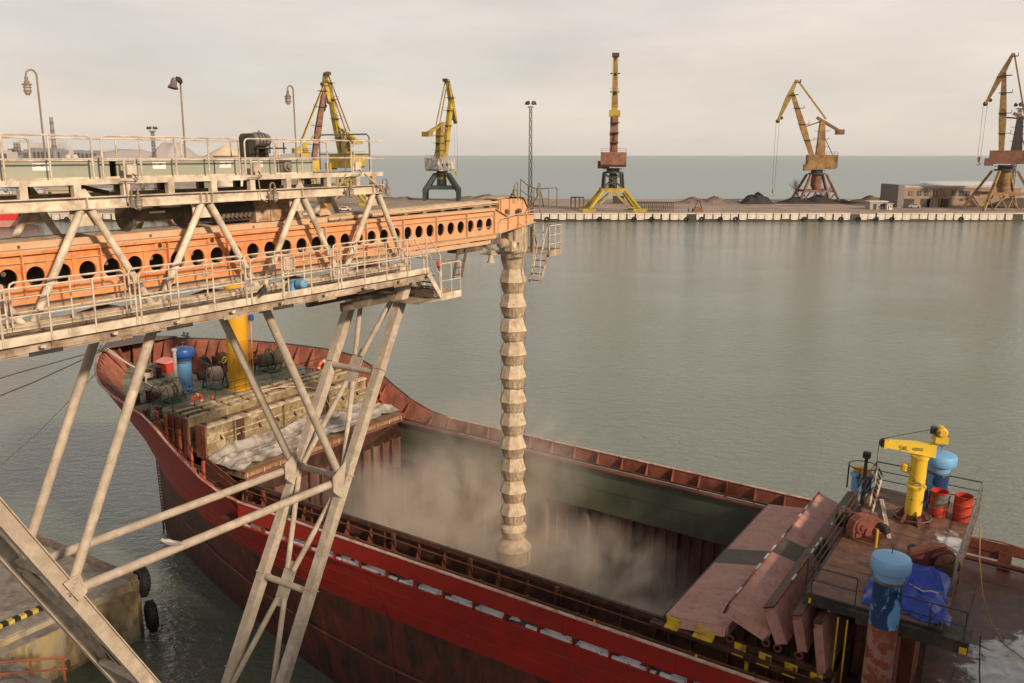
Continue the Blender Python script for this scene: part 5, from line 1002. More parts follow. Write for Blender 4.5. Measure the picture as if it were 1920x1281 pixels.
# ventilators
vent(3.2, 5.62, 6.05, 5.0, .37, .50, 'sky blue mushroom ventilator on a rusty pipe beside the blue tarpaulin', mat('cap_blue_rubbed', (.20, .40, .66), .45, var=.06, stain=(.62, .36, .13), amount=.10, sscale=2.2, soft=.04), M_BLUEW, mat('peeling_rust_pipe', (.20, .055, .03), .6, var=.3, stain=(.30, .16, .13), amount=.42, sscale=1.8, soft=.03), 3.0)
vent(3.3, -4.2, ZP - 2.8, 4.85, .36, .55, 'blue mushroom ventilator behind the yellow deck crane', M_BLUE, M_BLUEW, M_PIPE, .9)
v3 = part('fan_housing', MB().lathe([(.36, 0), (.36, .55), (.42, .57), (.42, .62), (.3, .64)], (5.9, -4.8, ZP - .2), 14), M_BLUEW, ship)
for k in range(5): part('fan_hood', MB().box(5.62 + (k % 3) * .22, 5.8 + (k % 3) * .22, -5.1 + (k // 3) * .25, -4.88 + (k // 3) * .25, ZP + .45, ZP + .62 + .03 * (k % 2)), M_YELM, v3)
part('fan_rail', MB().torus((5.9, -4.8, ZP + .78), .52, .022, n=18, m=5).tube((6.4, -4.8, ZP - .2), (6.4, -4.8, ZP + .78), .03, n=6).tube((5.4, -4.8, ZP - .2), (5.4, -4.8, ZP + .78), .03, n=6).tube((5.9, -4.28, ZP - .2), (5.9, -4.28, ZP + .78), .03, n=6), M_DARK, v3)
# loose things on the platform
M_BARREL = mat('orange_red_barrel', (.40, .045, .025), .45, var=.12, stain=(.2, .05, .03), amount=.2)
for (x, y, lab) in ((3.10, -3.45, 'orange red barrel wrapped in torn grey plastic behind the deck crane'), (2.35, -3.5, 'bare orange red barrel at the corner of the platform')):
    b_ = thing('barrel', FS, (x, y, ZP), lab, 'barrel', 'oil barrels')
    part('shell', MB().lathe([(.27, 0), (.29, .02), (.29, .28), (.305, .30), (.29, .32), (.29, .58), (.305, .60), (.29, .62), (.29, .88), (.30, .90), (.28, .90), (.275, .55)], (x, y, ZP), 22, cap=False), M_BARREL, b_)
    part('bottom', MB().lathe([(.01, .50), (.272, .50)], (x, y, ZP), 22, cap=False), M_DARK, b_)
    if x > 3: part('torn_plastic', MB().grid(lambda u, v: (x + (.325 + .05 * crumple(u * 9, v * 5, 1, 1)) * math.cos(u * 5.2 + 1.2), y + (.325 + .05 * crumple(u * 8, v * 6, 1, 3)) * math.sin(u * 5.2 + 1.2), ZP + .32 + .42 * v + .12 * math.sin(u * 7)), 40, 10), mat('torn_plastic', (.16, .145, .13), .4, var=.3), b_, smooth=80)
ld_ = thing('aluminium_ladder', FS, (5.2, -3.8, ZP), 'worn cream ladder leaning against the fore rail of the platform', 'ladder')
for y0 in (0, .34): part('stile', MB().beam((5.36 - y0 * .55, -4.7, ZP + .95 - y0), (5.05 - y0 * .3, -1.9, ZP + .42 - y0 * .6), .05, .11), M_CREAM, ld_)
for i in range(8):
    t = i / 7; part('rung', MB().beam((5.36 - .31 * t, -4.6 + 2.6 * t, ZP + .93 - .5 * t), (5.17 - .22 * t, -4.6 + 2.6 * t, ZP + .61 - .38 * t), .05, .05), M_DKRUST, ld_)
pk = MB().beam((4.95, -3.6, ZP + .06), (4.12, -.35, ZP + .06), .13, .04)
plank = thing('plank', FS, (4.5, -2, ZP), 'narrow white perforated plank lying on the brown platform', 'plank')
part('board', pk, M_CREAM, plank)
for i in range(14):
    t = (i + .5) / 14; part('hole', MB().beam((4.95 - .83 * t, -3.6 + 3.25 * t, ZP + .083), (4.94 - .83 * t, -3.55 + 3.25 * t, ZP + .083), .05, .004), M_DKRUST, plank)
# blue tarpaulin bundle
def btarp(u, v):
    x = 1.75 + 2.05 * u; y = 1.35 + 3.15 * v
    e = min(1, 6 * u, 6 * (1 - u)) * min(1, 5 * v, 6 * (1 - v))
    hh = (.24 + .10 * math.sin(v * 8 + u * 2) + .22 * (1 - abs(math.sin(y * 2.6 + .9 * math.sin(x * 2.0) - x * .8))) ** 2 + .14 * (1 - abs(math.sin(x * 3.3 + y * 2.1 + math.sin(y * 3)))) ** 3) * e ** .5
    return (x + .10 * crumple(y * 1.6, x, 1, 3) + (.15 * (1 - v)), y + .12 * crumple(x * 1.5, y, 1, 1), ZP + .015 + max(0, hh))
bt = thing('blue_tarpaulin', FS, (2.8, 3.0, ZP), 'crumpled bright blue tarpaulin tied with rope on the platform beside the ventilator', 'tarpaulin')
part('sheet', MB().grid(btarp, 70, 110), mat('blue_tarpaulin_sheet', (.010, .042, .33), .34, var=.12, scale=3, spec=.5), bt, smooth=80)
part('tie', MB().pipe([(2.0 + .19 * k, 3.55 + .05 * math.sin(k), ZP + .44 + .04 * math.sin(k * 2.1)) for k in range(9)], .022), M_ROPE, bt)
part('fold', MB().grid(lambda u, v: (1.55 + .45 * u, 4.15 + .5 * v + .1 * u, ZP + .05 + .28 * math.sin(u * 2.6 + .3) * (1 - .4 * v) + .04 * crumple(u * 9, v * 9)), 12, 10), mat('blue_tarpaulin_sheet', (0, 0, 0)), bt, smooth=80)
def snow_film(name, centre, half, thr):
    m = bpy.data.materials.new(name); m.use_nodes = True; t = m.node_tree; N = t.nodes; lk = t.links.new; p = N['Principled BSDF']; p.inputs['Roughness'].default_value = .6
    co = N.new('ShaderNodeTexCoord'); nz_ = N.new('ShaderNodeTexNoise'); nz_.inputs['Scale'].default_value = 1.7; nz_.inputs['Detail'].default_value = 10; nz_.inputs['Roughness'].default_value = .68; nz_.inputs['Distortion'].default_value = .5; lk(co.outputs['Object'], nz_.inputs['Vector'])
    mp_ = N.new('ShaderNodeMapping'); mp_.vector_type = 'TEXTURE'; mp_.inputs['Location'].default_value = (*centre, 0); mp_.inputs['Scale'].default_value = (*half, 1); lk(co.outputs['Object'], mp_.inputs[0])
    sp_z = N.new('ShaderNodeVectorMath'); sp_z.operation = 'MULTIPLY'; sp_z.inputs[1].default_value = (1, 1, 0); lk(mp_.outputs[0], sp_z.inputs[0])
    ln = N.new('ShaderNodeVectorMath'); ln.operation = 'LENGTH'; lk(sp_z.outputs[0], ln.inputs[0])
    fo = N.new('ShaderNodeMapRange'); fo.inputs[1].default_value = .35; fo.inputs[2].default_value = 1.0; fo.inputs[3].default_value = .22; fo.inputs[4].default_value = -.30; lk(ln.outputs['Value'], fo.inputs[0])
    ad = N.new('ShaderNodeMath'); lk(nz_.outputs['Fac'], ad.inputs[0]); lk(fo.outputs[0], ad.inputs[1])
    al = N.new('ShaderNodeMapRange'); al.inputs[1].default_value = thr; al.inputs[2].default_value = thr + .13; lk(ad.outputs[0], al.inputs[0])
    cr__ = N.new('ShaderNodeMapRange'); cr__.inputs[1].default_value = .35; cr__.inputs[2].default_value = .65; cr__.inputs[3].default_value = .40; cr__.inputs[4].default_value = .72; lk(nz_.outputs['Fac'], cr__.inputs[0]); cc = N.new('ShaderNodeCombineColor'); [lk(cr__.outputs[0], cc.inputs[k]) for k in range(3)]; lk(cc.outputs[0], p.inputs['Base Color'])
    lk(al.outputs[0], p.inputs['Alpha']); return m
sn2 = MB().add([(1.95, -4.8, ZP + .009), (4.2, -4.8, ZP + .009), (4.2, 2.4, ZP + .009), (1.95, 2.4, ZP + .009)], [(0, 1, 2, 3)])
M_SNP = snow_film('thin_platform_snow', (2.4, -.6), (1.0, 2.9), .56)
part('platform_snow', sn2, M_SNP, ship, kind='stuff', smooth=60, fix=False)
for o in list(bpy.data.objects):
    if o in AFT0: continue
    k = .45 if o.name.startswith('blue_tarp') else .27
    if o.parent is ship: o.location.x += k
    elif o.parent is None: o.matrix_world = Matrix.Translation(FS.to_3x3() @ Vector((k, 0, 0))) @ o.matrix_world
# aft main deck
part('aft_deck', MB().box(-25, 4.54, -5.28, 5.28, 6.0, 6.045), M_WETDECK, ship)
for x in (-1.5, .2, 1.9): part('deck_seam', MB().box(x, x + .03, -5.2, 5.2, 6.046, 6.052), M_DKRUST, ship)
sn3 = MB().add([(-6, -4.5, 6.056), (2.6, -4.5, 6.056), (2.6, 5.2, 6.056), (-6, 5.2, 6.056)], [(0, 1, 2, 3)])
part('aft_snow', sn3, snow_film('thin_deck_snow', (-.4, 1.2), (3.0, 4.4), .39), ship, kind='stuff', smooth=60, fix=False)
fm = part('far_bulwark', MB().prism([(2.9, -6.9, 7.0), (1.3, -6.9, 7.05), (.2, -6.9, 6.85), (-1.0, -6.9, 6.3), (-25, -6.9, 6.3), (-25, -6.9, 6.15), (2.9, -6.9, 6.62)][:0] or [(2.9, -6.9, 6.62), (2.9, -6.9, 7.02), (1.4, -6.9, 7.08), (.5, -6.9, 6.98), (-.8, -6.9, 6.75), (-25, -6.9, 6.75), (-25, -6.9, 6.55), (-.8, -6.9, 6.55)], (0, .05, 0)), M_RBROWN, ship)
for x, w_ in ((2.6, .3), (1.0, .45), (.05, .35), (-1.2, .4), (-2.6, .4)): part('bulwark_pillar', MB().box(x, x + w_, -6.88, -6.80, 6.03, 6.7), M_RBROWN, ship)
part('far_pipe', MB().tube((-4, -6.55, 6.3), (3.0, -6.55, 6.3), .09, n=10), M_PIPE, ship)
ch = MB(); rc = random.Random(9)
for k in range(34):
    ch.torus((3.05 + rc.uniform(-.22, .22), 1.9 + rc.uniform(-.28, .28), 6.09 + rc.uniform(0, .16)), .055, .018, ax=(rc.uniform(-1, 1), rc.uniform(-1, 1), rc.uniform(-1, 1)), n=10, m=5)
solo('chain_heap', ch, M_YEL, FS, (3.05, 1.9, 6.05), 'small heap of yellow chain on the brown deck beside the rusty pipe', 'chain')
solo('deck_rope', MB().pipe([(1.93, -1.6, ZP + .7), (1.8, -1.2, 8.6), (1.55, -.8, 7.6), (1.2, -.5, 6.9), (.7, -.3, 6.35), (.2, -.3, 6.1), (-1.5, -.5, 6.08)], .022), mat('tan_line', (.36, .24, .13), .9), FS, (1.5, -.8, 7), 'tan rope sagging from the platform rail down to the aft deck', 'rope')
solo('deck_cable', MB().pipe([(1.3, 3.7, 8.5), (1.2, 3.6, 7.4), (1.05, 3.5, 6.5), (.8, 3.5, 6.12), (.3, 3.8, 6.1), (-.6, 4.1, 6.1)], .018), M_DARK, FS, (1, 3.6, 6.1), 'dark cable hanging from the catwalk onto the snowy deck', 'cable')
# mooring lines from the bow
for pts, lab in (([(43.3, 2.15, 10.05), (44.5, 6, 9.4), (46, 11, 8.4), (48.5, 20, 6.6)], 'upper dark mooring line running from the bow to the quay'), ([(43.3, 2.25, 9.98), (44.0, 5.5, 8.9), (45.0, 11, 7.5), (47, 20, 5.6)], 'lower dark mooring line running from the bow to the quay')):
    solo('mooring_line', MB().pipe(pts, .03), M_DARK, FS, pts[0], lab, 'rope', 'mooring lines')
solo('mooring_line', MB().pipe([(41.8, 3.1, 9.6), (41.3, 7, 7.2), (40.5, 12, 4.8), (40, 17, 3.0)], .02), M_ROPE, FS, (41.8, 3.1, 9.6), 'thin pale mooring line slanting down to the left behind the gantry tubes', 'rope', 'mooring lines')
solo('foredeck_rope', MB().pipe([(43.2, 2.1, 10.08), (42.2, 1.75, 9.5), (40.7, 1.45, 8.95)], .03).pipe([(43.2, 1.95, 10.08), (42.1, 1.6, 9.4), (40.7, 1.35, 8.9)], .03), M_ROPE, FS, (42, 1.7, 9.4), 'pale doubled rope from the bow fairlead to the deck bollard', 'rope')
solo('foredeck_hawser', MB().pipe([(40.5, 1.6, 8.95), (40.0, 2.0, 8.72), (38.9, 2.3, 8.72), (37.6, 2.5, 8.8), (36.9, 3.0, 9.3)], .045), M_ROPE, FS, (39, 2.2, 8.7), 'thick grey hawser lying across the green foredeck', 'rope')
# ---------------------------------------------------------------- near quay and pier
M_CONC = mat('weathered_concrete', (0.27, 0.235, 0.20), .85, var=.2, scale=.8, stain=(.15, .12, .10), amount=.42, sscale=.9, stain2=(.34, .31, .27), amount2=.25, s2scale=2.5, bump=.4, bscale=12)
M_CONCY = mat('yellow_stained_concrete', (0.34, 0.27, 0.14), .85, var=.25, scale=1.0, stain=(.12, .085, .05), amount=.42, sscale=1.3, stretch=(1, 1, .4), stain2=(.36, .33, .27), amount2=.35, s2scale=1.1, bump=.5, bscale=10)
M_WOOD = mat('weathered_kerb', (.17, .125, .10), .85, var=.3, scale=3, stain=(.28, .23, .19), amount=.35)
M_STRIPE = mat('kerb_yellow', (.50, .36, .07), .7, var=.2, stain=(.2, .15, .08), amount=.35)
pier = solo('pier', MB().box(33.25, 70, 7.55, 40, -1.5, 2.62), M_CONCY, Matrix.Translation((0, 0, 0)) @ FS, (40, 12, 0), kind='structure')
# the pier is level: built in the ship's plan directions without the trim
FQ = Matrix.Translation((CS * GX, CS * GY, 0)) @ Matrix.Rotation(math.pi - TH, 4, 'Z')
pier.matrix_world = FQ @ Matrix.Translation((40, 12, 0))
for i in range(9):
    for j in range(8):
        x = 33.3 + i * 2.4; y = 7.95 + j * 2.3
        part('slab', MB().box(x, x + 2.38, y, y + 2.28, 2.6, 2.70 + rs.uniform(-.008, .008)), M_CONC, pier)
for i in range(16):
    x = 33.28 + i * 1.0; part('kerb_block', MB().box(x, x + .97, 7.6, 7.93, 2.622, 2.86), M_WOOD, pier)
for i in range(26):
    y = 10.4 + i * .24; part('kerb_stripe', MB().box(34.05, 34.3, y, y + .235, 2.712, 2.86), M_STRIPE if i % 2 else M_BLACK, pier)
part('pier_lip', MB().box(33.0, 33.25, 7.9, 10.1, 0, 2.3), M_CONCY, pier)
part('lower_ledge', MB().box(32.7, 33.24, 10.1, 40, .9, 2.35), M_CONCY, pier)
part('ledge_top', MB().box(32.7, 33.8, 10.1, 40, 2.352, 2.40), M_CONC, pier)
for i in range(5): part('ledge_corbel', MB().box(32.85, 33.24, 10.6 + i * 1.3, 11.2 + i * 1.3, .45, .90), M_CONCY, pier)
for k, (c, ax, lab) in enumerate((((33.6, 7.25, 2.3), (.25, 1, .15), 'big black tyre fender hanging at the pier corner'), ((33.15, 7.2, .75), (.5, 1, 0), 'lower tyre fender half sunk at the pier corner'))):
    ty = thing('tyre_fender', FQ, c, lab, 'tyre', 'tyre fenders at the pier corner')
    part('tyre', MB().torus(c, .44, .25, ax=ax, n=26, m=10), M_BLACK, ty)
    tr = MB(); a = Vector(ax).normalized(); e1 = a.cross(Vector((0, 0, 1))).normalized(); e2 = a.cross(e1)
    for q in range(22):
        t = 2 * math.pi * q / 22; o = Vector(c) + (e1 * math.cos(t) + e2 * math.sin(t)) * .68; tr.beam(o - a * .16, o + a * .16, .08, .04, up=tuple(e1 * math.cos(t) + e2 * math.sin(t)))
    part('tread', tr, M_BLACK, ty)
quay = solo('quay', MB().box(-60, 31.6, 14.2, 60, -1.5, 2.62), M_CONC, FQ, (10, 16, 0), kind='structure')
for i in range(7): part('quay_kerb', MB().box(17.6 + i * 2, 19.56 + i * 2, 14.22, 14.6, 2.622, 2.9), M_CONC, quay)
qr = thing('quay_railing', FQ, (29.5, 14.6, 2.62), 'rusty orange railing at the bottom left corner on the near quay', 'railing')
M_ORR = mat('orange_rust_rail', (.30, .10, .05), .7, var=.2)
part('rail', MB().tube((31.2, 15.9, 3.55), (28.6, 13.6, 3.55), .05, n=8).tube((31.2, 15.9, 3.1), (28.6, 13.6, 3.1), .04, n=8), M_ORR, qr)
for k in range(4): part('post', MB().tube((31.1 - k * .8, 15.8 - k * .71, 2.62), (31.1 - k * .8, 15.8 - k * .71, 3.55), .05, n=8), M_ORR, qr)
sp_ = MB().grid(lambda u, v: (27.3 + 3.4 * u, 14.3 + 2.6 * v, 2.63 + .75 * math.sin(math.pi * u) * math.sin(math.pi * v) + .05 * crumple(u * 9, v * 7)), 24, 18)
solo('sand_heap', sp_, mat('spilled_grain', (.26, .21, .17), .95, var=.2, bump=.8, bscale=20), FQ, (29, 15.5, 2.63), 'low grey brown heap of spilled grain behind the rusty orange railing', 'heap')
# unseen grain elevator behind the camera, placed to shade hull and after deck
el = thing('unseen_elevator', FW, (42, -14, 0), 'unseen concrete grain elevator behind the viewpoint, placed to shade the ship', 'building')
part('tower', MB().box(EL_X0, 95, -30, EL_Y, 0, EL_Z), M_CONC, el)
for i in range(10): part('cornice', MB().box(EL_X0 + i * 6, EL_X0 + 5.6 + i * 6, EL_Y + .002, EL_Y + .3, EL_Z - 1.2, EL_Z - .2), M_CONC, el)

# ---------------------------------------------------------------- birds
def bird(name, base, yaw, body, wing, frame, lab, s=1.0):
    t = thing(name, frame, base, lab, 'bird'); u = Vector((math.cos(yaw), math.sin(yaw), 0)); o = Vector(base)
    m = MB(); b = MB()
    prof = [(.004, -.20), (.02, -.15), (.035, -.08), (.055, 0), (.06, .05), (.045, .10), (.028, .125)]
    m.lathe([(r * s, z * s) for r, z in prof], o + Vector((0, 0, .09 * s)), 10, ax=(u + Vector((0, 0, .45))).normalized())
    m.sphere(o + u * .135 * s + Vector((0, 0, .165 * s)), .036 * s, 10, 7)
    m.lathe([(.03 * s, 0), (.032 * s, .05 * s)], o + u * .11 * s + Vector((0, 0, .125 * s)), 8, ax=(u * .4 + Vector((0, 0, 1))))
    part('body', m, body, t)
    side = Vector((-u.y, u.x, 0))
    for k in (-1, 1): b.prism([o + side * k * .055 * s + u * a * s + Vector((0, 0, h * s)) for a, h in ((.08, .13), (.05, .07), (-.08, .035), (-.23, .02), (-.1, .085))], side * k * .012 * s)
    part('wings', b, wing, t)
    part('beak', MB().lathe([(.010 * s, 0), (.001, .035 * s)], o + u * .165 * s + Vector((0, 0, .163 * s)), 6, ax=u), M_YEL, t)
    part('legs', MB().tube(o + side * .02 * s, o + side * .02 * s + Vector((0, 0, .07 * s)), .005 * s, n=5).tube(o - side * .02 * s, o - side * .02 * s + Vector((0, 0, .07 * s)), .005 * s, n=5), M_ORR, t)
bird('pigeon', (13.52, 15.48, 17.865), .5, mat('pigeon_dark', (.03, .03, .04), .6), M_DARK, FG, 'dark pigeon perched on the edge of the lower walkway', 1.15)
bird('gull', (11.25, T0 - .02, 12.40), 2.6, mat('gull_pale', (.36, .34, .32), .8), mat('gull_grey', (.16, .16, .16), .8), FG, 'pale gull perched on the lower tie tube above the dark water', 1.15)

# ---------------------------------------------------------------- far shore
CP, SP = math.cos(R(12.009)), math.sin(R(12.009))
def far(u, v, y):
    xr = (u - 960) / 1650; yr = (640.5 - v) / 1650; k = y / (CP + yr * SP); return Vector((k * xr, y, 21 + k * (-SP + yr * CP)))
QY, QZ = 284.0, 2.3
M_GRND = mat('mole_ground', (.30, .225, .18), .95, var=.25, scale=.05, stain=(.20, .145, .115), amount=.45, sscale=.04, stain2=(.40, .33, .28), amount2=.3, s2scale=.15, bump=0)
M_FLAND = mat('far_land', (.17, .15, .135), .95, var=.3, scale=.004, stain=(.11, .10, .09), amount=.45, sscale=.008, bump=0)
shore = MB()
outline = [(-420, QY), (320, QY), (320, 380), (180, 384), (60, 381), (-20, 384), (-62, 388), (-90, 520), (-130, 700), (-300, 1300), (-900, 3400), (-1400, 5600), (-9000, 7500), (-9000, 500), (-420, 500)]
shore.prism([(x, y, -1) for x, y in outline], (0, 0, 1 + QZ))
mole = solo('ground', shore, M_GRND, FW, (0, QY, 0), kind='structure', smooth=0)
M_QW = mat('white_quay_panel', (.60, .54, .47), .8, var=.12, scale=.3, stain=(.35, .29, .23), amount=.35, sscale=.4, bump=0)
pan = [mesh_of('panel', MB().box(0, 2.55, -.30, 0, .75, 2.32), M_QW, smooth=0), mesh_of('panel', MB().prism([(0, -.30, .75), (.35, -.3, .45), (2.2, -.3, .45), (2.55, -.3, .75), (2.55, -.3, 2.32), (0, -.3, 2.32)], (0, .3, 0)), M_QW, smooth=0)]
cap_m = mesh_of('coping', MB().box(0, 7.9, -.5, .8, 2.33, 2.62), M_QW, smooth=0)
for i in range(136):
    x = -172 + i * 2.75
    if i % 19 == 7: continue
    o = bpy.data.objects.new('panel', pan[rs.choice((0, 1, 1))]); COL.objects.link(o); o.parent = mole; o.location = Vector((x, QY, 0)) - OFF[mole]; o.scale = (rs.choice((.86, .93, 1.0)), 1, 1)
    if i % 3 == 0:
        o = bpy.data.objects.new('coping', cap_m); COL.objects.link(o); o.parent = mole; o.location = Vector((x, QY, 0)) - OFF[mole]
part('dark_footing', MB().box(-420, 320, -.12, -.02, -.5, 2.2).box(-420, 320, -.45, -.13, -.4, .30), M_DARK, mole).location = Vector((0, QY, 0)) - OFF[mole]
tm_ = mesh_of('tyre', MB().torus((0, -.55, .75), .55, .24, ax=(0, 1, 0), n=14, m=6), M_BLACK)
for i in range(64):
    x = -170 + i * 5.5 + rs.uniform(-.7, .7)
    if x > -50 and rs.random() < .6: continue
    o = bpy.data.objects.new('tyre_fender', tm_); COL.objects.link(o); o.location = (x, QY, 0); props(o, 'black tyre fender hung along the white far quay wall', 'tyre', 'tyre fenders on the far quay')

# portal cranes
M_CY = mat('crane_yellow', (.30, .215, .04), .65, var=.2, scale=.3, stain=(.16, .09, .035), amount=.32, sscale=.35, bump=0)
M_CYB = mat('crane_bright_yellow', (.40, .29, .03), .6, var=.15, scale=.3, stain=(.2, .125, .035), amount=.33, sscale=.4, bump=0)
M_CR = mat('crane_rust', (.22, .10, .06), .75, var=.25, scale=.4, stain=(.11, .05, .035), amount=.4, sscale=.5, bump=0)
M_CO = mat('crane_ochre', (.29, .175, .06), .7, var=.25, scale=.3, stain=(.14, .065, .035), amount=.42, sscale=.4, bump=0)
M_CG = mat('crane_dark_green', (.035, .050, .045), .6, var=.25, scale=.5, bump=0)
M_CW = mat('crane_peeling_white', (.42, .40, .37), .7, var=.2, scale=.6, stain=(.10, .085, .075), amount=.42, sscale=.7, bump=0)
M_CD = mat('crane_dark', (.05, .042, .038), .7, var=.3, bump=0)
def crane(base, yaw, S, lab, legs, m_leg, m_cab, m_col, m_boom, m_jib, m_arm, A=None, foot=None, rope=True):
    t = thing('portal_crane', FW, base, lab, 'crane', 'portal cranes along the far quay')
    P = dict(lw=8.0, lh=11.0, slew=12.2, cab=(-7.0, 4.0, 13.0, 18.5, 3.2), col=31.5, colx=-.8, piv=(2.2, 18.0), head=(9.3, 45.0), apex=(7.1, 50.0), tip=(15.1, 33.0), cw=(-7.4, 27.5), rope=28)
    P.update(A or {}); B = Vector(base); M0 = Matrix.Rotation(yaw, 4, 'Z')
    def T(m):
        m.v = [tuple(B + (M0 @ (Vector(v) * S))) for v in m.v]; return m
    def Z(m):  # portal stays square to the quay
        m.v = [tuple(B + Vector(v) * S) for v in m.v]; return m
    lw, lh = P['lw'], P['lh']
    if legs == 'lattice':
        for sx in (-1, 1):
            for sy in (-1, 1):
                part('leg', Z(MB().beam((sx * lw, sy * lw * .8, .8), (sx * 3.6, sy * 3.2, lh * .55), 1.0, .9)), foot or m_leg, t)
                part('bogie', Z(MB().box(sx * lw - 2.2, sx * lw + 2.2, sy * lw * .8 - .7, sy * lw * .8 + .7, 0, 1.1)), foot or m_leg, t)
                part('upper_leg', Z(MB().beam((sx * 3.3, sy * 3.0, lh * .55), (sx * 2.9, sy * 2.7, lh), .55, .55)), m_leg, t)
                part('brace', Z(MB().beam((sx * lw * .55, sy * lw * .5, lh * .2), (sx * .4, sy * 3.4, lh * .50), .4, .4)), foot or m_leg, t)
            part('portal_beam', Z(MB().box(-4.2, 4.2, sx * 3.2 - .5, sx * 3.2 + .5, lh * .5, lh * .5 + 1.4)), foot or m_leg, t)
            part('x_brace', Z(MB().beam((-3.2, sx * 2.9, lh * .62), (2.9, sx * 2.8, lh), .35, .35)), m_leg, t)
            part('x_brace', Z(MB().beam((3.2, sx * 2.9, lh * .62), (-2.9, sx * 2.8, lh), .35, .35)), m_leg, t)
        part('king_post', Z(MB().lathe([(1.5, lh * .55), (1.3, lh)], (0, 0, 0), 10)), m_leg, t)
    elif legs == 'bent':
        for sx in (-1, 1):
            for sy in (-1, 1):
                part('leg', Z(MB().beam((sx * lw * .84, sy * lw * .7, 0), (sx * lw * .84, sy * lw * .7, lh * .42), 1.4, 1.4).beam((sx * lw * .84, sy * lw * .7, lh * .38), (sx * 2.6, sy * 2.4, lh), 1.3, 1.5)), m_leg, t)
            part('portal_beam', Z(MB().box(-lw * .62, lw * .62, sx * 3.9 - .6, sx * 3.9 + .6, lh * .42, lh * .56)), m_leg, t)
            part('side_strut', Z(MB().beam((sx * 1.8, -2, lh * .5), (sx * 1.4, -1.5, lh), .5, .5)), m_leg, t)
        part('king_post', Z(MB().lathe([(1.9, lh * .5), (1.9, lh * .8)], (0, 0, 0), 10)), m_leg, t)
        part('slew_column', Z(MB().lathe([(1.25, lh * .8), (1.25, lh + 1.2)], (0, 0, 0), 10)), m_col, t)
    else:  # A-frame open legs with lattice bracing
        for sx in (-1, 1):
            for sy in (-1, 1):
                part('leg', Z(MB().beam((sx * lw, sy * lw * .75, 0), (sx * 3.0, sy * 2.4, lh), .8, .8)), m_leg, t)
                part('brace', Z(MB().beam((sx * lw * .5, sy * lw * .4, .4), (sx * lw * .78, sy * lw * .6, lh * .36), .35, .35)), m_leg, t)
                part('brace', Z(MB().beam((sx * lw * .45, sy * lw * .4, .2), (sx * .5, sy * 3.2, lh * .42), .4, .4)), m_leg, t)
            part('portal_beam', Z(MB().box(-lw * .72, lw * .72, sx * lw * .5 - .35, sx * lw * .5 + .35, lh * .38, lh * .46)), m_leg, t)
        part('king_post', Z(MB().lathe([(1.2, lh * .42), (2.2, lh * .62), (2.0, lh)], (0, 0, 0), 10)), m_leg, t)
    part('slew_ring', Z(MB().lathe([(3.4, lh), (3.4, lh + .5), (2.2, lh + .6), (2.2, P['slew'] + .6)], (0, 0, 0), 14)), M_CD, t)
    part('ring_rail', Z(MB().torus((0, 0, lh + 1.4), 3.5, .06, n=14, m=4)), M_CD, t)
    a, b, c, d, w_ = P['cab']
    cab = part('machine_house', T(MB().prism([(a, -w_, c + .8), (a + 1, -w_, c), (b, -w_, c), (b, -w_, d), (a, -w_, d)], (0, 2 * w_, 0))), m_cab, t)
    part('operator_cab', T(MB().box(b - 1.2, b + 1.5, w_ * .3, w_ + 1.0, c - .6, c + 1.9)), m_cab, t)
    for k in range(4): part('house_seam', T(MB().box(a + 1.2 + k * (b - a - 2) / 4, a + 1.3 + k * (b - a - 2) / 4, -w_ - .05, -w_ - .002, c + .1, d - .1)), M_CD, cab)
    for k in range(2): part('house_window', T(MB().box(a + 2.2 + k * 3.0, a + 3.2 + k * 3.0, -w_ - .04, -w_ - .003, c + 1.8, c + 3.0)), M_CD, cab)
    part('roof_rail', T(rail_line([(a + .2, -w_ + .1, d), (a + .2, w_ - .1, d), (-2.4, w_ - .1, d)], 1.1, .05)), M_CD, t)
    part('column', T(MB().prism([(P['colx'] - 1.7, -1.3, d - .2), (P['colx'] + 1.7, -1.3, d - .2), (P['colx'] + .9, -1.3, P['col']), (P['colx'] - .9, -1.3, P['col'])], (0, 2.6, 0))), m_col, t)
    for k in range(3):
        zz = d + 3 + k * (P['col'] - d - 4) / 3; part('column_landing', T(MB().box(P['colx'] - 2.8, P['colx'] + 2.4, -1.7, -1.3, zz, zz + .15).box(P['colx'] - 2.8, P['colx'] - 1.2, -1.5, 1.5, zz, zz + .15)), M_CD, t)
    pv, hd_, ap, tp_ = (Vector((q[0], 0, q[1])) for q in (P['piv'], P['head'], P['apex'], P['tip']))
    def taper(p, q, w0, w1, mid=None):
        dd = (q - p).normalized(); nn = Vector((-dd.z, 0, dd.x)); m = MB(); mm = p.lerp(q, .45); wm = mid or max(w0, w1)
        pr = [p - nn * w0 / 2, mm - nn * wm / 2, q - nn * w1 / 2, q + nn * w1 / 2, mm + nn * wm / 2, p + nn * w0 / 2]
        yw = .85; m.prism([v - Vector((0, yw, 0)) for v in pr], (0, 2 * yw, 0)); return m
    part('boom', T(taper(pv, hd_, 1.5, 1.2, 2.3)), m_boom, t)
    part('jib', T(taper(ap, tp_, .9, .7, 2.0)), m_jib, t)
    dd = (tp_ - ap).normalized(); part('jib_nose', T(MB().lathe([(.8, -.5), (.8, .5)], tp_, 10, ax=(0, 1, 0)).lathe([(.6, -.5), (.6, .5)], tp_ - dd * 1.2 + Vector((-.9, 0, 0)), 10, ax=(0, 1, 0))), M_CD, t)
    ct = Vector((P['colx'], 0, P['col']))
    for sy in (-1, 1): part('tie_rod', T(MB().beam(ap + Vector((-.3, sy * .6, 0)), ct + Vector((-1.2, sy * .9, .6)), .35, .4)), m_jib if m_jib is not m_boom else M_CO, t)
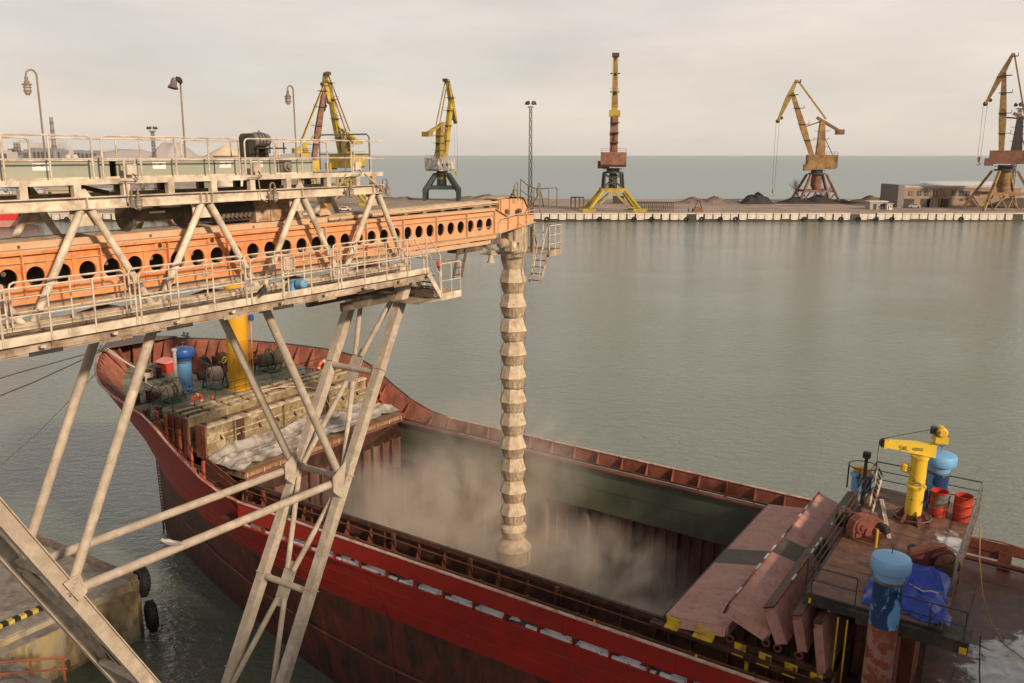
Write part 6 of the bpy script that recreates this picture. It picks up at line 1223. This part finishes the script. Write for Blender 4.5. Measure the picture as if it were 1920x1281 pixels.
    part('apex_platform', T(MB().box(ap.x - 1.6, ap.x + .6, -1.2, 1.2, ap.z - 1.0, ap.z - .85).box(ap.x - 1.6, ap.x - 1.5, -1.2, 1.2, ap.z - .85, ap.z + .2)), M_CD, t)
    for k in (.25, .5, .75):
        q = pv.lerp(hd_, k); part('boom_landing', T(MB().box(q.x - 2.6, q.x + 1.4, -1.5, 1.5, q.z, q.z + .14).pipe([(q.x - 2.6, -1.4, q.z), (q.x - 2.6, -1.4, q.z + 1.1), (q.x - 2.6, 1.4, q.z + 1.1), (q.x - 2.6, 1.4, q.z)], .05, 4)), M_CD, t)
    q = hd_; part('head_landing', T(MB().box(q.x - 2.4, q.x + .8, -1.6, 1.6, q.z - 1.0, q.z - .85)), M_CD, t)
    cw = Vector((P['cw'][0], 0, P['cw'][1])); cj = Vector((P['colx'] + 2.2, 0, P['col'] + 1.2))
    part('counterweight_arm', T(MB().beam(cj, cw, 1.6, 1.0)), m_arm, t)
    part('counterweight', T(MB().box(cw.x - 1.6, cw.x + 1.3, -1.8, 1.8, cw.z - 1.3, cw.z + .6)), m_arm, t)
    part('rack_strut', T(MB().beam(ct + Vector((1.0, 0, -.4)), pv.lerp(hd_, .45), .4, .5)), m_col, t)
    part('back_stay', T(MB().beam((P['colx'] - 1.0, 0, P['col'] - 6), (a + 1.5, 0, d), .25, .25)), M_CD, t)
    if rope:
        r_ = P['rope']
        part('hoist_rope', T(MB().tube((tp_.x + .6, -.3, tp_.z), (tp_.x + .6, -.3, tp_.z - r_), .05, n=4).tube((tp_.x - .6, .3, tp_.z), (tp_.x - .2, .3, tp_.z - r_), .05, n=4)), M_CD, t)
        part('hook_block', T(MB().lathe([(.1, 0), (.45, -.4), (.45, -1.4), (.15, -2.0)], (tp_.x + .2, 0, tp_.z - r_), 8).torus((tp_.x + .2, 0, tp_.z - r_ - 2.5), .5, .14, ax=(0, 1, 0), n=10, m=5, a0=.5, a1=5)), M_CYB, t)
    return t
def cb_(u, y): 
    p = far(u, 300, y); return (p.x, y, QZ)
crane(cb_(1533, 352), math.pi - .15, 1.0, 'ochre portal crane with bent jib, left of the low building', 'open', M_CR, M_CO, M_CO, M_CO, M_CY, M_CR, dict(head=(11.3, 42.2), apex=(9.9, 46.8), tip=(16.0, 31.4), rope=26))
crane(cb_(1150, 300), math.pi / 2 - .10, 1.0, 'rust and yellow portal crane with bright yellow base legs, boom upright', 'lattice', M_CD, M_CR, M_CR, M_CO, M_CY, M_CYB, dict(lw=8.4, lh=12.5, slew=13.6, cab=(-5, 4.5, 14.6, 19.4, 4.2), head=(6.5, 46), apex=(4.5, 51.2), tip=(10, 37), col=33, cw=(-5.5, 32), rope=16), foot=M_CYB)
crane(cb_(828, 372), .95, 1.0, 'yellow portal crane with dark green legs and peeling white machine house', 'bent', M_CG, M_CW, M_CY, M_CYB, M_CY, M_CY, dict(lw=8.2, lh=10.6, cab=(-6.5, 4.5, 12.0, 17.2, 3.6), tip=(9.4, 32), head=(7, 42.5), apex=(4.4, 48.8), col=30, cw=(-8.5, 27), rope=20))
crane(cb_(1886, 306), math.pi - .45, 1.0, 'rust and ochre portal crane at the right edge, in front of the low building', 'open', M_CO, M_CR, M_CD, M_CO, M_CO, M_CO, dict(lw=9.5, lh=13.2, slew=14.5, cab=(-7, 5, 15.5, 20, 3.6), piv=(1.6, 19), head=(3.4, 45.5), apex=(1.4, 51.6), tip=(8.0, 35.5), col=31, colx=-2.8, cw=(-8.5, 28.5), rope=17.5), foot=None)
crane(cb_(648, 335), 2.45, .98, 'bright yellow portal crane behind the gantry, its thick boom leaning left', 'lattice', M_CYB, M_CYB, M_CYB, M_CYB, M_CYB, M_CYB, dict(cab=(-7, 5, 14, 19, 3.8), head=(8.5, 46.5), apex=(9.6, 49.5), tip=(12.0, 36), col=27, cw=(-6.5, 24)), rope=False)
crane(cb_(575, 318), .55, .92, 'yellow portal crane with a red brown boom, left of the bright yellow one', 'lattice', M_CY, M_CYB, M_CYB, M_CR, M_CYB, M_CYB, dict(cab=(-6, 4, 14, 18, 3.4), piv=(2.5, 17), head=(8.3, 45), apex=(8.8, 47), tip=(10.0, 40), col=24, cw=(-3.5, 22)), rope=False)

# light masts
def mast(u, y, vtop, w_, lab, lights=6):
    p = far(u, vtop, y); h = p.z; t = thing('light_mast', FW, (p.x, y, QZ), lab, 'light mast', 'lattice light masts'); m = MB(); n = int(h / 3.2)
    for sx in (-1, 1):
        for sy in (-1, 1): m.tube((p.x + sx * w_ * .62, y + sy * w_ * .62, QZ), (p.x + sx * w_ * .42, y + sy * w_ * .42, h - 1.5), .13, n=5)
    for k in range(n):
        z0 = QZ + (h - 1.5 - QZ) * k / n; z1 = QZ + (h - 1.5 - QZ) * (k + 1) / n; f0 = w_ * (.62 - .2 * k / n)
        for sy in (-1, 1):
            m.tube((p.x - f0, y + sy * f0, z0), (p.x + f0, y + sy * f0, z1), .08, n=4).tube((p.x + f0, y + sy * f0, z0), (p.x - f0, y + sy * f0, z1), .08, n=4).tube((p.x - f0, y + sy * f0, z1), (p.x + f0, y + sy * f0, z1), .08, n=4)
    part('lattice_tower', m, M_CD, t)
    part('lamp_platform', MB().box(p.x - w_, p.x + w_, y - w_, y + w_, h - 1.6, h - 1.3), M_CD, t)
    for k in range(lights):
        a = 2 * math.pi * k / lights; q = Vector((p.x + math.cos(a) * w_ * 1.1, y + math.sin(a) * w_ * 1.1, h - .3)); part('floodlight', MB().lathe([(.35, 0), (.75, .9)], q, 8, ax=(math.cos(a), math.sin(a), .35)), M_CD, t)
mast(995, 330, 193, 1.0, 'tall slim dark lattice light mast beside the boom head')
mast(285, 420, 240, 1.3, 'lattice light mast with a wide lamp crown left of the spoil heap', 8)
mast(1914, 330, 196, 1.1, 'lattice light mast at the right edge behind the crane')

# low building on the mole
def facade(t, u0, u1, y, zh, wins, mt):
    pass
bld = thing('harbour_building', FW, (far(1745, 390, 322).x, 322, QZ), 'two storey beige harbour building with snow on its roof', 'building')
M_BR = mat('beige_brick', (.27, .195, .135), .85, var=.15, scale=.3, stain=(.27, .2, .15), amount=.4, sscale=.3, bump=0)
x0 = far(1693, 380, 320).x; x1 = far(1850, 380, 320).x + 12; zr = far(1700, 351, 320).z
part('wall', MB().box(x0, x1, 320, 335, QZ, zr), M_BR, bld)
part('side_wall', MB().box(x0 - 2.2, x0 - .01, 319.5, 335, QZ, zr + .8), mat('shaded_side_grey', (.20, .17, .15), .9, bump=0), bld)  # shade of the left side put into its darker grey
part('string_course', MB().box(x0, x1, 319.8, 319.99, (zr + QZ) / 2 - .2, (zr + QZ) / 2 + .1).box(x0, x1, 319.7, 319.99, zr - .5, zr + .15), mat('string_course', (.33, .26, .2), .9, bump=0), bld)
rf = part('roof', MB().box(x0 - .2, x1, 320, 335, zr + .16, zr + .4), mat('patchy_roof', (.30, .28, .27), .8, var=.2, scale=.3, stain=(.55, .54, .54), amount=.45, sscale=.25, bump=0), bld)
part('roof_hut', MB().prism([(x0 + 9, 327, zr + .4), (x1, 327, zr + .4), (x1, 330, zr + 1.7), (x0 + 12, 330, zr + 1.7)], (0, 4, 0)), M_SNOW, rf)
for uu in (1707, 1723, 1737, 1754, 1788, 1802, 1814, 1833):
    x = far(uu, 365, 320).x; wd = part('window', MB().box(x - .75, x + .75, 319.9, 319.985, zr - 3.1, zr - 1.3), M_CD if uu != 1707 else M_CR, bld)
    part('window_frame', MB().box(x - .06, x + .06, 319.86, 319.898, zr - 3.1, zr - 1.3).box(x - .75, x + .75, 319.86, 319.898, zr - 2.3, zr - 2.2), mat('window_frame_grey', (.3, .27, .24), .8, bump=0), wd)
for uu, ww in ((1701, 2.3), (1734, 1.6), (1753, 3.0), (1770, 1.5)):
    x = far(uu, 385, 320).x; part('gate', MB().box(x - ww, x + ww, 319.88, 319.98, QZ, QZ + 3.0), M_CD, bld)
for uu in (1802, 1814): x = far(uu, 380, 320).x; part('small_window', MB().box(x - .6, x + .6, 319.9, 319.98, QZ + 2.3, QZ + 3.1), M_CD, bld)
fe = part('fire_escape', MB().box(far(1762, 370, 318).x - 1.5, far(1776, 370, 318).x, 318.4, 319.8, QZ + 4.0, QZ + 4.15), M_CR, bld)
for k in range(4): part('escape_post', MB().beam((far(1762 + k * 5, 370, 318).x - 1.3, 318.6, QZ), (far(1762 + k * 5, 370, 318).x - 1.3, 318.6, QZ + 7), .12, .12), M_CR, fe)
part('awning', MB().prism([(x1 - 13, 319.9, QZ + .6), (x1 - 4, 319.9, QZ + 3.4), (x1, 319.9, QZ + 3.4), (x1, 319.9, QZ)], (0, -3.5, 0)), M_CD, bld)
def hut(u, y, w_, h, d, mt, mr, lab, grp='sheds and cabins on the mole', v=None):
    p = far(u, 390, y); t = thing('hut', FW, (p.x, y, QZ), lab, 'hut', grp)
    part('wall', MB().box(p.x - w_ / 2, p.x + w_ / 2, y, y + d, QZ, QZ + h), mt, t)
    part('roof', MB().box(p.x - w_ / 2 - .3, p.x + w_ / 2 + .3, y - .3, y + d + .3, QZ + h + .002, QZ + h + .25), mr, t)
    part('door', MB().box(p.x - w_ * .3, p.x - w_ * .12, y - .06, y - .004, QZ, QZ + h * .75), M_CD, t)
    part('window', MB().box(p.x + w_ * .1, p.x + w_ * .32, y - .06, y - .004, QZ + h * .4, QZ + h * .75), M_CD, t)
M_HG = mat('grey_hut', (.34, .31, .28), .85, bump=0)
hut(1647, 308, 6.0, 2.6, 4, M_HG, M_SNOW, 'small grey hut with a snowy roof left of the low building'); hut(1668, 306, 1.8, 2.0, 1.5, M_QW, M_HG, 'tiny white kiosk beside the small grey hut')
hut(1160, 345, 4, 2.6, 3, M_CD, M_CD, 'dark cabin behind the yellow base legs of the upright crane')
# trestle frame, stacked pallets, machine on the mole
def frame_(u, y, w_, h, lab, nm='steel_trestle', bays=9):
    p = far(u, 390, y); t = thing(nm, FW, (p.x, y, QZ), lab, 'trestle', 'trestles on the mole'); 
    part('deck', MB().box(p.x - w_ / 2, p.x + w_ / 2, y, y + 4, QZ + h, QZ + h + .35), M_CD, t)
    for k in range(bays + 1):
        for dy in (0, 3.8): part('post', MB().beam((p.x - w_ / 2 + w_ * k / bays, y + dy, QZ), (p.x - w_ / 2 + w_ * k / bays, y + dy, QZ + h), .2, .2), M_CD, t)
    part('rail', MB().beam((p.x - w_ / 2, y, QZ + h * .5), (p.x + w_ / 2, y, QZ + h * .5), .12, .12), M_CD, t)
frame_(1230, 298, 11.5, 2.6, 'long dark steel trestle right of the yellow crane legs')
frame_(1083, 318, 4.5, 3.4, 'short steel trestle left of the yellow crane legs', bays=3)
gb = thing('grab_bucket', FW, (far(1309, 395, 295).x, 295, QZ), 'rust brown grab bucket standing on the mole near two people', 'grab')
gx = far(1309, 395, 295).x
part('shell', MB().prism([(gx - 1.6, 294.4, QZ), (gx + 1.6, 294.4, QZ), (gx + 1.2, 294.4, QZ + 1.2), (gx, 294.4, QZ + 1.7), (gx - 1.2, 294.4, QZ + 1.2)], (0, 1.4, 0)), M_CR, gb)
part('arms', MB().beam((gx - 1.2, 295, QZ + 1.2), (gx - .2, 295, QZ + 3.6), .2, .3).beam((gx + 1.2, 295, QZ + 1.2), (gx + .2, 295, QZ + 3.6), .2, .3).box(gx - .5, gx + .5, 294.7, 295.3, QZ + 3.4, QZ + 3.9), M_CD, gb)
# heaps
def heap(u0, u1, vtop, y, mt, lab, nm='scrap_heap', dpt=10, rough=.25, cat='heap', flat=0.0, zb=QZ):
    a, b = far(u0, 380, y).x, far(u1, 380, y).x; h = max(.4, far(u0, vtop, y).z - zb); rr = random.Random(int(u0))
    ph = [rr.uniform(0, 6) for _ in range(4)]
    def fn(u, v):
        e = (math.sin(math.pi * u) ** .8 if flat == 0 else min(1, 3.4 * u, 2.1 * (1 - u)) - .06 * u) * math.sin(math.pi * v) ** .7
        nz_ = 1 + rough * (math.sin(u * 19 + ph[0]) * .5 + math.sin(u * 43 + v * 13 + ph[1]) * .35 + math.sin(u * 87 + v * 31 + ph[2]) * .25)
        return (a + (b - a) * u, y + dpt * (v - .5), zb - .05 + h * e * nz_)
    return solo(nm, MB().grid(fn, 48, 14), mt, FW, ((a + b) / 2, y, zb), lab, cat, 'heaps on the far shore', smooth=30)
M_COAL = mat('coal', (.035, .030, .030), .9, var=.4, scale=.5, bump=0)
heap(1388, 1448, 363, 345, M_COAL, 'black coal heap between the upright crane and the bent jib crane')
heap(1255, 1395, 372, 350, mat('scrap_brown', (.17, .12, .095), .9, var=.5, scale=.6, bump=0), 'long low brown scrap heap left of the coal heap', rough=.7)
heap(1450, 1600, 371, 348, M_COAL, 'dark rubble bank under the bent jib crane', rough=.7)
heap(1590, 1690, 370, 352, mat('scrub_brown', (.13, .10, .07), .95, var=.5, scale=.8, bump=0), 'brown scrub bank left of the low building', rough=.5)
heap(690, 800, 370, 380, mat('scrap_brown', (0, 0, 0)), 'brown scrap bank left of the dark green crane legs', rough=.7)
heap(850, 980, 367, 384, mat('scrap_brown', (0, 0, 0)), 'pinkish rubble bank right of the dark green crane legs', rough=.7)
heap(285, 398, 266, 1500, mat('spoil_hazed', (.36, .32, .32), .95, var=.1, scale=.02, bump=0), 'big grey mauve spoil heap on the horizon at the left', 'spoil_heap', 120, .03, 'hill', flat=1)  # lightened mauve, part of the distance haze is in this colour
heap(180, 320, 279, 2400, mat('spoil_hazed', (0, 0, 0)), 'long low spoil ridge left of the big spoil heap', 'spoil_heap', 200, .08, 'hill')
heap(500, 720, 286, 7500, mat('spoil_hazed', (0, 0, 0)), 'faint headland on the sea horizon', 'headland', 500, .1, 'hill', zb=0)
# bare tree and bushes
def bare_tree(u, y, h, lab, seed, spread=.5):
    p = far(u, 380, y); t = thing('bare_tree', FW, (p.x, y, QZ), lab, 'tree', 'bare trees'); rr = random.Random(seed); tr = MB(); cw_ = MB()
    def grow(o, d, l, r, lev, m):
        e = o + d * l; m.tube(o, e, r, r * .65, n=5, cap=False)
        if lev == 0: return
        for k in range(rr.choice((2, 3, 3))):
            nd = (d + Vector((rr.uniform(-1, 1), rr.uniform(-1, 1), rr.uniform(-.25, .7))) * spread * 1.3).normalized()
            grow(o.lerp(e, rr.uniform(.6, 1)), nd, l * rr.uniform(.6, .85), r * .6, lev - 1, cw_)
    for k in range(4): grow(Vector((p.x + rr.uniform(-.4, .4), y, QZ)), Vector((rr.uniform(-.6, .6), rr.uniform(-.4, .4), 1)).normalized(), h * .34, .12, 5, tr)
    part('trunk', tr, M_BARK, t); part('crown', cw_, M_BARK, t)
M_BARK = mat('winter_twigs', (.12, .095, .075), .9, bump=0)
bare_tree(1499, 362, 9.5, 'bare winter tree beside the bent jib crane', 4); bare_tree(1545, 372, 7.5, 'smaller bare tree behind the legs of the bent jib crane', 8)
for i, (u, y, h) in enumerate(((268, 395, 9), (225, 380, 6), (150, 372, 6), (20, 400, 7))): bare_tree(u, y, h, ['bare tree seen through the deck gap under the third sticker', 'bare bush seen through the deck gap near the junction box', 'bare bush seen below the conveyor near the first sticker', 'bare tree at the left edge behind the conveyor'][i], 20 + i)

# silo with conical roof, sheds and far industry on the left shore
sx_ = far(425, 380, 300); sl_ = thing('grain_silo', FW, (sx_.x, 306, QZ), 'cream steel silo with a pale conical roof behind the conveyor', 'silo')
part('shell', MB().lathe([(5.2, 0), (5.2, 18.3)], (sx_.x, 306, QZ), 24), M_QW, sl_)
part('roof', MB().lathe([(6.8, 18.25), (6.6, 18.5), (.6, 21.6), (.3, 21.9)], (sx_.x - 1, 306, QZ), 24), mat('silo_roof', (.50, .40, .28), .9, var=.1, bump=0), sl_)
for k in range(6): part('shell_band', MB().lathe([(5.25, 0), (5.25, .12)], (sx_.x, 306, QZ + 2.6 + k * 2.7), 24, cap=False), M_HG, sl_)
def shed(u0, u1, v, y, mt, mr, lab, zr=None):
    a, b = far(u0, v, y), far(u1, v, y); h = a.z - QZ; t = thing('shed', FW, ((a.x + b.x) / 2, y, QZ), lab, 'shed', 'sheds on the far shore')
    part('wall', MB().box(a.x, b.x, y, y + 14, QZ, QZ + h * .65), mt, t)
    part('roof', MB().prism([(a.x - .5, y - .5, QZ + h * .65), (a.x - .5, y + 7, QZ + h), (a.x - .5, y + 14.5, QZ + h * .65)], (b.x - a.x + 1, 0, 0)), mr, t)
    n = max(1, int((b.x - a.x) / 5))
    for k in range(n): part('window', MB().box(a.x + 1 + k * (b.x - a.x - 1) / n, a.x + 2.6 + k * (b.x - a.x - 1) / n, y - .08, y - .01, QZ + h * .25, QZ + h * .5), M_CD, t)
M_BLUER = mat('pale_blue_roof', (.36, .45, .52), .7, bump=0); M_TANR = mat('tan_roof', (.46, .37, .25), .8, bump=0)
shed(-20, 52, 353, 430, M_QW, M_BLUER, 'long shed with a pale blue roof at the left edge'); shed(85, 118, 352, 410, M_TANR, M_TANR, 'tan gabled shed seen through the deck gap')
shed(150, 215, 354, 440, M_HG, M_BLUER, 'grey shed with a pale blue roof behind the truss'); shed(240, 330, 349, 460, M_HG, M_HG, 'wide grey shed behind the third sticker'); shed(575, 660, 335, 420, M_HG, M_HG, 'grey shed behind the bare end of the upper deck')
shed(335, 395, 351, 430, M_QW, M_HG, 'pale shed left of the cream silo')
rs_ = thing('moored_ship', FW, (far(5, 405, 262).x, 262, 0), 'bright red hull of a moored ship at the left edge', 'ship')
xa = far(42, 405, 262).x
part('hull', MB().prism([(xa - 60, 258, .2), (xa - 2, 258, .2), (xa, 258, 2.2), (xa - 60, 258, 2.2)], (0, 14, 0)), mat('pink_bottom_paint', (.45, .22, .19), .7, bump=0), rs_)
part('topside', MB().prism([(xa - 60, 257.9, 2.2), (xa, 257.9, 2.2), (xa + 1.6, 257.9, 4.4), (xa - 60, 257.9, 4.2)], (0, 14.2, 0)), mat('bright_red_topside', (.55, .035, .03), .5, bump=0), rs_)
part('superstructure', MB().box(xa - 55, xa - 40, 261, 270, 4.3, 12), M_QW, rs_)
# cars among the far yards
def car(u, y, lab, mt):
    p = far(u, 380, y); t = thing('parked_car', FW, (p.x, y, QZ), lab, 'car', 'cars on the mole'); x = p.x
    part('body', MB().prism([(x - 2.1, y, QZ + .3), (x + 2.1, y, QZ + .3), (x + 2.1, y, QZ + .85), (x + 1.2, y, QZ + .95), (x + .7, y, QZ + 1.45), (x - 1.1, y, QZ + 1.45), (x - 1.7, y, QZ + .95), (x - 2.1, y, QZ + .85)], (0, 1.7, 0)), mt, t)
    part('window', MB().prism([(x - 1.4, y - .01, QZ + .98), (x + 1.0, y - .01, QZ + .98), (x + .6, y - .01, QZ + 1.38), (x - 1.0, y - .01, QZ + 1.38)], (0, -.02, 0)), M_CD, t)
    for dx in (-1.3, 1.3): part('wheel', MB().lathe([(.33, 0), (.33, .2)], (x + dx, y + .1, QZ + .33), 10, ax=(0, -1, 0)), M_BLACK, t)
car(645, 300, 'white car parked behind the truss near the small caged lamps', M_QW); car(1716, 316, 'pale van parked at the dark gates of the low building', M_HG)
# industry skyline
def block(u0, u1, vtop, y, mt, lab, nm='plant_building', d=60):
    a, b = far(u0, vtop, y), far(u1, vtop, y); t = thing(nm, FW, ((a.x + b.x) / 2, y, QZ), lab, 'factory', 'steelworks on the horizon')
    h = a.z - QZ; part('hall', MB().box(a.x, b.x, y, y + d, QZ, QZ + h), mt, t)
    part('monitor_roof', MB().box(a.x + (b.x - a.x) * .2, b.x - (b.x - a.x) * .2, y + 5, y + d - 5, QZ + h, QZ + h * 1.18), mt, t)
    n = 4
    for k in range(n): part('bay', MB().box(a.x + (k + .2) * (b.x - a.x) / n, a.x + (k + .8) * (b.x - a.x) / n, y - 1, y - .1, QZ + h * .2, QZ + h * .8), M_CD, t)
M_FG = mat('far_grey', (.20, .20, .215), .9, bump=0); M_FW = mat('far_pale', (.46, .42, .40), .9, bump=0)  # far tones kept pale, standing in for some of the haze
for i, (a, b, v) in enumerate(((-30, 14, 285), (10, 25, 282), (40, 52, 283), (53, 70, 272), (60, 90, 281), (92, 112, 281), (112, 122, 279), (122, 150, 284), (150, 182, 285), (182, 206, 282))):
    block(a, b, v, 3000 + 120 * (i % 4), M_FG if i % 3 else M_FW, ['hazy hall at the far left edge', 'hazy low hall left of the twin stacks', 'hazy low hall right of the twin stacks', 'tall hazy furnace hall behind the conveyor rail', 'long hazy hall left of the big chimney', 'hazy hall right of the big chimney', 'pale hazy block under the steam plume', 'pale hazy hall right of the steam plume', 'hazy low hall between plume and spoil ridge', 'hazy hall at the foot of the spoil ridge'][i])
def stack(u, vtop, y, r, lab):
    p = far(u, vtop, y); t = thing('chimney', FW, (p.x, y, QZ), lab, 'chimney', 'factory chimneys'); h = p.z - QZ
    part('shaft', MB().lathe([(r * 1.5, 0), (r, h)], (p.x, y, QZ), 14), M_FG, t)
    for k in range(4): part('band', MB().lathe([(r * (1.5 - .5 * k / 4) * 1.02, 0), (r * (1.5 - .5 * k / 4) * 1.02, h * .06)], (p.x, y, QZ + h * (.3 + .18 * k)), 14, cap=False), M_CR, t)
stack(95.5, 220, 2600, 4.5, 'tall banded factory chimney at the left behind the lamp'); stack(28, 267, 3100, 5, 'left one of the twin hazy stacks'); stack(34, 267, 3120, 5, 'right one of the twin hazy stacks')
for i, u in enumerate((127, 139)):
    p = far(u, 282, 3000); tk_ = thing('gas_holder', FW, (p.x, 3000, QZ), ['pale round tank left of its twin on the hazy horizon', 'pale round tank right of its twin on the hazy horizon'][i], 'tank', 'pale tanks')
    part('shell', MB().lathe([(11, 0), (11, 12), (9, 16), (4, 18.5), (.5, 19)], (p.x, 3000, QZ), 16), M_FW, tk_)
    part('ladder', MB().box(p.x - .6, p.x + .6, 2988.5, 2989, QZ, QZ + 12), M_FG, tk_)
# two people on the quay
def person(u, y, h, lab, coat, yaw=0.0):
    p = far(u, 395, y); me = bpy.data.meshes.new('person'); k = h / 1.75
    J = [(0, 0, .95), (0, 0, 1.2), (0, 0, 1.42), (0, 0, 1.52), (0, 0, 1.62), (0, 0.01, 1.72), (.19, 0, 1.40), (.25, 0, 1.12), (.24, -.08, .88), (-.19, 0, 1.40), (-.25, .02, 1.12), (-.23, -.06, .88), (.10, 0, .90), (.12, -.05, .48), (.12, .02, .06), (.13, -.16, .03), (-.10, 0, .90), (-.12, .06, .48), (-.12, .12, .06), (-.13, -.06, .03)]
    E_ = [(0, 1), (1, 2), (2, 3), (3, 4), (4, 5), (2, 6), (6, 7), (7, 8), (2, 9), (9, 10), (10, 11), (0, 12), (12, 13), (13, 14), (14, 15), (0, 16), (16, 17), (17, 18), (18, 19)]
    RR = [.16, .16, .17, .065, .10, .09, .085, .06, .045, .085, .06, .045, .10, .075, .05, .045, .10, .075, .05, .045]
    me.from_pydata([(a * k, b * k, c * k) for a, b, c in J], E_, []); o = bpy.data.objects.new('person', me); COL.objects.link(o)
    sk = o.modifiers.new('Skin', 'SKIN'); ss = o.modifiers.new('Sub', 'SUBSURF'); ss.levels = 1; ss.render_levels = 1
    for i, r in enumerate(RR): me.skin_vertices[0].data[i].radius = (r * k, r * k); me.skin_vertices[0].data[i].use_root = (i == 0)
    me.materials.append(coat); o.location = (p.x, y, QZ); o.rotation_euler = (0, 0, yaw); props(o, lab, 'person', 'two people on the far quay')
person(1291, 288, 1.75, 'left of two people in dark clothes standing on the far quay', M_CD, .4); person(1299, 288.3, 1.72, 'right of two people in dark clothes standing on the far quay', mat('dark_coat', (.035, .035, .045), .8, bump=0), -.6)
# ---------------------------------------------------------------- air: grain dust, steam, haze
def vol(name, mb, frame, base, density, scale, lo, hi, col, kind='stuff', lab=None, cat=None, zfade=None, aniso=.2):
    m = bpy.data.materials.new(name); m.use_nodes = True; t = m.node_tree; N = t.nodes; N.clear(); o = N.new('ShaderNodeOutputMaterial'); pv = N.new('ShaderNodeVolumePrincipled'); t.links.new(pv.outputs[0], o.inputs['Volume'])
    pv.inputs['Color'].default_value = (*col, 1); pv.inputs['Anisotropy'].default_value = aniso; pv.inputs['Density'].default_value = density
    if scale:
        co = N.new('ShaderNodeTexCoord'); nz_ = N.new('ShaderNodeTexNoise'); nz_.inputs['Scale'].default_value = scale; nz_.inputs['Detail'].default_value = 5; nz_.inputs['Roughness'].default_value = .6; nz_.inputs['Distortion'].default_value = .8
        t.links.new(co.outputs['Object'], nz_.inputs['Vector']); rr = N.new('ShaderNodeMapRange'); rr.inputs[1].default_value = lo; rr.inputs[2].default_value = hi; rr.inputs[4].default_value = density; t.links.new(nz_.outputs['Fac'], rr.inputs[0]); src = rr.outputs[0]
        # fade to nothing at the outline of the cloud
        gr = N.new('ShaderNodeVectorMath'); gr.operation = 'LENGTH'; mp_ = N.new('ShaderNodeMapping'); mp_.inputs['Scale'].default_value = [1 / q for q in zfade]; t.links.new(co.outputs['Object'], mp_.inputs[0]); t.links.new(mp_.outputs[0], gr.inputs[0])
        r2 = N.new('ShaderNodeMapRange'); r2.inputs[1].default_value = 1.0; r2.inputs[2].default_value = .35; t.links.new(gr.outputs['Value'], r2.inputs[0])
        mu = N.new('ShaderNodeMath'); mu.operation = 'MULTIPLY'; t.links.new(src, mu.inputs[0]); t.links.new(r2.outputs[0], mu.inputs[1]); t.links.new(mu.outputs[0], pv.inputs['Density'])
    me = mesh_of(name, mb, m, base, 0); o_ = bpy.data.objects.new(name, me); COL.objects.link(o_); o_.matrix_world = frame @ Matrix.Translation(base)
    return props(o_, lab, cat, kind=kind)
def ell(c, r): return MB().sphere(c, 1.0, 20, 12, r)
for c, r, d, lab in (((21.3, .9, 4.7), (6.6, 4.8, 4.1), 1.15, 'thick beige grain dust billowing left of the spout in the hold'), ((14.2, 1.2, 3.9), (5.2, 4.2, 3.6), 1.0, 'thin wisps of grain dust right of the spout in the hold'), ((21.6, -4.2, 6.9), (6.0, 3.6, 3.4), .36, 'faint dust rising over the far edge of the hold')):
    vol('dust_cloud', ell(c, r), FS, c, d * DUSTD, .34, .42, .70, (.96, .86, .76), lab=lab, cat='dust', zfade=r)
for i, (u, v, y, r) in enumerate(((116, 271, 2950, (26, 20, 22)), (45, 264, 3050, (40, 20, 7)))):
    p = far(u, v, y); vol('steam_plume', ell(p, r), FW, p, .10, .06, .38, .6, (.96, .93, .9), lab=['white steam plume rising beside the big chimney', 'thin steam streak drifting from the twin stacks'][i], cat='steam', zfade=r)
vol('haze', MB().box(-15000, 15000, -300, 15000, -2.6, 230), FW, (0, 4000, 0), HAZED, 0, 0, 0, (.93, .93, .95), lab='thin sea haze over the whole harbour', cat='haze', aniso=.3)
